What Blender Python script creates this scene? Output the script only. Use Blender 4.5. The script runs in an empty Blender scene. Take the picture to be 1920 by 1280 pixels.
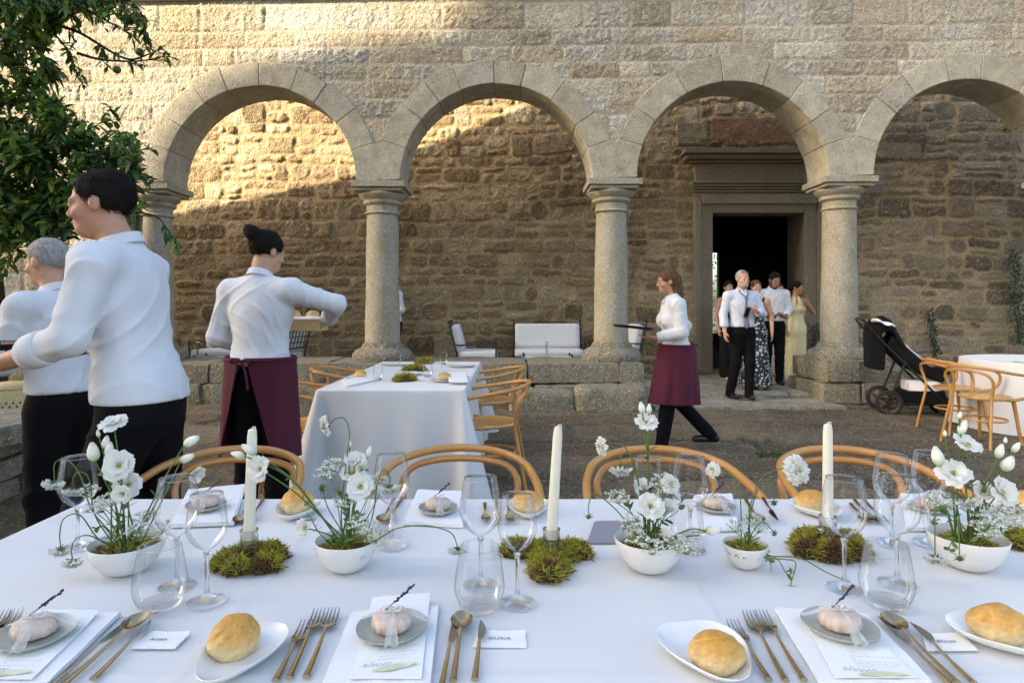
import bpy, math, random
import numpy as np
from mathutils import Vector, Matrix, Euler
R = math.radians
random.seed(7)
rng = np.random.default_rng(7)
sc = bpy.context.scene
COL = sc.collection

# ------------------------------------------------------------------ camera, sky, sun
F, HZ, CH = 1173.3, 575.0, 1.32
cam = bpy.data.objects.new('camera', bpy.data.cameras.new('camera'))
COL.objects.link(cam)
cam.location = (0, 0, CH)
cam.rotation_euler = (R(90), 0, 0)
cam.data.sensor_width = 36
cam.data.lens = 22.0
cam.data.shift_y = -(640 - HZ) / 1920
cam.data.clip_start = 0.05
cam.data.clip_end = 3000
cam.data.dof.use_dof = True
cam.data.dof.focus_distance = 1.9
cam.data.dof.aperture_fstop = 13.0
sc.camera = cam

SUN_R, SUN_EL = 2.0, 24.0            # sideways travel per metre towards the wall, elevation
UP = Vector((-SUN_R, -1, math.tan(R(SUN_EL)) * math.hypot(SUN_R, 1)))   # towards the sun, per metre of depth
w = bpy.data.worlds.new('World')
sc.world = w
w.use_nodes = True
nt = w.node_tree
sky = nt.nodes.new('ShaderNodeTexSky')
sky.sky_type = 'NISHITA'
sky.sun_disc = False
sky.sun_elevation = R(SUN_EL)
sky.sun_rotation = math.atan2(UP.x, UP.y)
sky.air_density = 1.0
sky.dust_density = 4.0
sky.ozone_density = 0.6
bg = nt.nodes['Background']
nt.links.new(sky.outputs[0], bg.inputs[0])
bg.inputs[1].default_value = 0.15
sun = bpy.data.objects.new('sun', bpy.data.lights.new('sun', 'SUN'))
COL.objects.link(sun)
sun.data.energy = 4.1
sun.data.angle = R(0.5)
sun.data.color = (1.0, 0.82, 0.57)
sun.rotation_euler = UP.to_track_quat('Z', 'Y').to_euler()
sc.view_settings.view_transform = 'Standard'
sc.view_settings.look = 'None'
sc.view_settings.gamma = 1
sc.view_settings.exposure = 1.9
sc.cycles.max_bounces = 10
sc.cycles.transparent_max_bounces = 16
sc.cycles.transmission_bounces = 10
sc.cycles.use_denoising = True
sc.cycles.caustics_refractive = True
sc.cycles.caustics_reflective = False

# ------------------------------------------------------------------ helpers
def P(u, v, Y):
    return Vector(((u - 960) / F * Y, Y, CH - (v - HZ) / F * Y))
def on(u, v, Z):
    return P(u, v, (CH - Z) * F / (v - HZ))

def tag(o, label=None, cat=None, group=None, kind=None):
    if label: o['label'] = label
    if cat: o['category'] = cat
    if group: o['group'] = group
    if kind: o['kind'] = kind
    return o

def thing(name, label, cat, loc=(0, 0, 0), rz=0.0, group=None):
    o = bpy.data.objects.new(name, None)
    o.empty_display_size = 0.1
    COL.objects.link(o)
    o.location = loc
    o.rotation_euler = (0, 0, rz)
    return tag(o, label, cat, group)

class MB:
    """collects shapes; build() links them as one mesh object"""
    def __init__(s):
        s.v, s.f, s.m, s.c = [], [], [], []
        s.mi, s.col = 0, (1, 1, 1)
    def add(s, verts, faces):
        b = len(s.v)
        s.v.extend([tuple(p) for p in verts])
        s.c.extend([s.col] * len(verts))
        for f in faces:
            s.f.append(tuple(b + i for i in f))
            s.m.append(s.mi)
    def box(s, c, d, rot=None):
        x, y, z = d[0] / 2, d[1] / 2, d[2] / 2
        vs = [Vector(p) for p in ((-x,-y,-z),(x,-y,-z),(x,y,-z),(-x,y,-z),(-x,-y,z),(x,-y,z),(x,y,z),(-x,y,z))]
        if rot is not None:
            vs = [rot @ p for p in vs]
        s.add([p + Vector(c) for p in vs], [(0,3,2,1),(4,5,6,7),(0,1,5,4),(1,2,6,5),(2,3,7,6),(3,0,4,7)])
    def tube(s, pts, rad, n=8, cap=True, closed=False, flat=1.0):
        pts = [Vector(p) for p in pts]
        k = len(pts)
        if not hasattr(rad, '__len__'): rad = [rad] * k
        T = []
        for i in range(k):
            a = pts[(i - 1) % k] if (closed or i > 0) else pts[0]
            b = pts[(i + 1) % k] if (closed or i < k - 1) else pts[-1]
            T.append((b - a).normalized() if (b - a).length > 1e-9 else Vector((0, 0, 1)))
        up = Vector((0, 0, 1)) if abs(T[0].z) < 0.9 else Vector((1, 0, 0))
        nrm = (up - T[0] * up.dot(T[0])).normalized()
        vs = []
        for i in range(k):
            nrm = (nrm - T[i] * nrm.dot(T[i]))
            nrm = nrm.normalized() if nrm.length > 1e-6 else T[i].orthogonal().normalized()
            bn = T[i].cross(nrm)
            for j in range(n):
                a = 2 * math.pi * j / n
                vs.append(pts[i] + nrm * (math.cos(a) * rad[i] * flat) + bn * (math.sin(a) * rad[i]))
        fs = []
        for i in range(k if closed else k - 1):
            i2 = (i + 1) % k
            for j in range(n):
                j2 = (j + 1) % n
                fs.append((i * n + j, i * n + j2, i2 * n + j2, i2 * n + j))
        if cap and not closed:
            fs.append(tuple(reversed(range(n))))
            fs.append(tuple((k - 1) * n + j for j in range(n)))
        s.add(vs, fs)
    def lathe(s, prof, n=32, c=(0, 0, 0), sx=1.0, sy=1.0, wob=None):
        vs, fs = [], []
        k = len(prof)
        for i, (r, z) in enumerate(prof):
            for j in range(n):
                a = 2 * math.pi * j / n
                q = wob(a, z) if wob else 1.0
                vs.append((c[0] + r * math.cos(a) * sx * q, c[1] + r * math.sin(a) * sy * q, c[2] + z))
        for i in range(k - 1):
            for j in range(n):
                j2 = (j + 1) % n
                fs.append((i * n + j, i * n + j2, (i + 1) * n + j2, (i + 1) * n + j))
        if prof[0][0] > 1e-6: fs.append(tuple(reversed(range(n))))
        if prof[-1][0] > 1e-6: fs.append(tuple((k - 1) * n + j for j in range(n)))
        s.add(vs, fs)
    def grid(s, fn, nu, nv, flip=False):
        vs = [fn(i / nu, j / nv) for j in range(nv + 1) for i in range(nu + 1)]
        fs = []
        for j in range(nv):
            for i in range(nu):
                a = j * (nu + 1) + i
                q = (a, a + 1, a + nu + 2, a + nu + 1)
                fs.append(q[::-1] if flip else q)
        s.add(vs, fs)
    def prism(s, poly, y0, y1):           # polygon in (x, z), extruded along y
        n = len(poly)
        vs = [(x, y0, z) for x, z in poly] + [(x, y1, z) for x, z in poly]
        fs = [tuple(range(n)), tuple(reversed(range(n, 2 * n)))]
        for i in range(n):
            j = (i + 1) % n
            fs.append((i, n + i, n + j, j))
        s.add(vs, fs)
    def slab(s, poly, z0, z1):            # polygon in (x, y), extruded along z
        n = len(poly)
        vs = [(x, y, z0) for x, y in poly] + [(x, y, z1) for x, y in poly]
        fs = [tuple(reversed(range(n))), tuple(range(n, 2 * n))]
        for i in range(n):
            j = (i + 1) % n
            fs.append((i, j, n + j, n + i))
        s.add(vs, fs)
    def build(s, name, mats, parent=None, smooth=True, bevel=0.0, sub=0, loc=None, rot=None, angle=40, colors=False, solid=0.0):
        me = bpy.data.meshes.new(name)
        me.from_pydata(s.v, [], s.f)
        if not isinstance(mats, (list, tuple)): mats = [mats]
        for m in mats: me.materials.append(m)
        if len(mats) > 1: me.polygons.foreach_set('material_index', s.m)
        if colors:
            at = me.color_attributes.new('Col', 'FLOAT_COLOR', 'POINT')
            arr = np.ones((len(s.v), 4), np.float32); arr[:, :3] = np.array(s.c, np.float32)
            at.data.foreach_set('color', arr.ravel())
        me.update()
        if smooth:
            me.shade_smooth()
            if angle < 180: me.set_sharp_from_angle(angle=R(angle))
        o = bpy.data.objects.new(name, me)
        COL.objects.link(o)
        if parent is not None: o.parent = parent
        if loc is not None: o.location = loc
        if rot is not None: o.rotation_euler = rot
        if solid:
            m = o.modifiers.new('solid', 'SOLIDIFY'); m.thickness = solid; m.offset = 0
        if bevel:
            m = o.modifiers.new('bevel', 'BEVEL'); m.width = bevel; m.segments = 2; m.limit_method = 'ANGLE'; m.angle_limit = R(35)
        if sub:
            m = o.modifiers.new('sub', 'SUBSURF'); m.levels = sub; m.render_levels = sub
        return o

def np_mesh(name, V, Q, mat, colors=None, parent=None, smooth=True):
    me = bpy.data.meshes.new(name)
    V = np.asarray(V, np.float32); Q = np.asarray(Q, np.int32); k = Q.shape[1]
    me.vertices.add(len(V)); me.vertices.foreach_set('co', V.ravel())
    me.loops.add(Q.size); me.loops.foreach_set('vertex_index', Q.ravel())
    me.polygons.add(len(Q))
    me.polygons.foreach_set('loop_start', np.arange(0, Q.size, k, dtype=np.int32))
    me.update(calc_edges=True)
    me.validate()
    if colors is not None:
        at = me.color_attributes.new('Col', 'FLOAT_COLOR', 'POINT')
        c = np.ones((len(V), 4), np.float32); c[:, :3] = colors
        at.data.foreach_set('color', c.ravel())
    for m in (mat if isinstance(mat, (list, tuple)) else [mat]): me.materials.append(m)
    if smooth: me.shade_smooth()
    o = bpy.data.objects.new(name, me)
    COL.objects.link(o)
    if parent is not None: o.parent = parent
    return o

def spline(pts, n=8, closed=False):
    """Catmull-Rom; points may carry extra components (radius)"""
    p = [np.array(q, float) for q in pts]
    k = len(p); out = []
    segs = k if closed else k - 1
    for i in range(segs):
        a = p[(i - 1) % k] if (closed or i > 0) else 2 * p[0] - p[1]
        b, c = p[i], p[(i + 1) % k]
        d = p[(i + 2) % k] if (closed or i + 2 < k) else 2 * p[-1] - p[-2]
        for j in range(n):
            t = j / n
            out.append(0.5 * (2 * b + (c - a) * t + (2 * a - 5 * b + 4 * c - d) * t * t + (3 * b - a - 3 * c + d) * t ** 3))
    if not closed: out.append(p[-1])
    return out

def hash2(ix, iy, seed=0):
    h = (ix.astype(np.int64) * 374761393 + iy.astype(np.int64) * 668265263 + seed * 1446647) & 0xffffffff
    h = ((h ^ (h >> 13)) * 1274126177) & 0xffffffff
    h = ((h ^ (h >> 16)) * 2246822519) & 0xffffffff
    return ((h ^ (h >> 15)) & 0xffffff) / float(0xffffff)
def vnoise(x, y, seed=0):
    ix, iy = np.floor(x).astype(np.int64), np.floor(y).astype(np.int64)
    fx, fy = x - ix, y - iy
    fx = fx * fx * (3 - 2 * fx); fy = fy * fy * (3 - 2 * fy)
    a, b = hash2(ix, iy, seed), hash2(ix + 1, iy, seed)
    c, d = hash2(ix, iy + 1, seed), hash2(ix + 1, iy + 1, seed)
    return (a + (b - a) * fx) * (1 - fy) + (c + (d - c) * fx) * fy * 1.0
def fbm(x, y, seed=0, oct=4, gain=0.5):
    s, a, t = 0, 1.0, 0
    for i in range(oct):
        s = s + a * vnoise(x * 2 ** i, y * 2 ** i, seed + i * 17); t += a; a *= gain
    return s / t
def sstep(a, b, x):
    t = np.clip((x - a) / (b - a), 0, 1)
    return t * t * (3 - 2 * t)

# ------------------------------------------------------------------ materials
MAT = {}
def mat(name, col, rough=0.6, var=0.12, vscale=8.0, bump=0.0, bscale=60.0, metal=0.0, attr=False, spec=0.5, speck=0.0,
        speck_scale=180.0, speck_col=(0.75, 0.7, 0.6), sss=0.0, trans=0.0, coat=0.0, sheen=0.0, detail=4.0, stretch=None, bdist=0.01, gen=False, col2=None):
    """one procedural surface: base colour (or the mesh's own colour attribute) varied by noise, optional flecks, bump"""
    m = bpy.data.materials.new(name); m.use_nodes = True
    t = m.node_tree; N, L = t.nodes, t.links
    b = N['Principled BSDF']
    tc = N.new('ShaderNodeTexCoord'); out = tc.outputs['Object']
    if stretch:
        mp = N.new('ShaderNodeMapping'); mp.inputs['Scale'].default_value = stretch
        L.new(out, mp.inputs['Vector']); out = mp.outputs[0]
    nz = N.new('ShaderNodeTexNoise'); nz.inputs['Scale'].default_value = vscale; nz.inputs['Detail'].default_value = detail
    nz.inputs['Roughness'].default_value = 0.65
    L.new(out, nz.inputs['Vector'])
    if attr:
        at = N.new('ShaderNodeVertexColor'); at.layer_name = 'Col'; base = at.outputs['Color']
    else:
        rgb = N.new('ShaderNodeRGB'); rgb.outputs[0].default_value = (*col, 1); base = rgb.outputs[0]
    if col2:
        rp = N.new('ShaderNodeValToRGB'); rp.color_ramp.elements[0].position = 0.42; rp.color_ramp.elements[1].position = 0.62
        L.new(nz.outputs['Fac'], rp.inputs[0])
        mc = N.new('ShaderNodeMix'); mc.data_type = 'RGBA'
        L.new(rp.outputs[0], mc.inputs['Factor']); L.new(base, mc.inputs['A']); mc.inputs['B'].default_value = (*col2, 1)
        base = mc.outputs['Result']
    mr = N.new('ShaderNodeMapRange'); mr.inputs['From Min'].default_value = 0.25; mr.inputs['From Max'].default_value = 0.75
    mr.inputs['To Min'].default_value = 1 - var; mr.inputs['To Max'].default_value = 1 + var
    L.new(nz.outputs['Fac'], mr.inputs['Value'])
    mx = N.new('ShaderNodeMix'); mx.data_type = 'RGBA'; mx.blend_type = 'MULTIPLY'; mx.inputs['Factor'].default_value = 1
    L.new(base, mx.inputs['A']); L.new(mr.outputs[0], mx.inputs['B'])
    cur = mx.outputs['Result']
    if speck:
        for sgn, sc_, colr, th in ((1, speck_scale, speck_col, 0.565), (-1, speck_scale * 0.8, (0.03, 0.025, 0.02), 0.43)):
            n2 = N.new('ShaderNodeTexNoise'); n2.inputs['Scale'].default_value = sc_; n2.inputs['Detail'].default_value = 3
            L.new(tc.outputs['Object'], n2.inputs['Vector'])
            r2 = N.new('ShaderNodeMapRange')
            r2.inputs['From Min'].default_value = th; r2.inputs['From Max'].default_value = th + 0.09 * sgn
            r2.inputs['To Max'].default_value = speck * (1 if sgn > 0 else 0.8)
            L.new(n2.outputs['Fac'], r2.inputs['Value'])
            m2 = N.new('ShaderNodeMix'); m2.data_type = 'RGBA'
            L.new(r2.outputs[0], m2.inputs['Factor']); L.new(cur, m2.inputs['A']); m2.inputs['B'].default_value = (*colr, 1)
            cur = m2.outputs['Result']
    L.new(cur, b.inputs['Base Color'])
    b.inputs['Roughness'].default_value = rough
    b.inputs['Metallic'].default_value = metal
    b.inputs['Specular IOR Level'].default_value = spec
    if sss:
        b.inputs['Subsurface Weight'].default_value = sss; b.inputs['Subsurface Radius'].default_value = (0.02, 0.012, 0.008); b.inputs['Subsurface Scale'].default_value = 0.3
    if coat: b.inputs['Coat Weight'].default_value = coat; b.inputs['Coat Roughness'].default_value = 0.15
    if sheen: b.inputs['Sheen Weight'].default_value = sheen
    if bump:
        n3 = N.new('ShaderNodeTexNoise'); n3.inputs['Scale'].default_value = bscale; n3.inputs['Detail'].default_value = 5
        L.new(out, n3.inputs['Vector'])
        bp = N.new('ShaderNodeBump'); bp.inputs['Strength'].default_value = bump; bp.inputs['Distance'].default_value = bdist
        L.new(n3.outputs['Fac'], bp.inputs['Height']); L.new(bp.outputs[0], b.inputs['Normal'])
    if trans:
        tr = N.new('ShaderNodeBsdfTranslucent'); L.new(cur, tr.inputs['Color'])
        ms = N.new('ShaderNodeMixShader'); ms.inputs[0].default_value = trans
        L.new(b.outputs[0], ms.inputs[1]); L.new(tr.outputs[0], ms.inputs[2])
        L.new(ms.outputs[0], N['Material Output'].inputs['Surface'])
    MAT[name] = m
    return m

mat('facade_stone', (1, 1, 1), 0.92, attr=True, var=0.28, vscale=14, bump=0.8, bscale=38, speck=0.5, speck_scale=42, speck_col=(0.62, 0.58, 0.48), bdist=0.035, detail=7)
mat('rubble_stone', (1, 1, 1), 0.92, attr=True, var=0.3, vscale=16, bump=0.9, bscale=34, speck=0.5, speck_scale=38, speck_col=(0.62, 0.46, 0.22), bdist=0.03, detail=7)
mat('paving_stone', (1, 1, 1), 0.95, attr=True, var=0.35, vscale=7, bump=0.8, bscale=30, speck=0.55, speck_scale=40, speck_col=(0.42, 0.36, 0.26), bdist=0.03, detail=8)
mat('dressed_granite', (0.40, 0.365, 0.29), 0.9, var=0.3, vscale=3.5, bump=0.7, bscale=45, speck=0.5, speck_scale=48, speck_col=(0.6, 0.57, 0.48), col2=(0.27, 0.235, 0.145), bdist=0.014, detail=9)
mat('arch_granite', (1, 1, 1), 0.9, attr=True, var=0.34, vscale=5, bump=0.8, bscale=40, speck=0.45, speck_scale=48, speck_col=(0.6, 0.57, 0.48), bdist=0.016, detail=9)
mat('door_granite', (0.21, 0.175, 0.12), 0.9, var=0.3, vscale=3.5, bump=0.4, bscale=60, speck=0.4, speck_scale=40, speck_col=(0.4, 0.36, 0.28), col2=(0.17, 0.145, 0.095), bdist=0.008, detail=9)
mat('lichen_granite', (0.27, 0.245, 0.18), 0.95, var=0.4, vscale=7, bump=0.9, bscale=32, speck=0.65, speck_scale=32, speck_col=(0.5, 0.47, 0.38), col2=(0.15, 0.13, 0.075), bdist=0.03, detail=9)
mat('old_slab', (0.30, 0.28, 0.22), 0.95, var=0.4, vscale=9, bump=0.8, bscale=30, speck=0.6, speck_scale=45, speck_col=(0.55, 0.53, 0.46), col2=(0.13, 0.115, 0.07), bdist=0.02, detail=9)
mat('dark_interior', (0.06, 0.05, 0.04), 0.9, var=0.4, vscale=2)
mat('earth', (0.06, 0.05, 0.035), 0.95, var=0.3, vscale=3, bump=0.5)

# ------------------------------------------------------------------ masonry (stones as true relief on a fine grid)
def lay_courses(x, z, rows, wmin, wmax, seed, wob=0.012, split=0.0, rnd=0.05, mort=(0.006, 0.02), wav=0.02):
    """x, z: 2-D coordinate grids. returns stone id, distance to the stone's edge, per-stone random table"""
    rg = np.random.default_rng(seed)
    sid = np.zeros(x.shape, np.int32); dist = np.full(x.shape, -0.02)
    zz = z + wav * (vnoise(x * 0.7, z * 0.6, seed + 1) - 0.5) * 2 + wob * (fbm(x * 5, z * 5, seed + 2, 2) - 0.5) * 2
    xx = x + wob * (fbm(x * 5, z * 5, seed + 3, 2) - 0.5) * 2.4
    x0, x1 = x.min() - 0.5, x.max() + 0.5
    k = 0
    for i in range(len(rows) - 1):
        a, b = rows[i], rows[i + 1]; h = b - a
        rowm = (zz >= a) & (zz < b)
        ii, jj = np.nonzero(rowm)
        if len(ii) == 0: continue
        px, pz = xx[ii, jj], zz[ii, jj]
        e = [x0 - rg.random() * wmax]
        while e[-1] < x1: e.append(e[-1] + (wmin + (wmax - wmin) * rg.random() ** 1.3) * (0.6 + 0.4 * min(h / 0.3, 1.6)))
        e = np.array(e)
        c = np.clip(np.searchsorted(e, px) - 1, 0, len(e) - 2)
        sp = rg.random(len(e)) < (split if h > 0.2 else 0)
        fr = 0.35 + 0.3 * rg.random(len(e))
        mz = a + h * fr[c]
        lo = np.where(sp[c] & (pz >= mz), mz, a); hi = np.where(sp[c] & (pz < mz), mz, b)
        g = mort[0] + (mort[1] - mort[0]) * rg.random((len(e), 4))
        dx = np.minimum(px - e[c] - g[c, 0], e[c + 1] - px - g[c, 1]); dz = np.minimum(pz - lo - g[c, 2], hi - pz - g[c, 3])
        rr = rnd * (0.4 + rg.random(len(e)))[c]
        d = np.where((dx < rr) & (dz < rr), rr - np.hypot(np.maximum(rr - dx, 0), np.maximum(rr - dz, 0)), np.minimum(dx, dz))
        dist[ii, jj] = d
        sid[ii, jj] = k + c * 2 + (sp[c] & (pz >= mz))
        k += 2 * len(e)
    return sid, dist, rg.random((k + 2, 6))

def grid_faces(nx, nz, keep=None):
    a = (np.arange(nz - 1)[:, None] * nx + np.arange(nx - 1)[None, :])
    q = np.stack([a, a + 1, a + nx + 1, a + nx], -1)
    if keep is not None:
        kf = keep[:-1, :-1] & keep[1:, :-1] & keep[:-1, 1:] & keep[1:, 1:]
        q = q[kf]
    return q.reshape(-1, 4)

def palette(tab, cols, spread=0.25):
    c = np.array(cols); n = len(c)
    base = c[(tab[:, 0] * n).astype(int) % n]
    return base * (1 - spread + 2 * spread * tab[:, 1:2]) 

SPRING0, TILT, YF, YB, YW = 3.065, 0.0100, 8.6, 9.2, 11.2
COLX = [-5.07, -1.84, 1.41, 4.65, 7.9]
def tz(x): return TILT * (x + 0.2)
ARCR, ARCO = 1.315, 1.645

# ---- arcade wall -------------------------------------------------
arcade = thing('stone_arcade', 'pale granite arcade of round arches on columns across the courtyard', 'arcade', (0, YF, 0))
def build_facade():
    st = 0.021
    xs = np.arange(-9.2, 9.6, st); zs = np.arange(-0.05, 5.62, st)
    x, z = np.meshgrid(xs, zs)
    zt = z - tz(x)
    rows = [-0.2, 0.3, 0.72, 1.1, 1.5, 1.85, 2.2, 2.5, 2.8, 3.1, 3.36, 3.66, 3.93, 4.19, 4.44, 4.66, 4.90, 5.13, 5.50, 5.85]
    sid, d, tab = lay_courses(x, zt, rows, 0.42, 1.05, 11, wob=0.009, rnd=0.03, mort=(0.003, 0.011), wav=0.012)
    big = zt > 4.88
    col = palette(tab, [(0.47, 0.425, 0.33), (0.44, 0.395, 0.30), (0.50, 0.46, 0.38), (0.42, 0.36, 0.26), (0.48, 0.445, 0.355), (0.41, 0.345, 0.24)], 0.14)[sid]
    rough = fbm(x * 9, z * 9, 5, 5, 0.62) - 0.5
    chis = fbm(x * 34, z * 34, 9, 3, .7) - 0.5
    inner = sstep(0.0, 0.028, d)
    amp = (0.35 + 0.9 * tab[sid, 2])
    h = inner * (0.006 + 0.010 * tab[sid, 3]) + inner * rough * 0.026 * amp + inner * chis * 0.040 * amp + (1 - inner) * (fbm(x * 12, z * 12, 3, 3) - 0.5) * 0.012
    mcol = np.array((0.47, 0.415, 0.30))
    mo = sstep(0.010, -0.004, d)[..., None]
    stain = sstep(0.52, 0.70, fbm(x * 1.1, z * 0.9, 21, 4))[..., None]
    col = col * (1 - 0.2 * stain * np.array((0.6, 0.8, 1.3)))
    col = col * (1 - mo) + mcol * mo
    col = col * (0.9 + 0.25 * fbm(x * 3, z * 3, 31, 3))[..., None]
    keep = np.ones(x.shape, bool)
    for i in range(len(COLX) - 1):
        cx = (COLX[i] + COLX[i + 1]) / 2
        zc = SPRING0 + tz(cx)
        keep &= ~((np.hypot(x - cx, z - zc) < ARCO - 0.05) & (z > zc - 0.2))
    for cx in COLX:
        keep &= ~((abs(x - cx) < 0.34) & (z < SPRING0 + tz(cx) + 0.18))
    top = np.where(x < -7.05, 5.62 - (-7.05 - x) * 0.22, 5.62)
    keep &= (z < top) & ((z > 2.95) | (x < COLX[0] - 0.25))
    V = np.stack([x, -h, z], -1).reshape(-1, 3)
    np_mesh('masonry', V, grid_faces(len(xs), len(zs), keep), MAT['facade_stone'], col.reshape(-1, 3), arcade)
    # core of the wall behind the face, and its rear face
    m = MB()
    n = 24
    for i in range(len(COLX) - 1):
        cx = (COLX[i] + COLX[i + 1]) / 2; zc = SPRING0 + tz(cx)
        ang = [math.pi * k / n for k in range(n + 1)]
        loop = [(cx + 1.45 * math.cos(a), zc + 1.45 * math.sin(a)) for a in ang]
        xa, xb = COLX[i] , COLX[i + 1]
        def tp(x): return 5.60 + min(1.9, max(0.0, 0.40 * (x + 7.05)))  # out-of-view top, sloped so its shadow edges the sun patch behind
        for k in range(n):
            (xq, zq), (xr, zr) = loop[k], loop[k + 1]
            xq2 = min(max(xq, xa), xb); xr2 = min(max(xr, xa), xb)
            if k == 0: xq2 = xb
            if k == n - 1: xr2 = xa
            poly = [(xr2, zr), (xq2, zq), (xq2, tp(xq2)), (xr2, tp(xr2))]
            m.prism(poly, 0.02, 0.58)
    m.prism([(-12.4, -0.05), (COLX[0] - 0.2, -0.05), (COLX[0] - 0.2, 3.0), (COLX[0], 3.0), (COLX[0], 6.39), (-7.05, 5.62), (-9.3, 5.12), (-12.4, 4.55)], 0.02, 0.58)  # left end run on out of view, top sloped to shade the rear wall
    m.build('wall_core', MAT['dressed_granite'], arcade, smooth=False)
    # cornice along the top
    m = MB()
    for xa, xb in ((-7.05, -4.3), (-4.28, -2.2), (-2.18, 0.1), (0.12, 2.4), (2.42, 4.9), (4.92, 9.5)):
        za, zb = 5.505 + 0.014 * (xa + 5), 5.505 + 0.014 * (xb + 5)
        for (y0, y1, d0, d1) in ((-0.05, 0.1, 0.0, 0.06), (-0.12, 0.1, 0.062, 0.17)):
            vs = [(xa, y0, za + d0), (xb, y0, zb + d0), (xb, y1, zb + d0), (xa, y1, za + d0), (xa, y0, za + d1), (xb, y0, zb + d1), (xb, y1, zb + d1), (xa, y1, za + d1)]
            m.add(vs, [(0,3,2,1),(4,5,6,7),(0,1,5,4),(1,2,6,5),(2,3,7,6),(3,0,4,7)])
    m.build('cornice', MAT['dressed_granite'], arcade, smooth=False, bevel=0.012)

SPR = 0.33
def springers():
    n = 8
    for i, c in enumerate(COLX):
        z = SPRING0 + tz(c); poly = []
        def arc(cx, sgn):
            zc = SPRING0 + tz(cx)
            return [(cx + sgn * ARCR * math.cos(SPR * k / n), zc + ARCR * math.sin(SPR * k / n)) for k in range(n + 1)] + [(cx + sgn * ARCO * math.cos(SPR), zc + ARCO * math.sin(SPR) - .004)]
        L = arc((COLX[i - 1] + c) / 2, 1) if i > 0 else [(c - .30, z), (c - .30, z + .45)]
        Rr = arc((COLX[i + 1] + c) / 2, -1) if i < len(COLX) - 1 else [(c + .30, z), (c + .30, z + .45)]
        poly = Rr + [(c, z + ARCO * math.sin(SPR) - .05)] + L[::-1]
        m = MB(); m.col = (.41, .37, .275); m.prism(poly, -0.032, 0.612)
        m.build('springer', MAT['arch_granite'], arcade, smooth=False, bevel=.010, colors=True)
def build_arches():
    springers()
    for i in range(len(COLX) - 1):
        cx = (COLX[i] + COLX[i + 1]) / 2; zc = SPRING0 + tz(cx); half = (COLX[i + 1] - COLX[i]) / 2 - 0.004
        rg = random.Random(40 + i)
        nv = rg.choice([7, 8])
        e = [0.0]
        for k in range(nv): e.append(e[-1] + 0.75 + 0.5 * rg.random())
        e = [SPR + q / e[-1] * (math.pi - 2 * SPR) for q in e]
        m = MB()
        # recessed mortar ring
        m.mi = 1
        na = 40
        def ring(r0, r1, y0, y1, a0, a1, na, jit=0.0):
            vs, fs = [], []
            for k in range(na + 1):
                a = a0 + (a1 - a0) * k / na
                for (r, y) in ((r0, y0), (r1, y0), (r1, y1), (r0, y1)):
                    xx = r * math.cos(a)
                    if abs(xx) > half: xx = math.copysign(half, xx)
                    vs.append((cx + xx, y + jit * (rg.random() - 0.5), zc + r * math.sin(a)))
            for k in range(na):
                for q in range(4):
                    a_, b_ = k * 4 + q, k * 4 + (q + 1) % 4
                    fs.append((a_, a_ + 4, b_ + 4, b_))
            fs.append((0, 1, 2, 3)); fs.append(tuple(na * 4 + q for q in (3, 2, 1, 0)))
            m.add(vs, fs)
        ring(ARCR + 0.008, ARCO - 0.01, -0.02, 0.60, SPR - .02, math.pi - SPR + .02, na)
        m.mi = 0
        for k in range(nv):
            g = 0.0022; f_ = rg.uniform(.86, 1.1); m.col = tuple(f_ * q for q in rg.choice([(.42, .385, .30), (.40, .36, .265), (.43, .39, .29), (.38, .345, .25)]))
            out = ARCO + rg.uniform(-0.02, 0.03)
            yo = -0.024 - rg.uniform(0, 0.010)
            ring(ARCR + rg.uniform(-0.006, 0.004), out, yo, 0.612, e[k] + g, e[k + 1] - g, 5)
        m.build('arch', [MAT['arch_granite'], MAT['lichen_granite']], arcade, bevel=0.010, angle=25, colors=True)

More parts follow.
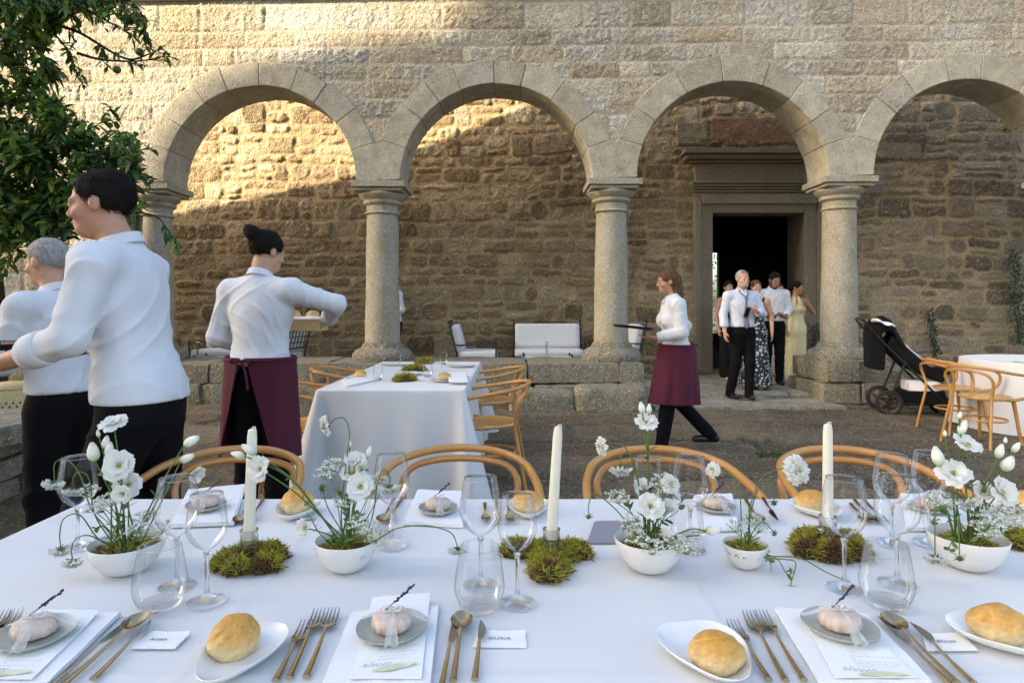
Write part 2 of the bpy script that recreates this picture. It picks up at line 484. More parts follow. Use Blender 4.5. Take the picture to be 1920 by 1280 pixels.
def build_columns():
    for i, cx in enumerate(COLX):
        zt_ = SPRING0 + tz(cx)
        yc = 0.3
        rt, rb = 0.215, 0.242
        zb = 0.80
        rg = random.Random(90 + i)
        m = MB()
        ph = rg.random() * 6
        prof = []
        z0, z1 = zb + 0.02, zt_ - 0.42
        for k in range(25):
            t = k / 24
            prof.append((rb + (rt - rb) * t ** 1.4 + 0.003 * math.sin(9 * t + ph), z0 + (z1 - z0) * t))
        m.lathe(prof, 40, (cx, yc, 0), wob=lambda a, z: 1 + 0.008 * math.sin(3 * a + ph + z * 2) + 0.006 * math.sin(7 * a - z * 5))
        sh = m.build('column', MAT['dressed_granite'], arcade)
        # capital: necking, two rounded rings, square abacus in two tiers
        m = MB()
        c0 = zt_ - 0.44
        pr = [(rt, 0), (rt + .02, .008), (rt + .033, .022), (rt + .02, .038), (rt + .006, .045), (rt + .006, .13), (rt + .03, .14), (rt + .052, .16), (rt + .052, .185),
              (rt + .035, .20), (rt + .06, .22), (rt + .10, .25), (rt + .115, .28), (rt + .10, .305), (rt + .1, .31)]
        m.lathe([(r, c0 + z) for r, z in pr], 40, (cx, yc, 0), wob=lambda a, z: 1 + 0.01 * math.sin(4 * a + ph))
        for (hw, a, b) in ((0.325, 0.308, 0.352), (0.365, 0.355, 0.438)):
            j = [rg.uniform(-.008, .008) for _ in range(4)]
            m.box((cx + j[0], yc, c0 + (a + b) / 2), (2 * hw + j[1], 2 * hw - 0.02, b - a))
        m.build('capital', MAT['dressed_granite'], sh, bevel=0.014)
        # base: worn torus rings on a lump of rough stone
        m = MB()
        pr = [(0.40, 0.56), (0.415, 0.60), (0.41, 0.66), (0.375, 0.715), (0.33, 0.735), (0.30, 0.745), (0.29, 0.76), (0.285, 0.775), (0.275, 0.80), (0.25, 0.815), (0.24, 0.83)]
        sq = lambda a, z: (1 + 0.02 * math.sin(5 * a + ph) + 0.015 * math.sin(11 * a + z * 20)) * (1 + (0.05 if z < 0.70 else 0.0) * abs(math.sin(2 * a)))
        m.lathe(pr, 48, (cx, yc, 0), wob=sq)
        m.build('base', MAT['lichen_granite'], sh)

build_facade(); build_arches(); build_columns()

def rough_block(m, c, d, seed, rz=0.0, amp=0.02, n=7, rnd=0.25):
    """a stone block with worn corners and an uneven surface, added to m"""
    rg = np.random.default_rng(seed)
    idx = {}; fs = []; base = []
    dims = np.array(d) / 2
    ns = [max(3, int(n * q / max(d)) + 2) for q in d]
    off = rg.random(3) * 50
    cz, sz = math.cos(rz), math.sin(rz)
    r = min(dims) * rnd
    def vert(i, j, k):
        key = (i, j, k)
        if key not in idx:
            idx[key] = len(base); base.append((2 * i / ns[0] - 1, 2 * j / ns[1] - 1, 2 * k / ns[2] - 1))
        return idx[key]
    for ax in range(3):
        a, b = (ax + 1) % 3, (ax + 2) % 3
        for side in (0, ns[ax]):
            for i in range(ns[a]):
                for j in range(ns[b]):
                    q = []
                    for di, dj in ((0, 0), (1, 0), (1, 1), (0, 1)):
                        k = [0, 0, 0]; k[ax] = side; k[a] = i + di; k[b] = j + dj
                        q.append(vert(*k))
                    fs.append(tuple(q if side else q[::-1]))
    q = np.array(base) * dims
    inner = np.clip(q, -(dims - r), dims - r)
    dv = q - inner; L = np.linalg.norm(dv, axis=1, keepdims=True)
    q = np.where(L > 1e-9, inner + dv / np.maximum(L, 1e-9) * r, q)
    x_, y_, z_ = (q * 4 + off).T
    f = lambda a, b: fbm(a, b, seed, 3) - 0.5
    q = q + amp * 2 * np.stack([f(y_, z_), f(x_ + 9, z_), f(x_, y_ + 5)], 1)
    vs = np.stack([c[0] + q[:, 0] * cz - q[:, 1] * sz, c[1] + q[:, 0] * sz + q[:, 1] * cz, c[2] + q[:, 2]], 1)
    m.add([tuple(p) for p in vs.tolist()], fs)

# plinth under the columns: rough blocks in two courses
def build_plinth():
    rg = random.Random(5)
    sd = 100; m = MB()
    def course(xa, xb, z0, z1, y0, y1, wmin, wmax, rnd=0.2, amp=0.022):
        nonlocal sd
        x = xa
        while x < xb - 0.05:
            wdt = min(rg.uniform(wmin, wmax), xb - x)
            if xb - x - wdt < 0.25: wdt = xb - x
            yj = rg.uniform(-0.03, 0.03)
            rough_block(m, (x + wdt / 2, (y0 + y1) / 2 + yj, (z0 + z1) / 2), (wdt - 0.008, y1 - y0, z1 - z0 - 0.006), sd, amp=amp, n=9, rnd=rnd); sd += 1
            x += wdt
    course(-9.0, 1.78, 0.30, 0.57, -0.26, 0.85, 0.8, 1.6)
    course(-9.0, 1.78, -0.06, 0.30, -0.33, 0.8, 0.5, 1.2, 0.3, 0.045)
    m.build('plinth', MAT['lichen_granite'], arcade, angle=60); m = MB()
    course(4.20, 5.10, 0.30, 0.60, -0.22, 0.85, 0.45, 0.5)
    course(4.17, 5.15, -0.06, 0.30, -0.26, 0.85, 0.5, 0.5)
    course(5.12, 9.4, 0.24, 0.46, -0.12, 0.75, 0.8, 1.5)
    course(5.17, 9.4, -0.06, 0.24, -0.16, 0.75, 0.8, 1.3)
    m.build('plinth', MAT['lichen_granite'], arcade, angle=60)
build_plinth()

# ---- rear wall with the doorway ----------------------------------
church = thing('stone_building', 'brown rubble stone building behind the arcade with a tall dark doorway', 'building', (0, YW, 0))
DX0, DX1, DZ1, FLZ = 3.58, 5.22, 2.99, 0.12
def build_backwall():
    st = 0.021
    xs = np.arange(-10.5, 10.8, st); zs = np.arange(0.0, 5.75, st)
    x, z = np.meshgrid(xs, zs)
    rg = np.random.default_rng(3)
    rows = [-0.1]
    while rows[-1] < 6: rows.append(rows[-1] + rg.choice([0.17, 0.22, 0.27, 0.33, 0.38]) * rg.uniform(0.9, 1.1))
    sid, d, tab = lay_courses(x, z, rows, 0.22, 0.80, 23, wob=0.034, split=0.4, rnd=0.085, mort=(0.004, 0.040), wav=0.055)
    dark = [(0.20, 0.125, 0.052), (0.25, 0.165, 0.075), (0.31, 0.218, 0.11), (0.165, 0.108, 0.05), (0.33, 0.245, 0.13), (0.27, 0.165, 0.08), (0.23, 0.155, 0.072), (0.30, 0.225, 0.12)]
    col = palette(tab, dark, 0.22)[sid] * 0.94
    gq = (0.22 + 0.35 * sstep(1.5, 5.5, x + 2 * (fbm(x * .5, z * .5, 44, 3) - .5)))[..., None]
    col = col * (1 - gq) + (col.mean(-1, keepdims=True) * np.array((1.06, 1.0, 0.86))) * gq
    light = sstep(2.6, 4.4, z - 0.16 * (x + 3) + 0.5 * (fbm(x * 0.6, z * 0.6, 8, 3) - 0.5))[..., None]  # sun patch put into the colour: stones and mortar paler above a diagonal
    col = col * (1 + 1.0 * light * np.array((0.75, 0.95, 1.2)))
    inner = sstep(-0.006, 0.02, d)
    amp = 0.4 + tab[sid, 2]
    h = inner * (0.004 + 0.024 * tab[sid, 3]) + inner * (fbm(x * 8, z * 8, 4, 5, 0.66) - 0.5) * 0.065 * amp + (1 - inner) * (fbm(x * 14, z * 14, 6, 3) - 0.5) * 0.02
    h += inner * (tab[sid, 4] - 0.5) * 0.02
    mo = sstep(0.010, -0.008, d + 0.012 * (fbm(x * 20, z * 20, 91, 2) - 0.5))[..., None]
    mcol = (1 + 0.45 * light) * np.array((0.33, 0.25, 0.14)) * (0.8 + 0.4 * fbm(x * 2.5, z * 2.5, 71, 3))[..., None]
    col = col * (1 - mo) + mcol * mo
    col = col * (0.82 + 0.4 * fbm(x * 4, z * 4, 33, 4))[..., None]
    # long reddish lintel stone above the door, grey putlog stone beside it
    for (xa, xb, za, zb, cc) in ((3.55, 5.6, 4.22, 4.70, (0.19, 0.115, 0.07)), (2.95, 3.5, 4.2, 4.62, (0.23, 0.2, 0.14)), (6.35, 7.3, 3.95, 4.25, (0.22, 0.19, 0.12)), (6.0, 6.65, 3.5, 3.72, (0.26, 0.24, 0.2))):
        e = np.minimum(np.minimum(x - xa, xb - x), np.minimum(z - za, zb - z)) + 0.02 * (fbm(x * 5, z * 5, 2, 2) - 0.5)
        q = sstep(-0.004, 0.01, e)[..., None]; q2 = q[..., 0]
        col = col * (1 - q) + np.array(cc) * (0.85 + 0.3 * fbm(x * 7, z * 7, 55, 4))[..., None] * q
        h = h * (1 - q2) + (0.03 + 0.03 * (fbm(x * 9, z * 9, 12, 4) - 0.5)) * q2
    keep = ~((x > DX0 - 0.1) & (x < DX1 + 0.1) & (z < DZ1 + 0.1))
    V = np.stack([x, -h, z], -1).reshape(-1, 3)
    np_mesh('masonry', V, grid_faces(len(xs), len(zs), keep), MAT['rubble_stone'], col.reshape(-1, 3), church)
    # wall body and dark room behind the door
    m = MB()
    for (xa, xb, za, zb) in ((-10.5, DX0 - 0.06, -0.1, 6.4), (DX1 + 0.06, 10.8, -0.1, 6.4), (DX0 - 0.06, DX1 + 0.06, DZ1 + 0.06, 6.4)):
        m.box(((xa + xb) / 2, 0.43, (za + zb) / 2), (xb - xa, 0.74, zb - za))
    m.build('wall_core', MAT['door_granite'], church, smooth=False)
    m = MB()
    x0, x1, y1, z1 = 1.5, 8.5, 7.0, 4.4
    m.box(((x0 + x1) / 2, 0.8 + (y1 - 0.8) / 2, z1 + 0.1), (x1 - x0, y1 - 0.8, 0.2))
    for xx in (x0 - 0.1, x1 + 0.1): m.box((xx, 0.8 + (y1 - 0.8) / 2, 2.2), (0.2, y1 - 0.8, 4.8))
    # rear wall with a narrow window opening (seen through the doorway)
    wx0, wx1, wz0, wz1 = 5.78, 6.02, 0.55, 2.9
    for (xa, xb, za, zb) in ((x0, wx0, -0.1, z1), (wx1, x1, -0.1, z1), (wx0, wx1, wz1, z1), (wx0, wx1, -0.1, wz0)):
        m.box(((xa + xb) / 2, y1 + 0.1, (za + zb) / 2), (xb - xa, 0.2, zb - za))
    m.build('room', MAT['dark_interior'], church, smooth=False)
    # carved door surround
    m = MB()
    jw = 0.34
    for (xa, xb) in ((DX0 - jw, DX0), (DX1, DX1 + jw)):
        m.box(((xa + xb) / 2, 0.18, (FLZ + DZ1 + 0.36) / 2), (xb - xa, 0.46, DZ1 + 0.36 - FLZ))
        inner = xb if xa < DX0 else xa
        s_ = -1 if xa < DX0 else 1
        m.box((inner + s_ * 0.27, -0.065, (FLZ + DZ1 + 0.30) / 2), (0.11, 0.05, DZ1 + 0.22 - FLZ))
    m.box(((DX0 + DX1) / 2, 0.18, DZ1 + 0.18), (DX1 - DX0 - 0.004, 0.456, 0.356))
    m.box(((DX0 + DX1) / 2, -0.075, DZ1 + 0.235), (DX1 - DX0 + 0.40, 0.06, 0.16))
    jt = m.build('door_surround', MAT['door_granite'], church, smooth=False, bevel=0.012)
    m = MB()
    x0, x1 = DX0 - jw - 0.02, DX1 + jw + 0.02
    zb = DZ1 + 0.362
    for k, (hh, pr) in enumerate(((0.05, .07), (0.045, .10), (0.05, .13), (0.045, .16))):
        m.box(((x0 + x1) / 2, 0.2 - (0.2 + pr) / 2 , zb + hh / 2), (x1 - x0 + 0.02 * k, 0.2 + pr, hh - 0.006)); zb += hh
    m.box(((x0 + x1) / 2, 0.07, zb + 0.16), (x1 - x0 - 0.06, 0.32, 0.318)); zb += 0.322
    for k, (hh, pr) in enumerate(((0.05, .14), (0.08, .24), (0.06, .30), (0.05, .26))):
        m.box(((x0 + x1) / 2, 0.2 - (0.2 + pr) / 2, zb + hh / 2), (x1 - x0 + 2 * pr - 0.16, 0.2 + pr, hh - 0.005)); zb += hh
    m.build('door_entablature', MAT['door_granite'], church, smooth=False, bevel=0.016)
build_backwall()

# ---- unseen blocker added behind the viewer: its outline is shaped to shade the courtyard
def build_shade():
    t = 13.0
    poly = [(-9.5, -4), (-9.5, 2.05), (-5.65, 2.15), (-5.2, 2.7), (-4.9, 3.45), (-4.5, 4.1), (-4.0, 4.48), (-3.4, 4.70), (-2.93, 4.82), (-1.9, 5.02), (-0.95, 5.10), (-0.62, 5.45), (-0.3, 6.3), (1.2, 7.4), (9, 8.4), (22, 8.6), (22, -4)]
    far = [Vector((x, YF, z)) + UP * t for x, z in poly]
    zmin = -0.05
    far = [Vector((p.x, p.y, max(p.z, zmin))) for p in far]
    n = len(far); back = Vector((-2.0, -1.0, 0)) * 1.6
    m = MB()
    vs = [tuple(p) for p in far] + [tuple(p + back) for p in far]
    # lower edge reaches the ground
    for k in (0, n - 1): vs[k] = (vs[k][0], vs[k][1], zmin); vs[n + k] = (vs[n + k][0], vs[n + k][1], zmin)
    fs = [tuple(range(n)), tuple(reversed(range(n, 2 * n)))] + [(i, n + i, n + (i + 1) % n, (i + 1) % n) for i in range(n)]
    m.add(vs, fs)
    o = m.build('shade_blocker', MAT['dressed_granite'], None, smooth=False)
    tag(o, 'tall unseen stone blocker added to shade the courtyard tables', 'shade_blocker')
build_shade()

# ---- ground ------------------------------------------------------
def build_ground():
    st = 0.03
    xs = np.arange(-9.5, 10.5, st); ys = np.arange(0.3, 8.9, st)
    x, y = np.meshgrid(xs, ys)
    rows = [0.0, 0.9, 1.7, 2.6, 3.3, 4.1, 4.75, 5.5, 6.1, 6.9, 7.55, 8.1, 9.2]
    sid, d, tab = lay_courses(x, y, rows, 0.9, 2.0, 61, wob=0.06, rnd=0.12, mort=(0.004, 0.03), wav=0.16)
    # joints are worn away in places
    worn = sstep(0.48, 0.64, fbm(x * 0.7, y * 0.7, 88, 3))
    inner = sstep(-0.01, 0.02, d + 0.03 * (fbm(x * 9, y * 9, 6, 3) - 0.5)) * (1 - 0.9 * worn) + 0.9 * worn
    col = palette(tab, [(0.135, 0.10, 0.057), (0.155, 0.117, 0.067), (0.12, 0.089, 0.05), (0.165, 0.127, 0.076)], 0.12)[sid]
    col = col * (0.05 + 1.15 * fbm(x * 0.9, y * 1.3, 14, 5, 0.6) + 0.45 * fbm(x * 9, y * 9, 15, 4, .6))[..., None]
    moss = sstep(0.55, 0.72, fbm(x * 1.1 + 3, y * 1.6, 19, 5, 0.6)) * sstep(3.5, -3.0, x)
    col = col * (1 - 0.7 * moss[..., None]) + np.array((0.115, 0.085, 0.018)) * 0.7 * moss[..., None]
    jc = np.array((0.05, 0.045, 0.024))
    col = col * inner[..., None] + jc * (1 - inner)[..., None]
    h = inner * 0.02 + (fbm(x * 3, y * 3, 40, 4) - 0.5) * 0.045 + (fbm(x * 15, y * 15, 41, 3) - 0.5) * 0.016 + (tab[sid, 3] - 0.5) * 0.015
    edge = sstep(0, 0.5, np.minimum(np.minimum(x + 9.5, 10.5 - x), np.minimum(y - 0.3, 8.9 - y)))
    V = np.stack([x, y, h * edge - 0.02 * (1 - edge)], -1).reshape(-1, 3)
    o = np_mesh('courtyard_paving', V, grid_faces(len(xs), len(ys)), MAT['paving_stone'], col.reshape(-1, 3))
    tag(o, kind='structure')
    m = MB()
    m.add([(-900, -900, -0.03), (900, -900, -0.03), (900, 900, -0.03), (-900, 900, -0.03)], [(0, 1, 2, 3)])
    tag(m.build('ground', MAT['earth'], None, smooth=False), kind='structure')
    # gallery floor slabs and doorstep
    st = 0.04
    xs = np.arange(-9.5, 10.5, st); ys = np.arange(8.32, 18.2, st)
    ys = ys[ys < 12.2]
    x, y = np.meshgrid(xs, ys)
    sid, d, tab = lay_courses(x, y, [8, 8.75, 9.3, 9.9, 10.55, 11.1, 12.4], 0.9, 1.9, 77, wob=0.03, rnd=0.03, mort=(0.003, 0.012), wav=0.04)
    inner = sstep(-0.01, 0.02, d)
    col = palette(tab, [(0.29, 0.26, 0.2), (0.33, 0.3, 0.235), (0.26, 0.23, 0.17)], 0.1)[sid] * (0.7 + 0.6 * fbm(x * 2, y * 2, 4, 4))[..., None]
    col = col * inner[..., None] + np.array((0.05, 0.05, 0.03)) * (1 - inner)[..., None]
    h = inner * 0.01 + (fbm(x * 4, y * 4, 50, 4) - 0.5) * 0.02
    zz = FLZ - 0.015 + h - 0.07 * sstep(8.85, 8.72, y)
    V = np.stack([x, y, zz], -1).reshape(-1, 3)
    tag(np_mesh('gallery_floor', V, grid_faces(len(xs), len(ys)), MAT['paving_stone'], col.reshape(-1, 3)), kind='structure')
    m = MB()
    m.box((5, 15.2, 0.05), (8, 6.1, 0.12))
    tag(m.build('room_floor', MAT['dark_interior'], None, smooth=False), kind='structure')
    m = MB(); rgd = random.Random(3)
    x = 1.8
    for k, wd in enumerate((0.95, 0.8, 0.72)):
        rough_block(m, (x + wd / 2, 8.16 + rgd.uniform(-.03, .03), 0.0), (wd - 0.012, 0.42, 0.11), 300 + k, amp=0.008, n=10, rnd=0.3); x += wd
    s_ = m.build('step', MAT['old_slab'], None, angle=60)
    tag(s_, kind='structure')
build_ground()

# ---- loose stones and the low wall at the left -------------------
def stone(name, label, cat, c, d, seed, rz=0.0, amp=0.03, m_='lichen_granite', rnd=0.35, group=None):
    m = MB(); rough_block(m, (0, 0, 0), d, seed, 0, amp=amp, n=12, rnd=rnd)
    o = m.build(name, MAT[m_], None, angle=70, loc=c, rot=(0, 0, rz))
    return tag(o, label, cat, group)
stone('stone_block', 'long rough boulder lying against the plinth between the table chairs and the third column', 'stone', (0.38, 8.0, 0.10), (0.82, 0.45, 0.34), 501, 0.05)
stone('stone_block', 'rounded lichen-covered boulder at the foot of the third column', 'stone', (1.25, 7.98, 0.13), (0.92, 0.5, 0.38), 502, -0.04, rnd=0.5)
lw = thing('dry_stone_wall', 'low grey dry-stone wall with a thick cap slab at the courtyard edge', 'stone wall', (-3.4, 4.2, 0))
m = MB(); rg = random.Random(8)
for k in range(3):
    rough_block(m, (-0.75, -2.45 + 0.95 * (k + 0.5) + 0.01, 0.505), (1.95, 0.93, 0.135), 520 + k, 0, 0.012, 12, 0.3)
m.build('cap_slab', MAT['old_slab'], lw, angle=70)
m = MB(); sd = 540
for (z0, z1) in ((-0.04, 0.15), (0.15, 0.30), (0.30, 0.435)):
    y = -2.4
    while y < 0.33:
        wd = rg.uniform(0.35, 0.75); wd = min(wd, 0.36 - y) if 0.36 - y - wd > -0.5 else wd
        if wd < 0.12: break
        rough_block(m, (-0.9 + rg.uniform(-.02, .02), y + wd / 2, (z0 + z1) / 2), (1.75, wd - 0.01, z1 - z0 - 0.006), sd, 0, 0.014, 9, 0.3); sd += 1
        y += wd
m.build('stonework', MAT['old_slab'], lw, angle=70)
stone('boulder', 'pale boulder with one cut face resting behind the low stone wall', 'boulder', P(100, 748, 5.3) + Vector((0, 0.15, 0)), (0.34, 0.3, 0.26), 551, 0.2, 0.03, 'dressed_granite', 0.4)

# ================================================================== furniture and tableware
mat('bentwood', (0.56, 0.275, 0.07), 0.33, var=0.16, vscale=5, bump=0.08, bscale=90, coat=0.35, stretch=(1, 1, 1), col2=(0.48, 0.22, 0.05))
mat('seat_wood', (0.57, 0.29, 0.08), 0.3, var=0.14, vscale=4, stretch=(1, 14, 1), coat=0.4)
mat('linen', (0.68, 0.675, 0.665), 0.85, var=0.03, vscale=2, bump=0.12, bscale=900, sheen=0.15, bdist=0.002)
mat('napkin_cloth', (0.82, 0.81, 0.80), 0.85, var=0.02, vscale=6, bump=0.15, bscale=700, bdist=0.002)
mat('paper', (0.84, 0.83, 0.80), 0.8, var=0.015, vscale=9, bump=0.05, bscale=200, bdist=0.002)
mat('grey_card', (0.27, 0.26, 0.29), 0.75, var=0.04, vscale=20, bump=0.05)
mat('ink', (0.03, 0.03, 0.035), 0.7, var=0.05)
mat('leaf_print', (0.62, 0.64, 0.42), 0.8, var=0.25, vscale=30)
mat('champagne_metal', (0.52, 0.41, 0.25), 0.2, var=0.08, vscale=40, metal=1.0)
mat('steel', (0.40, 0.41, 0.43), 0.14, var=0.05, vscale=40, metal=1.0)
mat('white_glaze', (0.80, 0.79, 0.77), 0.22, var=0.02, vscale=5, coat=0.5)
mat('matt_bowl', (0.72, 0.70, 0.67), 0.55, var=0.03, vscale=10, bump=0.05, bscale=200)
mat('celadon_glaze', (0.42, 0.45, 0.40), 0.25, var=0.12, vscale=18, coat=0.5, col2=(0.36, 0.38, 0.34))
mat('bread_crust', (1, 1, 1), 0.55, attr=True, var=0.2, vscale=90, bump=0.7, bscale=130, bdist=0.005, detail=8)
mat('cookie', (0.66, 0.38, 0.20), 0.7, var=0.25, vscale=60, col2=(0.72, 0.52, 0.38))
mat('lavender', (0.05, 0.035, 0.06), 0.8, var=0.3, vscale=80)
mat('wax', (0.80, 0.76, 0.62), 0.45, var=0.03, vscale=6, sss=0.35)
mat('wick', (0.75, 0.72, 0.66), 0.8, var=0.1)
mat('black_iron', (0.022, 0.021, 0.022), 0.5, var=0.2, vscale=30, bump=0.1)
mat('cushion', (0.74, 0.73, 0.71), 0.9, var=0.03, vscale=5, bump=0.2, bscale=14, bdist=0.015)
mat('table_leg', (0.3, 0.2, 0.1), 0.5)

def glass_mat(name, edge, rough=0.0, solid=False):
    m = bpy.data.materials.new(name); m.use_nodes = True
    t = m.node_tree; N, L = t.nodes, t.links
    N.remove(N['Principled BSDF'])
    nz = N.new('ShaderNodeTexNoise'); nz.inputs['Scale'].default_value = 40
    if solid:
        g = N.new('ShaderNodeBsdfGlass'); g.inputs['IOR'].default_value = 1.48; g.inputs['Roughness'].default_value = 0.01
        mr = N.new('ShaderNodeMapRange'); mr.inputs['To Min'].default_value = 0.0; mr.inputs['To Max'].default_value = 0.03
        L.new(nz.outputs['Fac'], mr.inputs['Value']); L.new(mr.outputs[0], g.inputs['Roughness'])
        tr = N.new('ShaderNodeBsdfTransparent'); tr.inputs[0].default_value = (0.93, 0.94, 0.94, 1)
        ms = N.new('ShaderNodeMixShader'); ms.inputs[0].default_value = 0.25
        L.new(g.outputs[0], ms.inputs[1]); L.new(tr.outputs[0], ms.inputs[2])
        L.new(ms.outputs[0], N['Material Output'].inputs['Surface'])
    else:
        lw = N.new('ShaderNodeLayerWeight'); lw.inputs['Blend'].default_value = 0.5
        rp = N.new('ShaderNodeValToRGB'); e = rp.color_ramp.elements
        e[0].position = 0.68; e[0].color = (0.994, 0.996, 0.994, 1); e[1].position = 0.99; e[1].color = (edge, edge, edge, 1)
        L.new(lw.outputs['Facing'], rp.inputs[0])
        tr = N.new('ShaderNodeBsdfTransparent'); L.new(rp.outputs[0], tr.inputs[0])
        gl = N.new('ShaderNodeBsdfGlossy'); gl.inputs['Roughness'].default_value = 0.02
        fr = N.new('ShaderNodeFresnel'); fr.inputs['IOR'].default_value = 1.42
        mr = N.new('ShaderNodeMath'); mr.operation = 'MULTIPLY'; mr.inputs[1].default_value = 0.42
        L.new(fr.outputs[0], mr.inputs[0])
        ms = N.new('ShaderNodeMixShader'); L.new(mr.outputs[0], ms.inputs[0])
        L.new(tr.outputs[0], ms.inputs[1]); L.new(gl.outputs[0], ms.inputs[2])
        L.new(ms.outputs[0], N['Material Output'].inputs['Surface'])
    MAT[name] = m
glass_mat('thin_glass', 0.66)
glass_mat('solid_glass', 0.6, solid=True)

def copy_tree(o, loc=None, rz=None, label=None, parent=None):
    c = o.copy(); COL.objects.link(c)
    if parent is not None: c.parent = parent
    if loc is not None: c.location = loc
    if rz is not None: c.rotation_euler = (0, 0, rz)
    if label: c['label'] = label
    for ch in list(o.children): copy_tree(ch, parent=c)
    return c

# ---- bentwood armchair (faces +Y) --------------------------------
def make_chair():
    t = thing('armchair', 'x', 'chair', group='bentwood armchairs at the dining tables')
    m = MB()
    wob = lambda a, z: 1 + 0.035 * math.cos(2 * a)
    m.lathe([(0, .452), (.14, .452), (.195, .445), (.207, .45), (.212, .462), (.208, .474), (.196, .477), (.186, .472), (.1, .466), (0, .464)], 40, wob=wob)
    m.build('seat', MAT['seat_wood'], t)
    half = [(.19, .0, .452), (.222, .085, .456), (.258, .185, .485), (.283, .235, .56), (.290, .215, .645), (.289, .11, .685), (.277, -.04, .708), (.235, -.18, .735), (.13, -.268, .755)]
    path = [(-x, y, z) for x, y, z in half] + [(0, -.292, .762)] + [(x, y, z) for x, y, z in reversed(half)]
    m = MB(); m.tube(spline(path, 7), 0.0148, 10)
    m.build('arm_hoop', MAT['bentwood'], t)
    half = [(.235, -.27, .0), (.21, -.225, .25), (.19, -.19, .45), (.212, -.2, .57), (.222, -.222, .645), (.185, -.252, .697), (.10, -.272, .718)]
    path = half + [(0, -.277, .724)] + [(-x, y, z) for x, y, z in reversed(half)]
    m = MB(); m.tube(spline(path, 7), 0.0132, 10)
    m.build('back_hoop', MAT['bentwood'], t)
    for s in (-1, 1):
        m = MB(); m.tube(spline([(s * .155, .145, .452), (s * .17, .165, .3), (s * .185, .19, .12), (s * .2, .215, .0)], 5), [0.0175] * 6 + [0.015] * 6 + [0.0125] * 4, 10)
        m.build('leg', MAT['bentwood'], t)
    m = MB()
    m.tube([(0.178 * math.cos(a), -0.01 + 0.182 * math.sin(a), .25) for a in [2 * math.pi * k / 32 for k in range(32)]], 0.0105, 8, closed=True)
    m.build('stretcher', MAT['bentwood'], t)
    return t
chair0 = make_chair(); chair_used = [False]
def chair(x, y, rz, label):
    if not chair_used[0]:
        chair_used[0] = True
        chair0.location = (x, y, 0); chair0.rotation_euler = (0, 0, rz); chair0['label'] = label
        return chair0
    return copy_tree(chair0, (x, y, 0), rz, label)
# chairs across the long table face the viewer
for u, lab, dr, dy in ((428, 'bentwood armchair behind the long table nearest the back-turned waiter', 0.10, 0.0), (860, 'bentwood armchair at the long table in front of the narrow table end', 0.02, 0.02),
                   (1240, 'bentwood armchair at the long table with bare paving behind it, below the walking waitress', -0.03, 0.0), (1602, 'bentwood armchair at the long table behind the candle with the ragged wick', -0.06, 0.0)):
    Y = 2.17 + dy
    chair((u - 960) / F * (Y + .1), Y + 0.0, math.pi + dr, lab)
chair(-0.16, 4.66, R(88), 'bentwood armchair on the open side of the narrow table, nearer the long table')
chair(-0.18, 5.78, R(92), 'bentwood armchair on the open side of the narrow table, nearer the arcade')
chair(-1.50, 4.62, R(-92), 'bentwood armchair on the waiter\'s side of the narrow table, nearer the long table')
chair(-1.56, 5.82, R(-88), 'bentwood armchair on the waiter\'s side of the narrow table, nearer the arcade')

# ---- tables with cloths ------------------------------------------
def drape(name, label, loop, zt, zb, flare, amp, k, seed, topgrid=None, crease=()):
    """loop: outline (x, y) of the table top, counter-clockwise. The cloth lies on it and hangs from its edge"""
    n = len(loop); rg = random.Random(seed)
    L = [0.0]
    for i in range(n):
        a, b = loop[i], loop[(i + 1) % n]; L.append(L[-1] + math.hypot(b[0] - a[0], b[1] - a[1]))
    cx = sum(p[0] for p in loop) / n; cy = sum(p[1] for p in loop) / n
    nor = []
    for i in range(n):
        a, b = loop[i - 1], loop[(i + 1) % n]; dx, dy = b[0] - a[0], b[1] - a[1]; l = math.hypot(dx, dy)
        nor.append((dy / l, -dx / l))
    m = MB(); ph = [rg.random() * 6 for _ in range(4)]
    levels = [0, 0.006, 0.012, 0.02, 0.06, 0.15, 0.3, 0.5, 0.7, 0.85, 1.0]
    vs, fs = [], []
    for q, t in enumerate(levels):
        for i in range(n):
            x, y = loop[i]; nx, ny = nor[i]
            s = L[i] * k
            fold = math.sin(s + ph[0]) + 0.6 * math.sin(s * 1.73 + ph[1]) + 0.35 * math.sin(s * 2.9 + ph[2])
            corner = loop_corner(loop, i)
            if t <= 0.012:
                o = (0, 0.005, 0.008)[q]; z = zt - (0, 0.001, 0.005)[q]
            else:
                o = 0.009 + flare * t + amp * t * fold + corner * 0.17 * t
                z = zt - (zt - zb) * t
            vs.append((x + nx * o, y + ny * o, z))
    for q in range(len(levels) - 1):
        for i in range(n):
            j = (i + 1) % n
            fs.append((q * n + i, (q + 1) * n + i, (q + 1) * n + j, q * n + j))
    m.add(vs, fs)
    if topgrid:
        x0, x1, y0, y1 = topgrid
        def top(a, b):
            x, y = x0 + (x1 - x0) * a, y0 + (y1 - y0) * b
            e = min(x - x0, x1 - x, y - y0, y1 - y)
            z = 0
            for (cxx, cyy, isx, hgt) in crease:
                dd = abs((x if isx else y) - (cxx if isx else cyy)) / 0.011
                z += hgt * max(0, 1 - dd)
            z += -0.0022 * (e > 0.03) + 0.0015 * (math.sin(5.1 * x + 2.3 * math.sin(3.7 * y + seed)) * math.sin(8.3 * y + 1.7 * math.sin(4.1 * x)) + .5 * math.sin(17 * x + 9 * y + 3 * math.sin(5 * y))) * (1 if e > 0.03 else 0)
            return (x, y, zt + z * (1 if e > 1e-4 else 0))
        m.grid(top, max(4, int((x1 - x0) / 0.011)), max(4, int((y1 - y0) / 0.009)))
    else:
        m.add([(x, y, zt) for x, y in loop], [tuple(range(n))])
    o = m.build(name, MAT['linen'], None, angle=180)
    return tag(o, label, 'tablecloth')
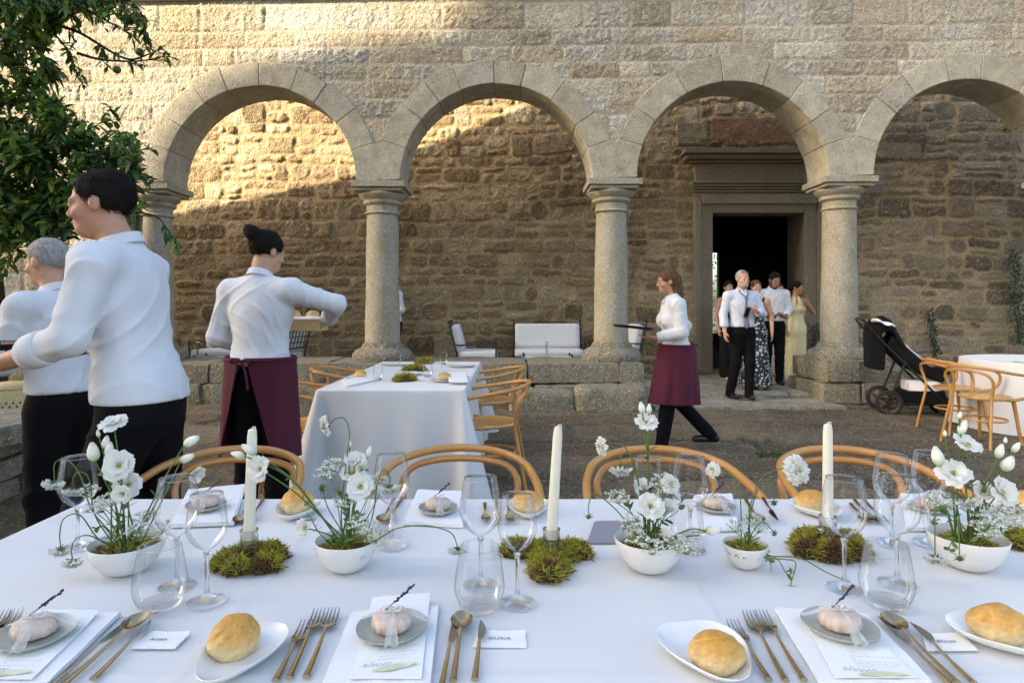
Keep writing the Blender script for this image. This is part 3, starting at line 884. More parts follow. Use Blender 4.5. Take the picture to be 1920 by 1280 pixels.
def loop_corner(loop, i):
    n = len(loop)
    a, b, c = loop[i - 2], loop[i], loop[(i + 2) % n]
    d1 = math.atan2(b[1] - a[1], b[0] - a[0]); d2 = math.atan2(c[1] - b[1], c[0] - b[0])
    d = (d2 - d1 + math.pi) % (2 * math.pi) - math.pi
    return min(1, abs(d) / 0.5) if n < 400 and abs(d) > 0.25 else 0
def rect_loop(x0, x1, y0, y1, r=0.02, st=0.03):
    pts = []
    def line(ax, ay, bx, by):
        k = max(1, int(math.hypot(bx - ax, by - ay) / st))
        for i in range(k): pts.append((ax + (bx - ax) * i / k, ay + (by - ay) * i / k))
    def arc(cx, cy, a0):
        for i in range(4): a = a0 + math.pi / 2 * i / 4; pts.append((cx + r * math.cos(a), cy + r * math.sin(a)))
    line(x0 + r, y0, x1 - r, y0); arc(x1 - r, y0 + r, -math.pi / 2)
    line(x1, y0 + r, x1, y1 - r); arc(x1 - r, y1 - r, 0)
    line(x1 - r, y1, x0 + r, y1); arc(x0 + r, y1 - r, math.pi / 2)
    line(x0, y1 - r, x0, y0 + r); arc(x0 + r, y0 + r, math.pi)
    return pts
def table(label, x0, x1, y0, y1, zt):
    t = thing('dining_table', label, 'table', ((x0 + x1) / 2, (y0 + y1) / 2, 0))
    hx, hy = (x1 - x0) / 2 - 0.01, (y1 - y0) / 2 - 0.01
    m = MB(); m.box((0, 0, zt - 0.02), (2 * hx, 2 * hy, 0.03)); m.build('tabletop', MAT['table_leg'], t, smooth=False)
    for sx in (-1, 1):
        for sy in (-1, 1):
            m = MB(); m.tube([(sx * (hx - .08), sy * (hy - .08), zt - .035), (sx * (hx - .08), sy * (hy - .08), 0.01)], [0.03, 0.02], 10); m.build('leg', MAT['table_leg'], t)
ZT = 0.77
LX0, LX1, LY0, LY1 = -1.205, 2.3, 0.62, 1.79
table('long dining table under the white cloth in front', LX0, LX1, LY0, LY1, ZT - 0.01)
drape('tablecloth', 'white cloth over the long table laid with candles and flower bowls', rect_loop(LX0, LX1, LY0, LY1), ZT, 0.03, 0.03, 0.018, 9, 3, (LX0, LX1, LY0, LY1),
      ((0, 1.362, 0, 0.003), (0, 0.935, 0, 0.0022), (-0.50, 0, 1, 0.0022), (0.36, 0, 1, 0.003), (1.1, 0, 1, 0.0025)))
table('narrow dining table set end-on behind the long one', -1.34, -0.332, 4.29, 6.5, 0.74)
drape('tablecloth', 'white cloth falling to the ground over the narrow table set end-on', rect_loop(-1.34, -0.332, 4.29, 6.5), 0.75, 0.02, 0.06, 0.02, 8, 5, (-1.34, -0.332, 4.29, 6.5), ((-0.9, 0, 1, 0.002),))
RT = (5.80, 6.7)
table('round dining table beside the pushchair', RT[0] - .5, RT[0] + .5, RT[1] - .5, RT[1] + .5, 0.74)
drape('tablecloth', 'white cloth on the round table beside the pushchair', [(RT[0] + .82 * math.cos(2 * math.pi * k / 120), RT[1] + .82 * math.sin(2 * math.pi * k / 120)) for k in range(120)], 0.75, 0.03, 0.07, 0.03, 11, 9)
chair(4.52, 5.98, R(-72), 'bentwood armchair at the round table, seat fully in view')
chair(4.70, 6.62, R(-86), 'bentwood armchair half hidden behind another, next to the pushchair')

# ---- glasses -----------------------------------------------------
def glass_profile(h, rb, rr, bh):
    """closed profile of a wine glass: foot, stem, bowl (outside up, inside down). bh: bowl height"""
    zb = h - bh
    outer = [(0.0, 0.0), (0.033, 0.0), (0.0345, 0.0012), (0.033, 0.0026), (0.02, 0.0052), (0.009, 0.0095), (0.005, 0.016), (0.0036, 0.03), (0.0034, zb * 0.6), (0.0042, zb - 0.012), (0.007, zb - 0.003)]
    bowl = []
    for k in range(1, 15):
        t = k / 14
        if t < 0.42: r = rb * math.sin(t / 0.42 * math.pi / 2) ** 0.62
        else: r = rb + (rr - rb) * ((t - 0.42) / 0.58) ** 1.7
        bowl.append((max(r, 0.008), zb + bh * t * 1.0 - (0.0 if t > 0.42 else 0)))
    return outer, bowl
def wine_glass(name, label, u, v, h=0.207, rb=0.036, rr=0.028, bh=0.105, zt=ZT, loc=None, group='wine glasses on the long table'):
    loc = loc if loc is not None else on(u, v, zt)
    t = thing(name, label, 'glass', (loc.x, loc.y, zt + 0.001), group=group)
    o, b = glass_profile(h, rb, rr, bh)
    m = MB(); m.lathe(o + [(0.0, h - bh - 0.001)], 28)
    m.build('stem', MAT['solid_glass'], t, angle=60)
    m = MB()
    m.lathe([(0.0, h - bh - 0.002)] + b, 36)
    m.v = m.v; 
    r0, z0 = b[-1]
    bw = m.build('bowl', MAT['thin_glass'], t, angle=180)
    m = MB(); m.tube([(r0 * math.cos(2 * math.pi * k / 36), r0 * math.sin(2 * math.pi * k / 36), z0) for k in range(36)], 0.0007, 6, closed=True)
    m.build('rim', MAT['solid_glass'], bw)
    return t
def tumbler(label, u, v, h=0.113, rb=0.046, rr=0.035, zt=ZT, loc=None, group='water tumblers on the long table'):
    loc = loc if loc is not None else on(u, v, zt)
    t = thing('tumbler', label, 'glass', (loc.x, loc.y, zt + 0.001), group=group)
    s = h / 0.113
    m = MB()
    prof = [(0.0, 0.012 * s), (rb * .75, 0.010 * s)]
    for k in range(13):
        q = k / 12
        if q < 0.3: r = rb * (0.80 + 0.20 * math.sin(q / 0.3 * math.pi / 2))
        else: r = rb + (rr - rb) * ((q - 0.3) / 0.7) ** 1.3
        prof.append((r, 0.010 * s + (h - 0.010 * s) * q))
    m.lathe(prof[2:], 36); m.f = [f for f in m.f if len(f) == 4]; m.m = m.m[:len(m.f)]
    bw = m.build('wall', MAT['thin_glass'], t, angle=180)
    m = MB(); m.lathe([(0, 0), (rb * .62, 0), (rb * .74, .003 * s), (rb * .80, .010 * s), (rb * .7, .0115 * s), (0, .0085 * s)], 36)
    m.build('base', MAT['solid_glass'], t, angle=60)
    m = MB(); m.tube([(rr * math.cos(2 * math.pi * k / 36), rr * math.sin(2 * math.pi * k / 36), h) for k in range(36)], 0.0008, 6, closed=True)
    m.build('rim', MAT['solid_glass'], bw)
    return t
G = dict(rb=0.041, rr=0.032, bh=0.115, h=0.212)     # the larger of the two wine glasses
wine_glass('wine_glass', 'large wine glass behind the flower bowl at the corner of the long table', 146, 1025, **{**G, 'h': .205})
wine_glass('wine_glass', 'large wine glass with white petals behind it, beside the smaller one near the moss', 332, 1098, **G)
wine_glass('wine_glass', 'smaller wine glass standing just beside the moss of the partly hidden candle', 388, 1127, h=.2)
wine_glass('wine_glass', 'large wine glass behind the flower bowl that trails one long stem', 734, 1022, **{**G, 'h': .208})
wine_glass('wine_glass', 'large wine glass directly behind the tumbler, in front of the narrow table', 901, 1097, **G)
wine_glass('wine_glass', 'smaller wine glass in front of the moss of the tall leaning candle', 970, 1131, h=.2)
wine_glass('wine_glass', 'smaller wine glass behind the flowers of the largest bowl, near the grey card', 1216, 1022, h=.2, rb=.035, rr=.029)
wine_glass('wine_glass', 'large wine glass behind the largest flower bowl, rim before the chair hoop', 1294, 1030, **{**G, 'h': .209})
wine_glass('wine_glass', 'smaller wine glass in front of the moss with the ragged-wick candle', 1583, 1104, h=.215, rb=.041, rr=.033, bh=.115)
wine_glass('wine_glass', 'large wine glass directly behind the front tumbler beside the ragged-wick candle', 1682, 1094, **G)
wine_glass('wine_glass', 'wine glass farther back, its rim above the glass that stands behind the tumbler', 1672, 1018, **{**G, 'h': .205})
wine_glass('wine_glass', 'wine glass behind the tall lisianthus of the bowl nearest the table end', 1742, 1018, h=.21, rb=.038, rr=.031)
tumbler('tumbler near the Aiden card, in front of the corner flower bowl', 300, 1138)
tumbler('tumbler near the Olivia card, right in front of the large wine glass', 899, 1140)
tumbler('tumbler in front of the wine glass by the Alyssa card', 1662, 1134)
tumbler('tumbler on the far side behind the bowl that trails one long stem', 712, 1000, h=.1, rb=.038, rr=.032)
tumbler('tumbler on the far side behind the largest flower bowl', 1288, 1012, h=.1, rb=.038, rr=.032)
tumbler('tumbler on the far side behind the bowl nearest the table end', 1392 + 372, 1006, h=.1, rb=.038, rr=.032)

# ---- cutlery: built along +Y from the handle end (0) to the tip ---
def cutlery_handle(m, L, head):
    n = 12; pts, rad = [], []
    for k in range(n + 1):
        q = k / n; y = (L - head) * q
        pts.append((0, y, 0.004 + 0.006 * q ** 3)); rad.append(0.0052 - 0.0028 * q + (0.0008 if q < 0.05 else 0))
    m.tube(pts, rad, 8, flat=0.55)
def make_fork(L):
    m = MB(); hd = 0.075; cutlery_handle(m, L, hd)
    y0 = L - hd; w_ = 0.0125
    def face(a, b):
        y = y0 + 0.032 * b; hw = 0.0026 + (w_ - 0.0026) * math.sin(min(1, b * 1.15) * math.pi / 2) ** 1.4
        return ((2 * a - 1) * hw, y, 0.010 - 0.006 * math.sin(b * math.pi / 2) + 0.002 * (2 * a - 1) ** 2)
    m.grid(face, 6, 8)
    m.grid(lambda a, b: (lambda p: (p[0], p[1], p[2] - 0.0016))(face(a, b)), 6, 8, flip=True)
    m.mi = 1
    for k in range(4):
        x = -w_ + 0.0027 + k * (2 * w_ - 0.0054) / 3
        m.tube([(x, y0 + 0.029, 0.0035), (x * 1.0, y0 + 0.045, 0.0035), (x * 0.98, y0 + 0.062, 0.0065), (x * 0.95, L, 0.011)], [0.0019, 0.0018, 0.0016, 0.0008], 6)
    return m
def make_knife(L, bl):
    m = MB(); cutlery_handle(m, L, bl)
    y0 = L - bl
    pts = [(-0.0024, y0 - 0.002), (0.0024, y0 - 0.002), (0.006, y0 + 0.006), (0.0098, y0 + 0.02)] + [(0.0098 - 0.0128 * (k / 7) ** 1.7, y0 + 0.02 + (bl - 0.02) * k / 7) for k in range(1, 8)] + [(-0.0042, y0 + bl * 0.55), (-0.004, y0 + 0.01)]
    m.mi = 1; m.slab(pts, 0.0085, 0.0105)
    return m
def make_spoon(L):
    m = MB(); bl = 0.058; cutlery_handle(m, L, bl)
    y0 = L - bl
    def bowl(dz):
        def f(a, b):
            y = y0 + bl * b; hw = 0.0025 + 0.0175 * max(0, math.sin(math.pi * min(1, 0.04 + b * 0.96)) ** 0.62) * (0.82 + 0.25 * b)
            if b > 0.999: hw = 0.002
            s = 2 * a - 1
            return (s * hw, y, 0.0105 - 0.0085 * math.sin(math.pi * b) * (1 - s * s) + dz)
        return f
    m.grid(bowl(0), 10, 16); m.grid(bowl(-0.0012), 10, 16, flip=True)
    return m
meshes = {}
def cutlery(kind, label, tip, toward, group, L=None, lift=0.0):
    """tip, toward: pixels on the table top; the piece points from toward to tip"""
    a, b = on(*tip, ZT), on(*toward, ZT)
    d = (a - b).normalized()
    L = L or {'fork': 0.2, 'dessert_fork': 0.165, 'knife': 0.215, 'butter_knife': 0.165, 'spoon': 0.2}[kind]
    key = (kind, L)
    nm = {'dessert_fork': 'fork', 'butter_knife': 'knife'}.get(kind, kind)
    base = a - d * L
    rz = math.atan2(d.y, d.x) - math.pi / 2
    loc = (base.x, base.y, ZT + 0.001 + lift)
    if key in meshes:
        o = meshes[key].copy(); COL.objects.link(o); o.location = loc; o.rotation_euler = (0, 0, rz)
    else:
        m = {'fork': lambda: make_fork(L), 'dessert_fork': lambda: make_fork(L), 'knife': lambda: make_knife(L, .088), 'butter_knife': lambda: make_knife(L, .062), 'spoon': lambda: make_spoon(L)}[kind]()
        o = m.build(nm, [MAT['champagne_metal'], MAT['steel']], None, loc=loc, rot=(0, 0, rz), angle=50)
        meshes[key] = o
    return tag(o, label, nm, group)
FK, KN, SP = 'gold forks at the place settings', 'gold knives at the place settings', 'gold spoons at the place settings'
for who, forks, kn, spn, bk in (
    ('Olivia', (((576, 1173), (520, 1273)), ((600, 1151), (539, 1280)), ((627, 1150), (571, 1280))), ((855, 1164), (830, 1280)), ((868, 1157), (850, 1280)), ((904, 1172), (890, 1278))),
    ('Alyssa', (((1372, 1172), (1440, 1276)), ((1402, 1155), (1473, 1280)), ((1426, 1154), (1508, 1280))), ((1649, 1166), (1774, 1280)), ((1660, 1159), (1787, 1280)), ((1709, 1177), (1820, 1280))),
    ('Aiden', (((-12, 1172), (-110, 1276)), ((12, 1153), (-88, 1280)), ((32, 1152), (-62, 1280))), ((252, 1165), (107, 1280)), ((271, 1160), (132, 1280)), ((287, 1171), (172, 1280)))):
    cutlery('dessert_fork', f'short outer gold fork of the {who} setting, farthest from the napkin', *forks[0], FK)
    cutlery('fork', f'middle gold fork of the three at the {who} setting', *forks[1], FK)
    cutlery('fork', f'gold fork of the {who} setting lying next to the napkin', *forks[2], FK)
    cutlery('knife', f'gold knife of the {who} setting lying next to the napkin', *kn, KN)
    cutlery('spoon', f'gold spoon of the {who} setting lying against the knife', *spn, SP, lift=0.002)
    cutlery('butter_knife', f'short gold knife of the {who} setting by the name card', *bk, KN)

# ---- plates, rolls, napkins, menus, favours ----------------------
def bread_plate(label, u, v, wx=0.055, wy=0.088, rz=0.0, zt=ZT):
    loc = on(u, v, zt)
    m = MB()
    lf = lambda a, z: 1 + 0.10 * math.cos(3 * (a - 0.5)) + 0.05 * math.cos(2 * a)
    pr = [(0, .004), (.45, .004), (.62, .0055), (.8, .011), (.95, .019), (1.0, .0225), (1.01, .0215), (.97, .0175), (.8, .008), (.6, .001), (.5, .0), (0, .0)]
    m.lathe([(r, z) for r, z in pr], 44, sx=wx, sy=wy, wob=lf)
    o = m.build('bread_plate', MAT['white_glaze'], None, loc=(loc.x, loc.y, zt + 0.0015), rot=(0, 0, rz), angle=60)
    return tag(o, label, 'plate', 'white leaf-shaped bread plates')
def roll_mesh(seed, r=0.043, flat=0.8, name='bread_roll'):
    m = MB(); n, k = 64, 40; r *= 0.94
    rg = np.random.default_rng(seed); o = rg.random(3) * 30
    ph, a = np.meshgrid(-math.pi / 2 + math.pi * np.arange(k + 1) / k, 2 * math.pi * np.arange(n) / n, indexing='ij')
    d = np.stack([np.cos(ph) * np.cos(a), np.cos(ph) * np.sin(a), np.sin(ph)], -1).reshape(-1, 3); x, y, z = d.T
    q = 1 + 0.30 * (fbm(x * 1.3 + o[0], y * 1.3 + z + o[1], seed, 3) - 0.5) + 0.05 * (fbm(x * 6 + o[0], y * 6 + z * 3 + o[1], seed + 9, 3) - 0.5)
    q = q - 0.06 * np.maximum(0, 1 - np.abs(y * .6 + .15 * np.sin(3 * x + seed) + .1) / .07) * (z > .3)
    zz = np.where(z > 0, z * flat, np.maximum(z * flat, -0.55))
    p = np.stack([x * 1.08, y * 0.95, zz], 1) * q[:, None] * r
    t = sstep(-0.35, 0.75, z + 0.5 * (fbm(x * 2.2 + o[2], y * 2.2 + z, seed + 3, 3) - 0.5))[:, None]
    c = np.array((0.70, 0.54, 0.27)) * (1 - t) + np.array((0.60, 0.30, 0.045)) * t
    c = c * (0.86 + 0.3 * fbm(x * 9 + o[0], y * 9 + z * 7, seed + 5, 3))[:, None]
    fl = np.clip((fbm(x * 5 + o[1], y * 5 + z * 4, seed + 21, 4) - .54) / .12, 0, 1)[:, None] * .16
    c = c * (1 - fl) + np.array((.72, .60, .40)) * fl
    m.v = [tuple(v) for v in p.tolist()]; m.c = [tuple(v) for v in c.tolist()]
    for j in range(k):
        for i in range(n):
            m.f.append((j * n + i, j * n + (i + 1) % n, (j + 1) * n + (i + 1) % n, (j + 1) * n + i)); m.m.append(0)
    return m
def roll(label, u, v, seed, r=0.043, rz=0.0, zt=ZT, tilt=0.0, lift=0.006, flat=0.8):
    loc = on(u, v, zt)
    m = roll_mesh(seed, r, flat)
    o = m.build('bread_roll', MAT['bread_crust'], None, colors=True, loc=(loc.x, loc.y, zt + lift + r * 0.55), rot=(tilt, 0, rz), angle=180)
    return tag(o, label, 'bread roll', 'golden bread rolls on the side plates')
bread_plate('leaf-shaped plate with a roll between the Aiden card and the Olivia forks', 452, 1238, rz=-0.1)
roll('pale-sided bread roll between the Aiden card and the Olivia forks', 438, 1229, 1, .041, tilt=0.25, rz=1.2, flat=0.9)
bread_plate('leaf-shaped plate with a roll beside the Alyssa forks', 1324, 1237, wx=.062, rz=0.2)
roll('round golden bread roll beside the Alyssa forks', 1341, 1257, 2, .041)
bread_plate('leaf-shaped plate with a roll past the Alyssa card at the table end', 1876, 1202, wx=.066, wy=.075, rz=0.4)
roll('domed golden bread roll past the Alyssa card at the table end', 1871, 1203, 4, .042)
bread_plate('leaf-shaped plate on the far side with a roll below the chair nearest the waiter', 556, 965, wx=.052, wy=.075)
roll('bread roll on the far side behind the stems of the bowl trailing one long stem', 556, 962, 5, .043)
bread_plate('leaf-shaped plate on the far side beside the leaning candle', 990, 962, wx=.052, wy=.075)
roll('bread roll on the far side beside the leaning candle, seen past wine glasses', 990, 962, 6, .041)
bread_plate('leaf-shaped plate on the far side behind the ragged-wick candle', 1532, 962, wx=.055, wy=.075, rz=0.2)
roll('bread roll on the far side behind the ragged-wick candle', 1521, 961, 7, .042)
bread_plate('leaf-shaped plate on the far side past the bowl nearest the table end', 1905, 962, wx=.055, wy=.075)
roll('bread roll on the far side past the bowl nearest the table end', 1925, 960, 8, .042)

def sheet(name, label, cat, quad, t, mat_, group, lift=0.0, curl=0.0, nu=10, nv=10, layers=1, seed=0):
    """a cloth or paper lying on the table: quad = four table pixels (back-left, back-right, front-right, front-left)"""
    q = [on(u, v, ZT) for u, v in quad]
    c = sum(q, Vector()) / 4; base = Vector((c.x, c.y, ZT + 0.0008 + lift))
    m = MB(); rg = random.Random(seed)
    for k in range(layers):
        ins = 0.003 * k * rg.uniform(0.3, 1.5); dx = rg.uniform(-.003, .003)
        def pt(a, b, dz):
            p = (q[0] * (1 - a) + q[1] * a) * (1 - b) + (q[3] * (1 - a) + q[2] * a) * b
            p = c + (p - c) * (1 - ins * 4) - base; 
            e = min(a, 1 - a, b, 1 - b)
            wv = 0.0018 * math.sin(9 * a + 5 * b + seed + k) * math.sin(7 * b - 3 * a + seed)
            z = k * t / layers + dz + abs(wv) * (1 if dz > 0 else 0.6 if k else 0) + curl * (max(0, 0.25 - b) / 0.25) ** 2
            return (p.x + dx, p.y, z)
        tt = t / layers
        m.grid(lambda a, b: pt(a, b, tt * 0.92), nu, nv, flip=True)
        m.grid(lambda a, b: pt(a, b, 0), nu, nv)
        for f, fl in ((lambda a, b: pt(a, 0, tt * .92 * b), False), (lambda a, b: pt(a, 1, tt * .92 * b), True), (lambda a, b: pt(0, a, tt * .92 * b), True), (lambda a, b: pt(1, a, tt * .92 * b), False)):
            m.grid(f, nu, 1, flip=fl)
    o = m.build(name, mat_, None, loc=base, angle=60)
    return tag(o, label, cat, group), q, base
def small_plate(label, u, v, r=0.058, lift=0.012, zt=ZT):
    loc = on(u, v, zt)
    m = MB()
    m.lathe([(0, .003), (.6, .003), (.85, .0055), (.98, .011), (1, .0118), (.995, .0105), (.85, .0025), (.55, .0), (0, 0)], 40, sx=r, sy=r, wob=lambda a, z: 1 + 0.025 * math.sin(2 * a + u) + 0.015 * math.sin(5 * a))
    o = m.build('saucer', MAT['celadon_glaze'], None, loc=(loc.x, loc.y, zt + lift), angle=60)
    return tag(o, label, 'saucer', 'grey-green saucers on the napkins')
mat('organza', (0.80, 0.79, 0.76), 0.7, var=0.05, vscale=30, bump=0.3, bscale=120, bdist=0.003)
def organza_fix():
    m = MAT['organza']; t = m.node_tree; N, L = t.nodes, t.links
    tr = N.new('ShaderNodeBsdfTransparent'); ms = N.new('ShaderNodeMixShader'); ms.inputs[0].default_value = 0.62
    L.new(N['Principled BSDF'].outputs[0], ms.inputs[1]); L.new(tr.outputs[0], ms.inputs[2]); L.new(ms.outputs[0], N['Material Output'].inputs['Surface'])
organza_fix()
def favour(label, u, v, r=0.0305, lift=0.0165, rz=0.0, front=1, zt=ZT, sprig=True):
    loc = on(u, v, zt)
    t = thing('wrapped_favour', label, 'favour', (loc.x, loc.y, zt + lift), rz, 'ribbon-tied favours on the saucers')
    m = MB()
    h = 0.023
    m.lathe([(0, 0), (r * .85, 0), (r, .005), (r * 1.03, h * .5), (r * .97, h * .85), (r * .8, h), (0, h * 1.02)], 24, wob=lambda a, z: 1 + 0.04 * math.sin(5 * a + u) + 0.03 * math.sin(9 * a + z * 200))
    m.build('cookie', MAT['cookie'], t, angle=180)
    # pleated translucent wrapper
    m = MB()
    m.lathe([(r * 1.0, .003), (r * 1.09, h * .45), (r * 1.04, h * .85), (r * .85, h * 1.03), (r * .35, h * 1.08), (0, h * 1.12)], 60, wob=lambda a, z: 1 + 0.05 * math.sin(13 * a + u))
    m.f = [f for f in m.f if len(f) == 4]; m.m = m.m[:len(m.f)]
    m.build('wrapper', MAT['organza'], t, angle=180)
    m = MB()
    for ang, ln, wd in ((-1.45, r * 2.15, .0095), (2.75, r * 2.1, .008), (0.25, r * 2.1, .008)):
        ca, sa = math.cos(ang), math.sin(ang)
        def strip(a, b):
            s = ln * b; q = s / ln
            z = h * 1.12 if s < r * .8 else h * 1.12 - (h * 0.98) * min(1, ((s - r * .8) / (ln - r * .8))) ** 0.75
            wv = wd * (0.45 + 0.75 * q)
            x = (2 * a - 1) * wv
            return (ca * s - sa * x, sa * s + ca * x, z + 0.002 * math.sin(a * 9 + q * 5))
        m.grid(strip, 6, 14)
    for s_ in (-1, 1):
        m.tube([(0, 0, h * 1.15), (s_ * .008, .004, h * 1.5), (s_ * .016, .003, h * 1.45), (s_ * .013, -.003, h * 1.25), (0, 0, h * 1.15)], 0.0022, 6)
    m.build('ribbon', MAT['organza'], t, angle=180)
    if sprig:
        m = MB(); rg = random.Random(u)
        a0, b0 = Vector((-.012, .002, h * 1.2)), Vector((.03, .02, h * 1.2 + .03))
        m.tube([a0, a0.lerp(b0, .5), b0], [.0009, .0009, .0006], 5)
        for k in range(16):
            q = 0.35 + 0.65 * k / 15; p = a0.lerp(b0, q)
            d = Vector((rg.uniform(-1, 1), rg.uniform(-1, 1), rg.uniform(-.4, 1))).normalized() * 0.004
            m.tube([p, p + d * .6 + (b0 - a0) * 0.03, p + d + (b0 - a0) * 0.07], [.0012, .0021, .0006], 5)
        m.build('lavender_sprig', MAT['lavender'], t)
    return t
def text(parent, body, loc, size, rz, name='lettering', shear=0.0):
    c = bpy.data.curves.new(name, 'FONT'); c.body = body; c.size = size; c.extrude = 0.0001; c.align_x = 'CENTER'; c.align_y = 'CENTER'
    c.space_character = 1.25; c.shear = shear
    c.materials.append(MAT['ink'])
    f = bpy.data.objects.new(name, c); COL.objects.link(f)
    me = bpy.data.meshes.new_from_object(f.evaluated_get(bpy.context.evaluated_depsgraph_get()))
    bpy.data.objects.remove(f)
    o = bpy.data.objects.new(name, me); COL.objects.link(o); o.parent = parent; o.location = loc; o.rotation_euler = (0, 0, rz)
    return o
NPK, MEN, CRD = 'folded white napkins', 'printed menus on the napkins', 'deckle-edged name cards'
def setting(who, nap, menu, plate_uv, cardq, cardtxt, shear, rz, scribble):
    n, q, b = sheet('napkin', f'folded white napkin of the {who} setting', 'napkin', nap, 0.006, MAT['napkin_cloth'], NPK, layers=3, seed=len(who))
    mo, q, b = sheet('menu', f'printed paper menu on the napkin of the {who} setting', 'menu', menu, 0.0012, MAT['paper'], MEN, lift=0.0085, curl=0.006, seed=3)
    # faint lines of print, a title in script and a pale green leaf near the reader's edge
    m = MB(); ax = (q[1] - q[0]).normalized(); ay = (q[3] - q[0]); ln = ay.length; ay = ay.normalized(); wd = (q[2] - q[3]).length
    def loc2(s, d): return q[0] + ax * (s * wd) + ay * (d * ln) - b
    rg = random.Random(len(who) * 7)
    for k in range(8):
        d = 0.60 + 0.035 * k; s = 0.32 + 0.05 * rg.random()
        while s < 0.9:
            e = min(0.92, s + rg.uniform(.03, .09)); p0, p1 = loc2(s, d), loc2(e, d)
            m.tube([(p0.x, p0.y, 0.0034), (p1.x, p1.y, 0.0034)], 0.0002, 4); s = e + 0.02
            if rg.random() < 0.18: break
    m.build('print', MAT['grey_card'], mo, smooth=False)
    p0 = loc2(0.14, 0.90); e1 = ax * (wd * 0.42 / 15); e2 = Vector((-ax.y, ax.x, 0)) * 0.006
    wr = [(0, -.2), (1, .3), (1.6, 1.0), (1.3, -.4), (2.4, .6), (3.0, -.4), (4.2, .8), (5, 1.3), (5.6, .2), (4.6, -.5), (6.4, -.1), (7.2, .5), (7.6, -.9), (8.6, .1), (9.4, .5), (9.8, -.9), (11, .2), (11.8, .5), (12.2, -.2), (13.4, .4), (15, .1)]
    m = MB(); m.tube([Vector((q[0], q[1], .0036)) for q in spline([(*(p0 + e1 * a + e2 * b)[:2],) for a, b in wr], 5)], 0.00022, 4)
    m.build('script_title', MAT['ink'], mo, smooth=False)
    m = MB()
    m.grid(lambda a, c: (lambda p: (p.x, p.y, 0.0037))(loc2(0.30 + 0.62 * a, 0.962 + 0.034 * (c - .5) * math.sin(math.pi * (0.08 + .84 * a)) * 2 - 0.04 * a)), 14, 2, flip=True)
    m.build('leaf_print', MAT['leaf_print'], mo, smooth=False)
    small_plate(f'grey-green saucer under the favour of the {who} setting', *plate_uv, r=0.0585, lift=0.0115)
    favour(f'ribbon-tied favour with a lavender sprig at the {who} setting', plate_uv[0], plate_uv[1] - 2, rz=rz)
    c, q, b = sheet('name_card', f'white deckle-edged name card reading {cardtxt}', 'name card', cardq, 0.0008, MAT['paper'], CRD, curl=0.002, seed=5, nu=14, nv=6)
    ctr = sum(q, Vector()) / 4 - b; ax = (q[2] - q[3])
    text(c, cardtxt, (ctr.x, ctr.y, 0.0030), 0.0098, math.atan2(ax.y, ax.x), shear=shear)
setting('Olivia', ((660, 1152), (822, 1140), (806, 1288), (604, 1288)), ((698, 1136), (806, 1127), (790, 1284), (655, 1284)), (735, 1196), ((893, 1186), (983, 1185), (986, 1215), (884, 1214)), 'OLIVIA', 0, 0.05, 'menu')
setting('Aiden', ((62, 1152), (226, 1152), (86, 1290), (-130, 1290)), ((70, 1160), (185, 1160), (60, 1285), (-70, 1285)), (66, 1208), ((262, 1187), (356, 1187), (326, 1217), (243, 1217)), 'Aiden', 0.25, 0.15, 'menu')
setting('Alyssa', ((1451, 1144), (1622, 1155), (1748, 1284), (1535, 1284)), ((1500, 1160), (1605, 1165), (1718, 1282), (1565, 1282)), (1574, 1193), ((1728, 1193), (1800, 1188), (1832, 1220), (1736, 1221)), 'Alyssa', 0, -0.1, 'menu')
for where, nap, plate in (('below the chair nearest the waiter', ((352, 922), (462, 911), (438, 985), (318, 990)), (386, 960)), ('below the chair before the narrow table', ((783, 922), (866, 925), (869, 990), (756, 984)), (821, 966)),
                          ('below the chair backed by bare paving', ((1302, 932), (1372, 929), (1386, 996), (1285, 996)), (1342, 963)), ('below the chair behind the ragged-wick candle', ((1690, 930), (1765, 930), (1800, 996), (1700, 996)), (1742, 964))):
    sheet('napkin', f'folded white napkin on the far side {where}', 'napkin', nap, 0.008, MAT['napkin_cloth'], NPK, layers=3, seed=len(where))
    small_plate(f'grey-green saucer on the far-side napkin {where}', *plate, r=0.052, lift=0.0125)
    favour(f'ribbon-tied favour on the far-side saucer {where}', plate[0], plate[1] - 2, rz=0.1)
# far-side cutlery points towards the viewer
for where, fk, kn in (('below the chair before the narrow table', (908, 930, 952), (738, 752)), ('below the chair backed by bare paving', (1598, 1612, 1630), (1398, 1432)), ('below the chair nearest the waiter', (), (470, 492))):
    for k, u in enumerate(fk):
        cutlery('fork' if k else 'dessert_fork', f'far-side gold fork {where}, ' + ('next to the napkin', 'middle one', 'outermost')[k], (u + (4 if u < 1000 else 30), 985), (u - (0 if u < 1000 else 12), 937), FK)
    for k, u in enumerate(kn):
        s = 26 if u > 1000 else -22
        cutlery('knife' if k else 'spoon', f'gold {"knife" if k else "spoon"} on the far side {where}', (u + s, 984), (u, 938), KN if k else SP)
o, q, b = sheet('folded_card', 'grey card lying face down behind the largest flower bowl', 'card', ((1114, 978), (1200, 977), (1190, 1019), (1099, 1019)), 0.0015, MAT['grey_card'], None)

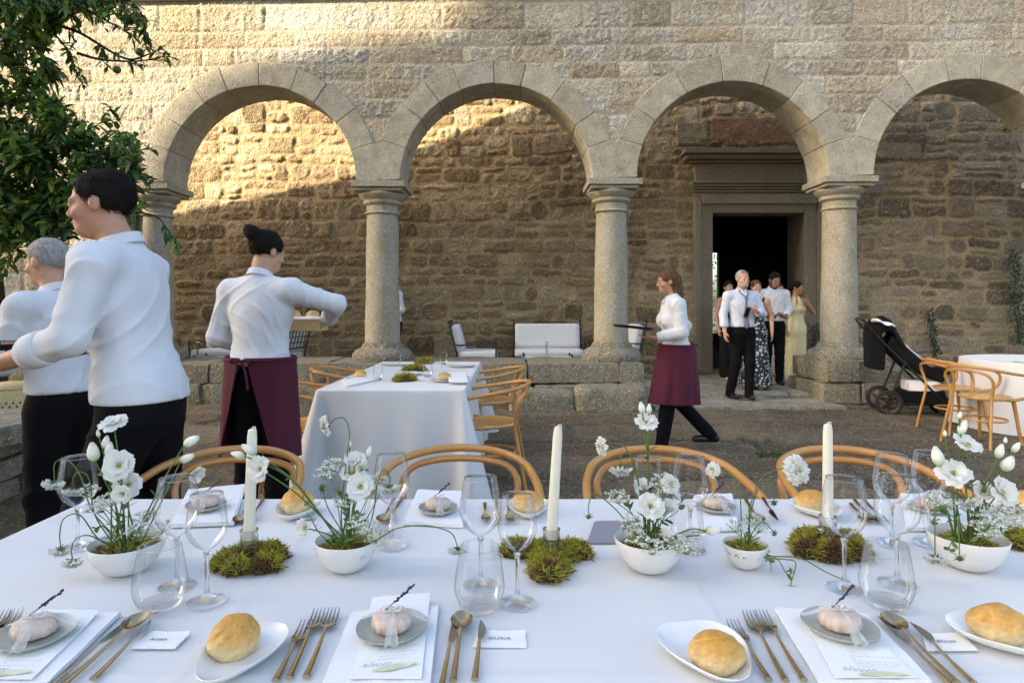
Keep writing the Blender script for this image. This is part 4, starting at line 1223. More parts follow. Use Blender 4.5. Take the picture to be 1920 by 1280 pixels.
# ---- candles and holders -----------------------------------------
CANDLES = []
def candle(holder_label, label, u, v, top, zbase, lean=0.0):
    loc = on(u, v, ZT); z0 = ZT + zbase
    t = thing('candle_holder', holder_label, 'candle holder', (loc.x, loc.y, z0), group='clear glass candle holders on moss')
    m = MB()
    ribs = lambda a, z: 1 + 0.012 * math.cos(18 * a)
    m.lathe([(0, 0), (.021, 0), (.0235, .003), (.0205, .009), (.0185, .013), (.0185, .034), (.0195, .037), (.0182, .0375), (.0135, .036), (.0128, .016), (0, .0155)], 54, wob=ribs)
    m.build('cup', MAT['solid_glass'], t, angle=50)
    h = P(*top, loc.y).z - z0 - 0.016
    c = thing('candle', label, 'candle', (loc.x, loc.y, z0 + 0.016), group='tall ivory candles')
    m = MB(); n = 14; pts, rad = [], []
    for k in range(n + 1):
        q = k / n; pts.append((lean * q * h, 0, h * q)); rad.append(0.0122 - 0.0022 * q if q < 0.97 else 0.0085)
    m.tube(pts, rad, 20)
    m.tube([(lean * h, 0, h), (lean * h, 0, h + .003)], [0.0085, 0.005], 20)
    m.build('wax', MAT['wax'], c, angle=60)
    m = MB(); x = lean * h
    m.tube([(x, 0, h), (x + .001, 0, h + .006), (x + .006, 0, h + .007), (x + .008, -.001, h + .002)], [.0016, .002, .0016, .0008], 6)
    m.build('wick', MAT['wick'], c)
    CANDLES.append((loc, u, v))
candle('glass holder on the moss between the two left flower bowls', 'ivory candle with its tip behind the flower stems', 467, 1052, (474, 806), 0.032, 0.03)
candle('glass holder on the star-shaped moss clump', 'ivory candle leaning slightly, with a curled wick', 1034, 1050, (1049, 802), 0.032, 0.06)
candle('glass holder on the square moss block', 'ivory candle with a ragged wick standing upright', 1552, 1032, (1552, 797), 0.042, 0.0)

# ---- things on the narrow table and the round table ----------------
ZM = 0.75
def onm(u, v): return on(u, v, ZM)
def tiny_plate(label, u, v, r):
    loc = onm(u, v); m = MB()
    m.lathe([(0, .003), (.6, .003), (.85, .006), (1, .014), (.99, .012), (.8, .002), (.5, .0), (0, 0)], 28, sx=r, sy=r * 1.1)
    tag(m.build('plate', MAT['white_glaze'], None, loc=(loc.x, loc.y, ZM + .0015)), label, 'plate', 'white plates on the narrow table')
tiny_plate('white plate with a roll on the narrow table, nearest the open-side chair', 836, 714, .12)
tiny_plate('empty white plate on the narrow table, nearest the arcade', 866, 687, .13)
tiny_plate('white plate behind tumblers on the narrow table, on the waiter\'s side', 740, 684, .13)
tiny_plate('white plate at the waiter\'s corner of the narrow table', 678, 711, .12)
tiny_plate('white plate between the moss clumps of the narrow table', 768, 702, .11)
for k, (u, v, s) in enumerate(((833, 713, 11), (676, 709, 12))):
    loc = onm(u, v); m = roll_mesh(s, .05, .75)
    tag(m.build('bread_roll', MAT['bread_crust'], None, colors=True, loc=(loc.x, loc.y, ZM + .032), angle=180), ('bread roll on the narrow table by the open-side chair', 'bread roll on the narrow table by the waiter')[k], 'bread roll', 'golden bread rolls on the side plates')
for u, v, lab in ((709, 712, 'tumbler at the waiter\'s side of the narrow table'), (757, 688, 'tumbler of the narrow table in front of the second column'), (802, 706, 'tumbler of the narrow table beside the middle moss clump'), (832, 683, 'tumbler of the narrow table farthest from the waiter')):
    tumbler(lab, 0, 0, .12, .04, .036, zt=ZM, loc=onm(u, v), group='tumblers on the narrow table')
for k, q in enumerate((((640, 716), (700, 702), (712, 712), (650, 726)), ((838, 704), (875, 704), (878, 722), (842, 722)))):
    pts = [on(u, v, ZM) for u, v in q]; c = sum(pts, Vector()) / 4
    m = MB(); m.slab([(p.x - c.x, p.y - c.y) for p in (pts[0], pts[3], pts[2], pts[1])], 0, .012)
    tag(m.build('napkin', MAT['napkin_cloth'], None, loc=(c.x, c.y, ZM + .016 * (k == 1) + .001), bevel=.004), ('white napkin on the narrow table by the waiter', 'white napkin beside the roll on the narrow table')[k], 'napkin', 'folded white napkins on the narrow table')
for dx, dy, h, lab in ((-.30, -.36, .22, 'wine glass on the round table nearest its armchairs'), (-.10, -.40, .235, 'wine glass on the round table in the middle of the visible trio'), (.0, -.34, .22, 'wine glass on the round table nearest the picture edge'), (-.42, -.28, .15, 'small wine glass on the round table behind the chair arm')):
    wine_glass('wine_glass', lab, 0, 0, h=h, rb=.05, rr=.04, bh=h * .55, zt=ZM, loc=Vector((RT[0] + dx, RT[1] + dy, ZM)), group='wine glasses on the round table')
for dx, dy, lab in ((-.55, -.32, 'white plate on the round table near the armchairs'), (-.22, -.6, 'white plate at the near rim of the round table')):
    m = MB(); m.lathe([(0, .003), (.6, .003), (.85, .006), (1, .014), (.99, .012), (.8, .002), (.5, .0), (0, 0)], 28, sx=.12, sy=.12)
    tag(m.build('plate', MAT['white_glaze'], None, loc=(RT[0] + dx, RT[1] + dy, ZM + .0015)), lab, 'plate', 'white plates on the round table')

# ---- iron garden seats in the gallery ----------------------------
def iron_seat(name, label, cat, loc, w_, rz, group=None):
    """faces -Y; width w_"""
    t = thing(name, label, cat, loc, rz, group)
    m = MB(); hx = w_ / 2; r = .014
    for s in (-1, 1):
        m.tube([(s * hx, .30, 0), (s * hx, .30, .45), (s * hx, .42, .93)], r, 8)
        m.lathe([(0, .93), (.022, .945), (.026, .962), (.018, .98), (0, .99)], 10, (s * hx, .42, 0))
        m.tube([(s * hx, -.32, 0), (s * hx, -.32, .60)], r, 8)
        m.lathe([(0, .595), (.022, .61), (.026, .627), (.018, .645), (0, .655)], 10, (s * hx, -.32, 0))
        m.tube([(s * hx, -.32, .59), (s * hx, .0, .605), (s * hx, .33, .59)], .012, 8)
        m.tube([(s * hx, -.32, .36), (s * hx, .31, .36)], .012, 8)
    for z, y in ((.36, -.32), (.36, .30), (.9, .413), (.55, .325)):
        m.tube([(-hx, y, z), (hx, y, z)], .012, 8)
    for k in range(1, int(w_ / .09)):
        x = -hx + k * w_ / int(w_ / .09)
        m.tube([(x, .325, .55), (x, .413, .9)], .006, 6)
    for z in (.64, .73, .82):
        m.tube([(-hx, .325 + (z - .55) * .25, z), (hx, .325 + (z - .55) * .25, z)], .006, 6)
    m.build('frame', MAT['black_iron'], t)
    for nm, c, d, ro in (('seat_cushion', (0, -.03, .435), (w_ - .03, .62, .13), 0), ('back_cushion', (0, .285, .70), (w_ - .05, .13, .42), -0.24)):
        m = MB()
        def puff(c=c, d=d):
            n = 10
            mm = MB(); rough_block(mm, (0, 0, 0), d, int(w_ * 77), 0, amp=0.006, n=14, rnd=0.48); return mm
        mm = puff()
        mm.build(nm, MAT['cushion'], t, loc=c, rot=(ro, 0, 0), angle=180)
    return t
zg = FLZ
iron_seat('garden_sofa', 'black iron garden sofa with white cushions facing the courtyard beside the third column', 'sofa', ((1028 - 960) / F * 10.5, 10.5, zg), 1.16, 0.0)
iron_seat('garden_armchair', 'black iron armchair with white cushions seen side-on in the second arch', 'armchair', ((893 - 960) / F * 10.2, 10.2, zg), .62, R(92), 'iron garden armchairs')
iron_seat('garden_sofa', 'black iron garden sofa with white cushions half hidden by the back-turned waiter', 'sofa', ((440 - 960) / F * 10.5, 10.5, zg), 1.2, 0.0)
iron_seat('garden_armchair', 'black iron armchair turned away beside the back-turned waiter', 'armchair', ((520 - 960) / F * 9.9, 9.9, zg), .62, R(-100), 'iron garden armchairs')
iron_seat('garden_armchair', 'black iron armchair partly behind the third column', 'armchair', ((1154 - 960) / F * 10.4, 10.4, zg), .58, R(-60), 'iron garden armchairs')
def low_table(label, u, Y):
    x = (u - 960) / F * Y
    t = thing('coffee_table', label, 'coffee table', (x, Y, zg), group='low iron coffee tables')
    m = MB(); m.box((0, 0, .40), (.78, .42, .02)); m.build('tabletop', MAT['cushion'], t, bevel=.004)
    for sx in (-1, 1):
        for sy in (-1, 1):
            m = MB(); m.tube([(sx * .37, sy * .19, 0), (sx * .37, sy * .19, .43)], .012, 8); m.lathe([(0, .425), (.02, .44), (.02, .455), (0, .468)], 8, (sx * .37, sy * .19, 0)); m.build('leg', MAT['black_iron'], t)
    m = MB()
    for sy in (-1, 1): m.tube([(-.37, sy * .19, .38), (.37, sy * .19, .38)], .01, 6)
    for sx in (-1, 1): m.tube([(sx * .37, -.19, .38), (sx * .37, .19, .38)], .01, 6)
    m.build('frame', MAT['black_iron'], t)
    return x
BUDS = [(low_table('low iron coffee table before the sofa beside the third column', 1026, 9.85), 9.85), (low_table('low iron coffee table before the sofa behind the waiters', 420, 9.75) - .42, 9.75)]

# ================================================================== people
class SDF:
    def __init__(s, lo, hi, h):
        s.lo = np.array(lo, float); s.h = h
        n = np.ceil((np.array(hi) - s.lo) / h).astype(int) + 1
        s.F = np.full(n, 0.3, np.float32)
        s.ax = [(s.lo[i] + h * np.arange(n[i])).astype(np.float32) for i in range(3)]
    def _sub(s, lo, hi):
        sl = []
        for i in range(3):
            a = int(max(0, math.floor((lo[i] - s.lo[i]) / s.h))); b = int(min(s.F.shape[i], math.ceil((hi[i] - s.lo[i]) / s.h) + 1))
            if b <= a: return None
            sl.append(slice(a, b))
        return tuple(sl)
    def _mix(s, sl, d, k, op):
        A = s.F[sl]
        if op == 'add':
            if k > 0:
                t = np.clip(0.5 + 0.5 * (A - d) / k, 0, 1); s.F[sl] = A + (d - A) * t - k * t * (1 - t)
            else: s.F[sl] = np.minimum(A, d)
        else:
            d = -d
            if k > 0:
                t = np.clip(0.5 - 0.5 * (A - d) / k, 0, 1); s.F[sl] = A + (d - A) * t + k * t * (1 - t)
            else: s.F[sl] = np.maximum(A, d)
    def cone(s, a, b, ra, rb, k=0.02, op='add', sq=None):
        a, b = np.array(a, float), np.array(b, float); m = 0.05 + k
        sl = s._sub(np.minimum(a - ra, b - rb) - m, np.maximum(a + ra, b + rb) + m)
        if sl is None: return s
        x, y, z = s.ax[0][sl[0]][:, None, None], s.ax[1][sl[1]][None, :, None], s.ax[2][sl[2]][None, None, :]
        d = b - a; L2 = max(float(d @ d), 1e-9)
        t = np.clip(((x - a[0]) * d[0] + (y - a[1]) * d[1] + (z - a[2]) * d[2]) / L2, 0, 1)
        dist = np.sqrt((x - a[0] - t * d[0]) ** 2 + (y - a[1] - t * d[1]) ** 2 + (z - a[2] - t * d[2]) ** 2) - (ra + (rb - ra) * t)
        s._mix(sl, dist, k, op); return s
    def ell(s, c, r, k=0.02, M=None, op='add'):
        c, r = np.array(c, float), np.array(r, float); m = 0.05 + k + max(r)
        sl = s._sub(c - m, c + m)
        if sl is None: return s
        x, y, z = s.ax[0][sl[0]][:, None, None] - c[0], s.ax[1][sl[1]][None, :, None] - c[1], s.ax[2][sl[2]][None, None, :] - c[2]
        if M is not None:
            M = np.array(M); x, y, z = (M[0, i] * x + M[1, i] * y + M[2, i] * z for i in range(3))
        k0 = np.sqrt((x / r[0]) ** 2 + (y / r[1]) ** 2 + (z / r[2]) ** 2) + 1e-6
        k1 = np.sqrt((x / r[0] ** 2) ** 2 + (y / r[1] ** 2) ** 2 + (z / r[2] ** 2) ** 2) + 1e-6
        s._mix(sl, k0 * (k0 - 1) / k1, k, op); return s
    def cut(s, p, n, k=0.0):
        x, y, z = s.ax[0][:, None, None], s.ax[1][None, :, None], s.ax[2][None, None, :]
        d = (x - p[0]) * n[0] + (y - p[1]) * n[1] + (z - p[2]) * n[2]
        s.F = np.maximum(s.F, d.astype(np.float32)); return s
    def wrinkle(s, amp, f, seed=0, stretch=(1, 1, 1)):
        x, y, z = s.ax[0][:, None, None] * stretch[0], s.ax[1][None, :, None] * stretch[1], s.ax[2][None, None, :] * stretch[2]
        w_ = np.sin(f * (x * 0.8 + z * 1.1 + 0.4 * np.sin(f * 0.4 * y + seed)) + seed) * np.sin(f * (y * 0.9 - z * 0.5 + 0.5 * np.sin(f * .35 * x)) + seed * 2) + 0.6 * np.sin(f * 1.9 * (z + 0.4 * x - 0.3 * y) + 3 * np.sin(f * .3 * (x + y)) + seed)
        s.F = s.F + (amp * w_).astype(np.float32) * (np.abs(s.F) < 0.06); return s
    def folds(s, amp, f, dirs, seed=0):
        x, y, z = s.ax[0][:, None, None], s.ax[1][None, :, None], s.ax[2][None, None, :]
        tot = 0
        for i, d in enumerate(dirs):
            ph = f * (x * d[0] + y * d[1] + z * d[2]) + 1.3 * np.sin(f * .31 * (x * d[2] - z * d[0] + .5 * y) + seed + i) + seed * 1.7
            mask = .5 + .5 * np.sin(f * .23 * (x + .7 * y - 1.3 * z) + seed * 2.1 + i * 2.4)
            tot = tot + (1 - np.abs(np.sin(ph))) ** 2.5 * mask ** 2.5
        s.F = s.F - (amp * tot).astype(np.float32) * (np.abs(s.F) < 0.05); return s
    def mesh(s):
        F = s.F; S = F < 0
        c = np.zeros([n - 1 for n in F.shape], np.int8)
        for o in np.ndindex(2, 2, 2):
            c += S[o[0]:F.shape[0] - 1 + o[0], o[1]:F.shape[1] - 1 + o[1], o[2]:F.shape[2] - 1 + o[2]]
        act = (c > 0) & (c < 8)
        idx = np.full(act.shape, -1, np.int32); I, J, K = np.nonzero(act); n = len(I); idx[I, J, K] = np.arange(n)
        acc = np.zeros((n, 3)); cnt = np.zeros(n)
        for a in np.ndindex(2, 2, 2):
            for ax in range(3):
                if a[ax]: continue
                b = list(a); b[ax] = 1
                fa, fb = F[I + a[0], J + a[1], K + a[2]], F[I + b[0], J + b[1], K + b[2]]
                cr = (fa < 0) != (fb < 0)
                t = np.where(cr, fa / np.where(cr, fa - fb, 1), 0)
                p = np.array(a, float)[None, :] + np.zeros((n, 3)); p[:, ax] += t
                acc += p * cr[:, None]; cnt += cr
        V = s.lo + s.h * (np.stack([I, J, K], 1) + acc / cnt[:, None])
        Q = []
        for ax in range(3):
            u, v = (ax + 1) % 3, (ax + 2) % 3
            A = np.take(S, range(S.shape[ax] - 1), ax); B = np.take(S, range(1, S.shape[ax]), ax)
            d = A != B
            E = np.argwhere(d); ok = (E[:, u] > 0) & (E[:, v] > 0) & (E[:, u] < act.shape[u]) & (E[:, v] < act.shape[v]); E = E[ok]
            ins = A[tuple(E.T)]
            def cell(du, dv):
                q = E.copy(); q[:, u] += du; q[:, v] += dv; return idx[tuple(q.T)]
            q = np.stack([cell(-1, -1), cell(0, -1), cell(0, 0), cell(-1, 0)], 1)
            q[~ins] = q[~ins][:, ::-1]
            Q.append(q)
        Q = np.concatenate(Q); Q = Q[(Q >= 0).all(1)]
        return V, Q

mat('skin', (1, 1, 1), 0.5, attr=True, var=0.14, vscale=38, sss=0.15, bump=0.25, bscale=260, bdist=0.002, detail=9)
mat('hair_dark', (0.012, 0.009, 0.007), 0.8, var=0.5, vscale=140, bump=0.9, bscale=190, stretch=(1, .5, .16), spec=0.2)
mat('hair_brown', (0.12, 0.06, 0.03), 0.5, var=0.5, vscale=140, bump=0.9, bscale=190, stretch=(1, .5, .16), spec=0.2)
mat('hair_grey', (0.38, 0.36, 0.34), 0.6, var=0.4, vscale=140, bump=0.9, bscale=190, stretch=(1, .5, .16), spec=0.2)
mat('shirt_white', (0.68, 0.685, 0.71), 0.85, var=0.04, vscale=5, bump=0.25, bscale=18, bdist=0.015, stretch=(1, 1, .6))
mat('shirt_blue', (0.58, 0.61, 0.70), 0.85, var=0.04, vscale=5, bump=0.25, bscale=18, bdist=0.015, stretch=(1, 1, .6))
mat('trouser_black', (0.0045, 0.0045, 0.0055), 0.9, spec=0.15, var=0.2, vscale=8, bump=0.1, bscale=50)
mat('shoe_black', (0.012, 0.011, 0.011), 0.35, var=0.2)
mat('apron_burgundy', (0.078, 0.004, 0.020), 0.85, var=0.12, vscale=4, bump=0.1, bscale=300)
mat('satin_yellow', (0.74, 0.66, 0.36), 0.35, var=0.05, vscale=3, bump=0.1, bscale=12, bdist=0.02)
mat('dress_black', (0.005, 0.005, 0.006), 0.8, spec=0.2, var=0.1)
mat('dress_lilac', (0.55, 0.47, 0.52), 0.7, var=0.05)
mat('tie_grey', (0.17, 0.18, 0.22), 0.6, var=0.1, vscale=40)
mat('black_plastic', (0.015, 0.015, 0.017), 0.35, var=0.1)
def floral():
    m = mat('dress_floral', (0.015, 0.016, 0.02), 0.75, var=0.1)
    t = m.node_tree; N, L = t.nodes, t.links
    tc = N.new('ShaderNodeTexCoord'); vo = N.new('ShaderNodeTexVoronoi'); vo.inputs['Scale'].default_value = 21; L.new(tc.outputs['Object'], vo.inputs['Vector'])
    nz = N.new('ShaderNodeTexNoise'); nz.inputs['Scale'].default_value = 60; L.new(tc.outputs['Object'], nz.inputs['Vector'])
    ad = N.new('ShaderNodeMath'); L.new(vo.outputs['Distance'], ad.inputs[0]); ad.inputs[1].default_value = 0; 
    mu = N.new('ShaderNodeMath'); mu.operation = 'MULTIPLY_ADD'; L.new(nz.outputs['Fac'], mu.inputs[0]); mu.inputs[1].default_value = 0.35; L.new(ad.outputs[0], mu.inputs[2])
    rp = N.new('ShaderNodeValToRGB'); rp.color_ramp.elements[0].position = 0.52; rp.color_ramp.elements[0].color = (0.42, 0.52, 0.5, 1); rp.color_ramp.elements[1].position = 0.57; rp.color_ramp.elements[1].color = (0.012, 0.014, 0.02, 1)
    L.new(mu.outputs[0], rp.inputs[0]); L.new(rp.outputs[0], N['Principled BSDF'].inputs['Base Color'])
floral()

def hand_prims(S, W, d, nrm, curl, k=0.008, sc_=1.0, right=True):
    """palm and five fingers: W wrist, d towards the fingers, nrm out of the palm"""
    W, d, nrm = np.array(W, float), np.array(d, float), np.array(nrm, float)
    d /= np.linalg.norm(d); nrm -= d * (nrm @ d); nrm /= np.linalg.norm(nrm)
    side = np.cross(d, nrm) * (1 if right else -1)     # towards the thumb
    for q in (-.026, -.009, .009, .026):
        S.cone(W + d * .01 * sc_ + side * q * .55 * sc_, W + d * .085 * sc_ + side * q * sc_, .0155 * sc_, .0125 * sc_, k)
    for q, ln, rr in ((-.031, .058, .0078), (-.0105, .072, .0088), (.0105, .078, .009), (.031, .070, .0088)):
        b = W + d * .088 * sc_ + side * q * sc_
        a1 = curl * (0.75 + 0.12 * (q < 0)); a2 = curl * 1.75
        d1 = d * math.cos(a1) + nrm * math.sin(a1); d2 = d * math.cos(a2) + nrm * math.sin(a2)
        p1 = b + d1 * ln * .48 * sc_; p2 = p1 + d2 * ln * .52 * sc_
        S.cone(b, p1, rr * 1.05 * sc_, rr * sc_, .004); S.cone(p1, p2, rr * sc_, rr * .8 * sc_, .003)
    b = W + d * .03 * sc_ + side * .024 * sc_
    t1 = d * .62 + side * .75 + nrm * .25; t1 /= np.linalg.norm(t1)
    p1 = b + t1 * .045 * sc_; t2 = d * .85 + side * .25 + nrm * .5 * (1 if curl > .3 else .3); t2 /= np.linalg.norm(t2)
    S.cone(b, p1, .0145 * sc_, .0115 * sc_, .008); S.cone(p1, p1 + t2 * .034 * sc_, .011 * sc_, .0085 * sc_, .003)

def skirt_mesh(cz, ztop, zbot, rx, ry, flare, a0, a1, folds, amp, seed, lean=None):
    """cloth wrapped round the hips; the gap at the back widens to the angle a0 at the hem; a1 stretches it front to back"""
    m = MB(); ph = seed * 1.7
    def f(a, b):
        g_ = 0.10 + a0 * b
        t = -math.pi / 2 + g_ + (2 * math.pi - 2 * g_) * a
        z = ztop + (zbot - ztop) * b
        q = 1 + flare * b + amp * (0.2 + 0.8 * b) * math.sin(folds * t + ph + 1.5 * b) + 0.5 * amp * b * math.sin(folds * 1.9 * t + ph * 2) + 0.35 * amp * (.3 + b) * (1 - abs(math.sin(folds * 1.3 * t + 2.2 * b + ph))) ** 3 + 0.012 * (1 - abs(math.sin(11 * b + 1.5 * t))) ** 4 * (1 - b)
        open_ = 0.25 * max(0, b - .1) * ((abs(2 * a - 1)) ** 8)
        return (rx * q * math.cos(t), ry * (q + a1 * b) * math.sin(t) + cz + a1 * .2 * b * ry, z)
    m.grid(f, 140, 40)
    return m

def person(label, loc, rz, H=1.75, female=False, lean=0.0, head=(0, 0), arms=None, legs=None, skin=(0.50, 0.27, 0.17), hair='short', hair_m='hair_dark',
           top='shirt_white', sleeve=1.0, hem=None, bottom='trousers', dress=None, apron=False, beard=None, h=0.009, collar=True, tie=False, shoe_col='shoe_black', tucked=True, seed=1, sunglasses=False):
    t = thing('person', label, 'person', loc, rz)
    s = H / 1.75
    t.scale = (s, s, s)
    la = R(lean)
    def T(p):
        x, y, z = p; z0 = z - .95
        return np.array((x, y * math.cos(la) + z0 * math.sin(la), .95 + z0 * math.cos(la) - y * math.sin(la)))
    sh = .168 if female else .192
    shL, shR = T((-sh, -.012, 1.405)), T((sh, -.012, 1.405))
    arms = arms or {}
    dfl = {'L': ((-.235, -.05, 1.15), (-.255, .05, .91), (-.1, .25, -1), (1, .1, .0), .35), 'R': ((.235, -.05, 1.15), (.255, .05, .91), (.1, .25, -1), (-1, .1, 0), .35)}
    A = {k: arms.get(k, dfl[k]) for k in 'LR'}
    legs = legs or {'L': ((-.095, .02, .49), (-.10, 0, .085), 0.0), 'R': ((.095, .02, .49), (.10, 0, .085), 0.0)}
    nb, hc = T((0, -.015, 1.475)), T((0, .012, 1.635))
    yaw, pit = R(head[0]), R(head[1])
    M = np.array(Matrix.Rotation(yaw, 3, 'Z') @ Matrix.Rotation(-pit - la * 0.3, 3, 'X'))
    piv = hc + np.array((0, -.02, -.09))
    def Hd(p): return piv + M @ (np.array(p) + np.array((0, .02, .09)))
    pts = [shL, shR, hc, A['L'][0], A['L'][1], A['R'][0], A['R'][1], (0, .2, 1), (0, -.2, 1), (.25, 0, 1), (-.25, 0, 1)] + [q for l in legs.values() for q in l[:2]]
    lo = np.min([np.array(p) for p in pts], 0) - .24; hi = np.max([np.array(p) for p in pts], 0) + .24
    lo[2] = max(lo[2], -.05); hi[2] = hc[2] + .22
    # ---- body, one continuous surface
    S = SDF(lo, hi, h)
    S.ell(T((0, 0, 1.28)), (.15 if female else .165, .10, .20), .05); S.ell(T((0, 0, 1.08)), (.125 if female else .14, .095, .17), .05); S.ell((0, -.005, .95), (.135, .09, .10), .04)
    if female:
        for q in (-.075, .075): S.ell(T((q, .085, 1.27)), (.062, .055, .062), .03)
    S.cone(shL, shR, .05, .05, .04)
    S.cone(T((0, -.02, 1.41)), nb, .07, .055, .05)
    S.cone(nb, Hd((0, -.02, -.07)), .05 if female else .058, .046 if female else .053, .03)
    for k in 'LR':
        e, wr, hd, pn, cu = A[k]
        S.cone(shL if k == 'L' else shR, e, .05 if female else .055, .038 if female else .042, .03)
        S.cone(e, wr, .037 if female else .042, .024 if female else .028, .02)
        hand_prims(S, wr, hd, pn, cu, right=(k == 'R'), sc_=.92 if female else 1.0)
        kn, an, toe = legs[k]
        sx = -1 if k == 'L' else 1
        S.cone((sx * .088, 0, .90), kn, .074, .050, .03); S.cone(kn, np.array(an) + (0, 0, .02), .052, .034, .02)
        ta = np.array((math.sin(toe) * -sx, math.cos(toe), 0))
        S.cone(np.array(an) + (0, -.03, -.05), np.array(an) + ta * .15 + (0, 0, -.055), .032, .026, .02)
    # head
    S.ell(Hd((0, -.012, .035)), (.074, .093, .088), .02, M); S.ell(Hd((0, .018, -.035)), (.058, .066, .074), .03, M); S.ell(Hd((0, .058, -.080)), (.032, .028, .025), .03, M)
    S.ell(Hd((0, .074, .022)), (.052, .016, .012), .018, M)
    for q in (-1, 1):
        S.ell(Hd((q * .031, .092, .006)), (.017, .012, .011), .01, M, 'sub'); S.ell(Hd((q * .031, .078, .005)), (.0135, .0135, .0125), .003, M)
        S.ell(Hd((q * .076, -.008, -.004)), (.009, .018, .027), .008, M); S.ell(Hd((q * .042, .062, -.025)), (.022, .018, .018), .02, M)
    S.cone(Hd((0, .084, .014)), Hd((0, .104, -.020)), .0075, .0105, .008); S.ell(Hd((0, .092, -.026)), (.018, .012, .009), .008, M)
    S.ell(Hd((0, .087, -.049)), (.022, .009, .006), .008, M); S.ell(Hd((0, .085, -.060)), (.019, .009, .006), .007, M)
    if beard: S.ell(Hd((0, .058, -.075)), (.047, .042, .042), .02, M)
    V, Q = S.mesh()
    col = np.tile(np.array(skin), (len(V), 1))
    e = (V - piv) @ M - np.array((0, .02, .09))
    def dab(c, r, cc, soft=0.3):
        nonlocal col
        d = np.sqrt((((e - np.array(c)) / np.array(r)) ** 2).sum(1)); q = sstep(1.0, 1 - soft, d)[:, None]
        col = col * (1 - q) + np.array(cc) * q
    red = np.array(skin) * np.array((1.12, .82, .8))
    for q in (-1, 1): dab((q * .04, .07, -.03), (.028, .03, .024), red, .9)
    dab((0, .11, -.02), (.016, .02, .016), red, .9)
    dab((0, .09, -.055), (.024, .018, .0105), np.array(skin) * np.array((.95, .55, .55)))
    hcol = {'hair_dark': (.02, .015, .012), 'hair_brown': (.10, .055, .03), 'hair_grey': (.3, .28, .26)}[hair_m]
    for q in (-1, 1):
        dab((q * .032, .085, .027), (.020, .02, .0055), hcol, .6)
        dab((q * .031, .09, .005), (.0125, .014, .0065), (.75, .72, .7)); dab((q * .031, .093, .005), (.0058, .012, .0062), (.03, .02, .015))
    if beard:
        dab((0, .05, -.088), (.066, .075, .040), beard, .35); dab((0, .1, -.044), (.030, .03, .008), beard, .4)
        for q in (-1, 1): dab((q * .058, .02, -.05), (.022, .04, .055), beard, .5)
        dab((0, .1, -.056), (.017, .02, .006), np.array(skin) * np.array((.9, .55, .55)))
    np_mesh('body', V, Q, MAT['skin'], col, t)
    # ---- hair
    S = SDF(hc - .27, hc + .24, min(h, .008))
    S.ell(Hd((0, -.016, .040)), (.0795, .0985, .090), .02, M)
    if hair == 'short':
        S.ell(Hd((0, .100, -.03)), (.10, .088, .108), .01, M, 'sub'); S.ell(Hd((0, .03, -.105)), (.2, .1, .085), .02, M, 'sub'); S.ell(Hd((0, -.05, -.150)), (.2, .1, .085), .02, M, 'sub')
        for q_ in (-1, 1): S.ell(Hd((q_ * .085, .0, -.01)), (.02, .03, .042), .01, M, 'sub')
    elif hair == 'receding':
        S.ell(Hd((0, .095, .0)), (.09, .095, .115), .01, M, 'sub'); S.ell(Hd((0, .0, -.115)), (.2, .2, .075), .02, M, 'sub')
    else:
        S.ell(Hd((0, .102, -.035)), (.066, .075, .105), .01, M, 'sub')
        if hair == 'bun':
            S.ell(Hd((0, .0, -.125)), (.2, .2, .07), .02, M, 'sub'); S.ell(Hd((0.005, -.118, .085)), (.042, .038, .04), .012, M); S.ell(Hd((-.01, -.14, .10)), (.03, .02, .028), .01, M)
        elif hair == 'lowbun':
            S.ell(Hd((0, .0, -.125)), (.2, .2, .07), .02, M, 'sub'); S.ell(Hd((0, -.115, -.01)), (.045, .04, .045), .012, M)
        elif hair == 'long':
            S.cone(Hd((0, -.06, .0)), Hd((0, -.075, -.15)), .078, .06, .03); S.ell(Hd((0, .06, -.13)), (.08, .08, .12), .02, M, 'sub')
    S.wrinkle(.0022, 90, seed, (1, 1, .35))
    V, Q = S.mesh()
    rh = np.random.default_rng(seed); N_ = 2200 if h < .008 else 500
    fn = np.cross(V[Q[:, 2]] - V[Q[:, 0]], V[Q[:, 3]] - V[Q[:, 1]]); vn = np.zeros_like(V)
    for k in range(4): np.add.at(vn, Q[:, k], fn)
    vn /= np.linalg.norm(vn, axis=1, keepdims=True) + 1e-9
    pk = rh.integers(0, len(V), N_); p, n_ = V[pk], vn[pk]
    comb = {'bun': Hd((0, -.11, .08)), 'lowbun': Hd((0, -.115, -.01))}.get(hair)
    tg = (comb - p) if comb is not None else np.tile(M @ np.array((0, -.6, -.8) if hair != 'long' else (0, -.15, -1)), (N_, 1))
    tg = tg / (np.linalg.norm(tg, axis=1, keepdims=True) + 1e-9) + rh.normal(0, .22, (N_, 3)); tg -= n_ * (tg * n_).sum(1, keepdims=True); tg /= np.linalg.norm(tg, axis=1, keepdims=True) + 1e-9
    sd_ = np.cross(tg, n_); L_ = (rh.uniform(.018, .038, N_) * (1.6 if hair == 'long' else 1))[:, None]; wd_ = .0009
    rows = [(p - n_ * .002, wd_), (p + tg * L_ * .5 + n_ * (.0045 - L_ ** 2 / .75), wd_), (p + tg * L_ + n_ * (.004 - L_ ** 2 / .19), wd_ * .3)]
    SV = np.concatenate([np.stack([c_ - sd_ * w__, c_ + sd_ * w__], 1) for c_, w__ in rows], 1).reshape(-1, 3)
    b_ = len(V) + 6 * np.arange(N_)[:, None]; SQ = np.concatenate([b_ + np.array([0, 1, 3, 2]), b_ + np.array([2, 3, 5, 4])])
    np_mesh('hair', np.concatenate([V, SV]), np.concatenate([Q, SQ]), MAT[hair_m], None, t)
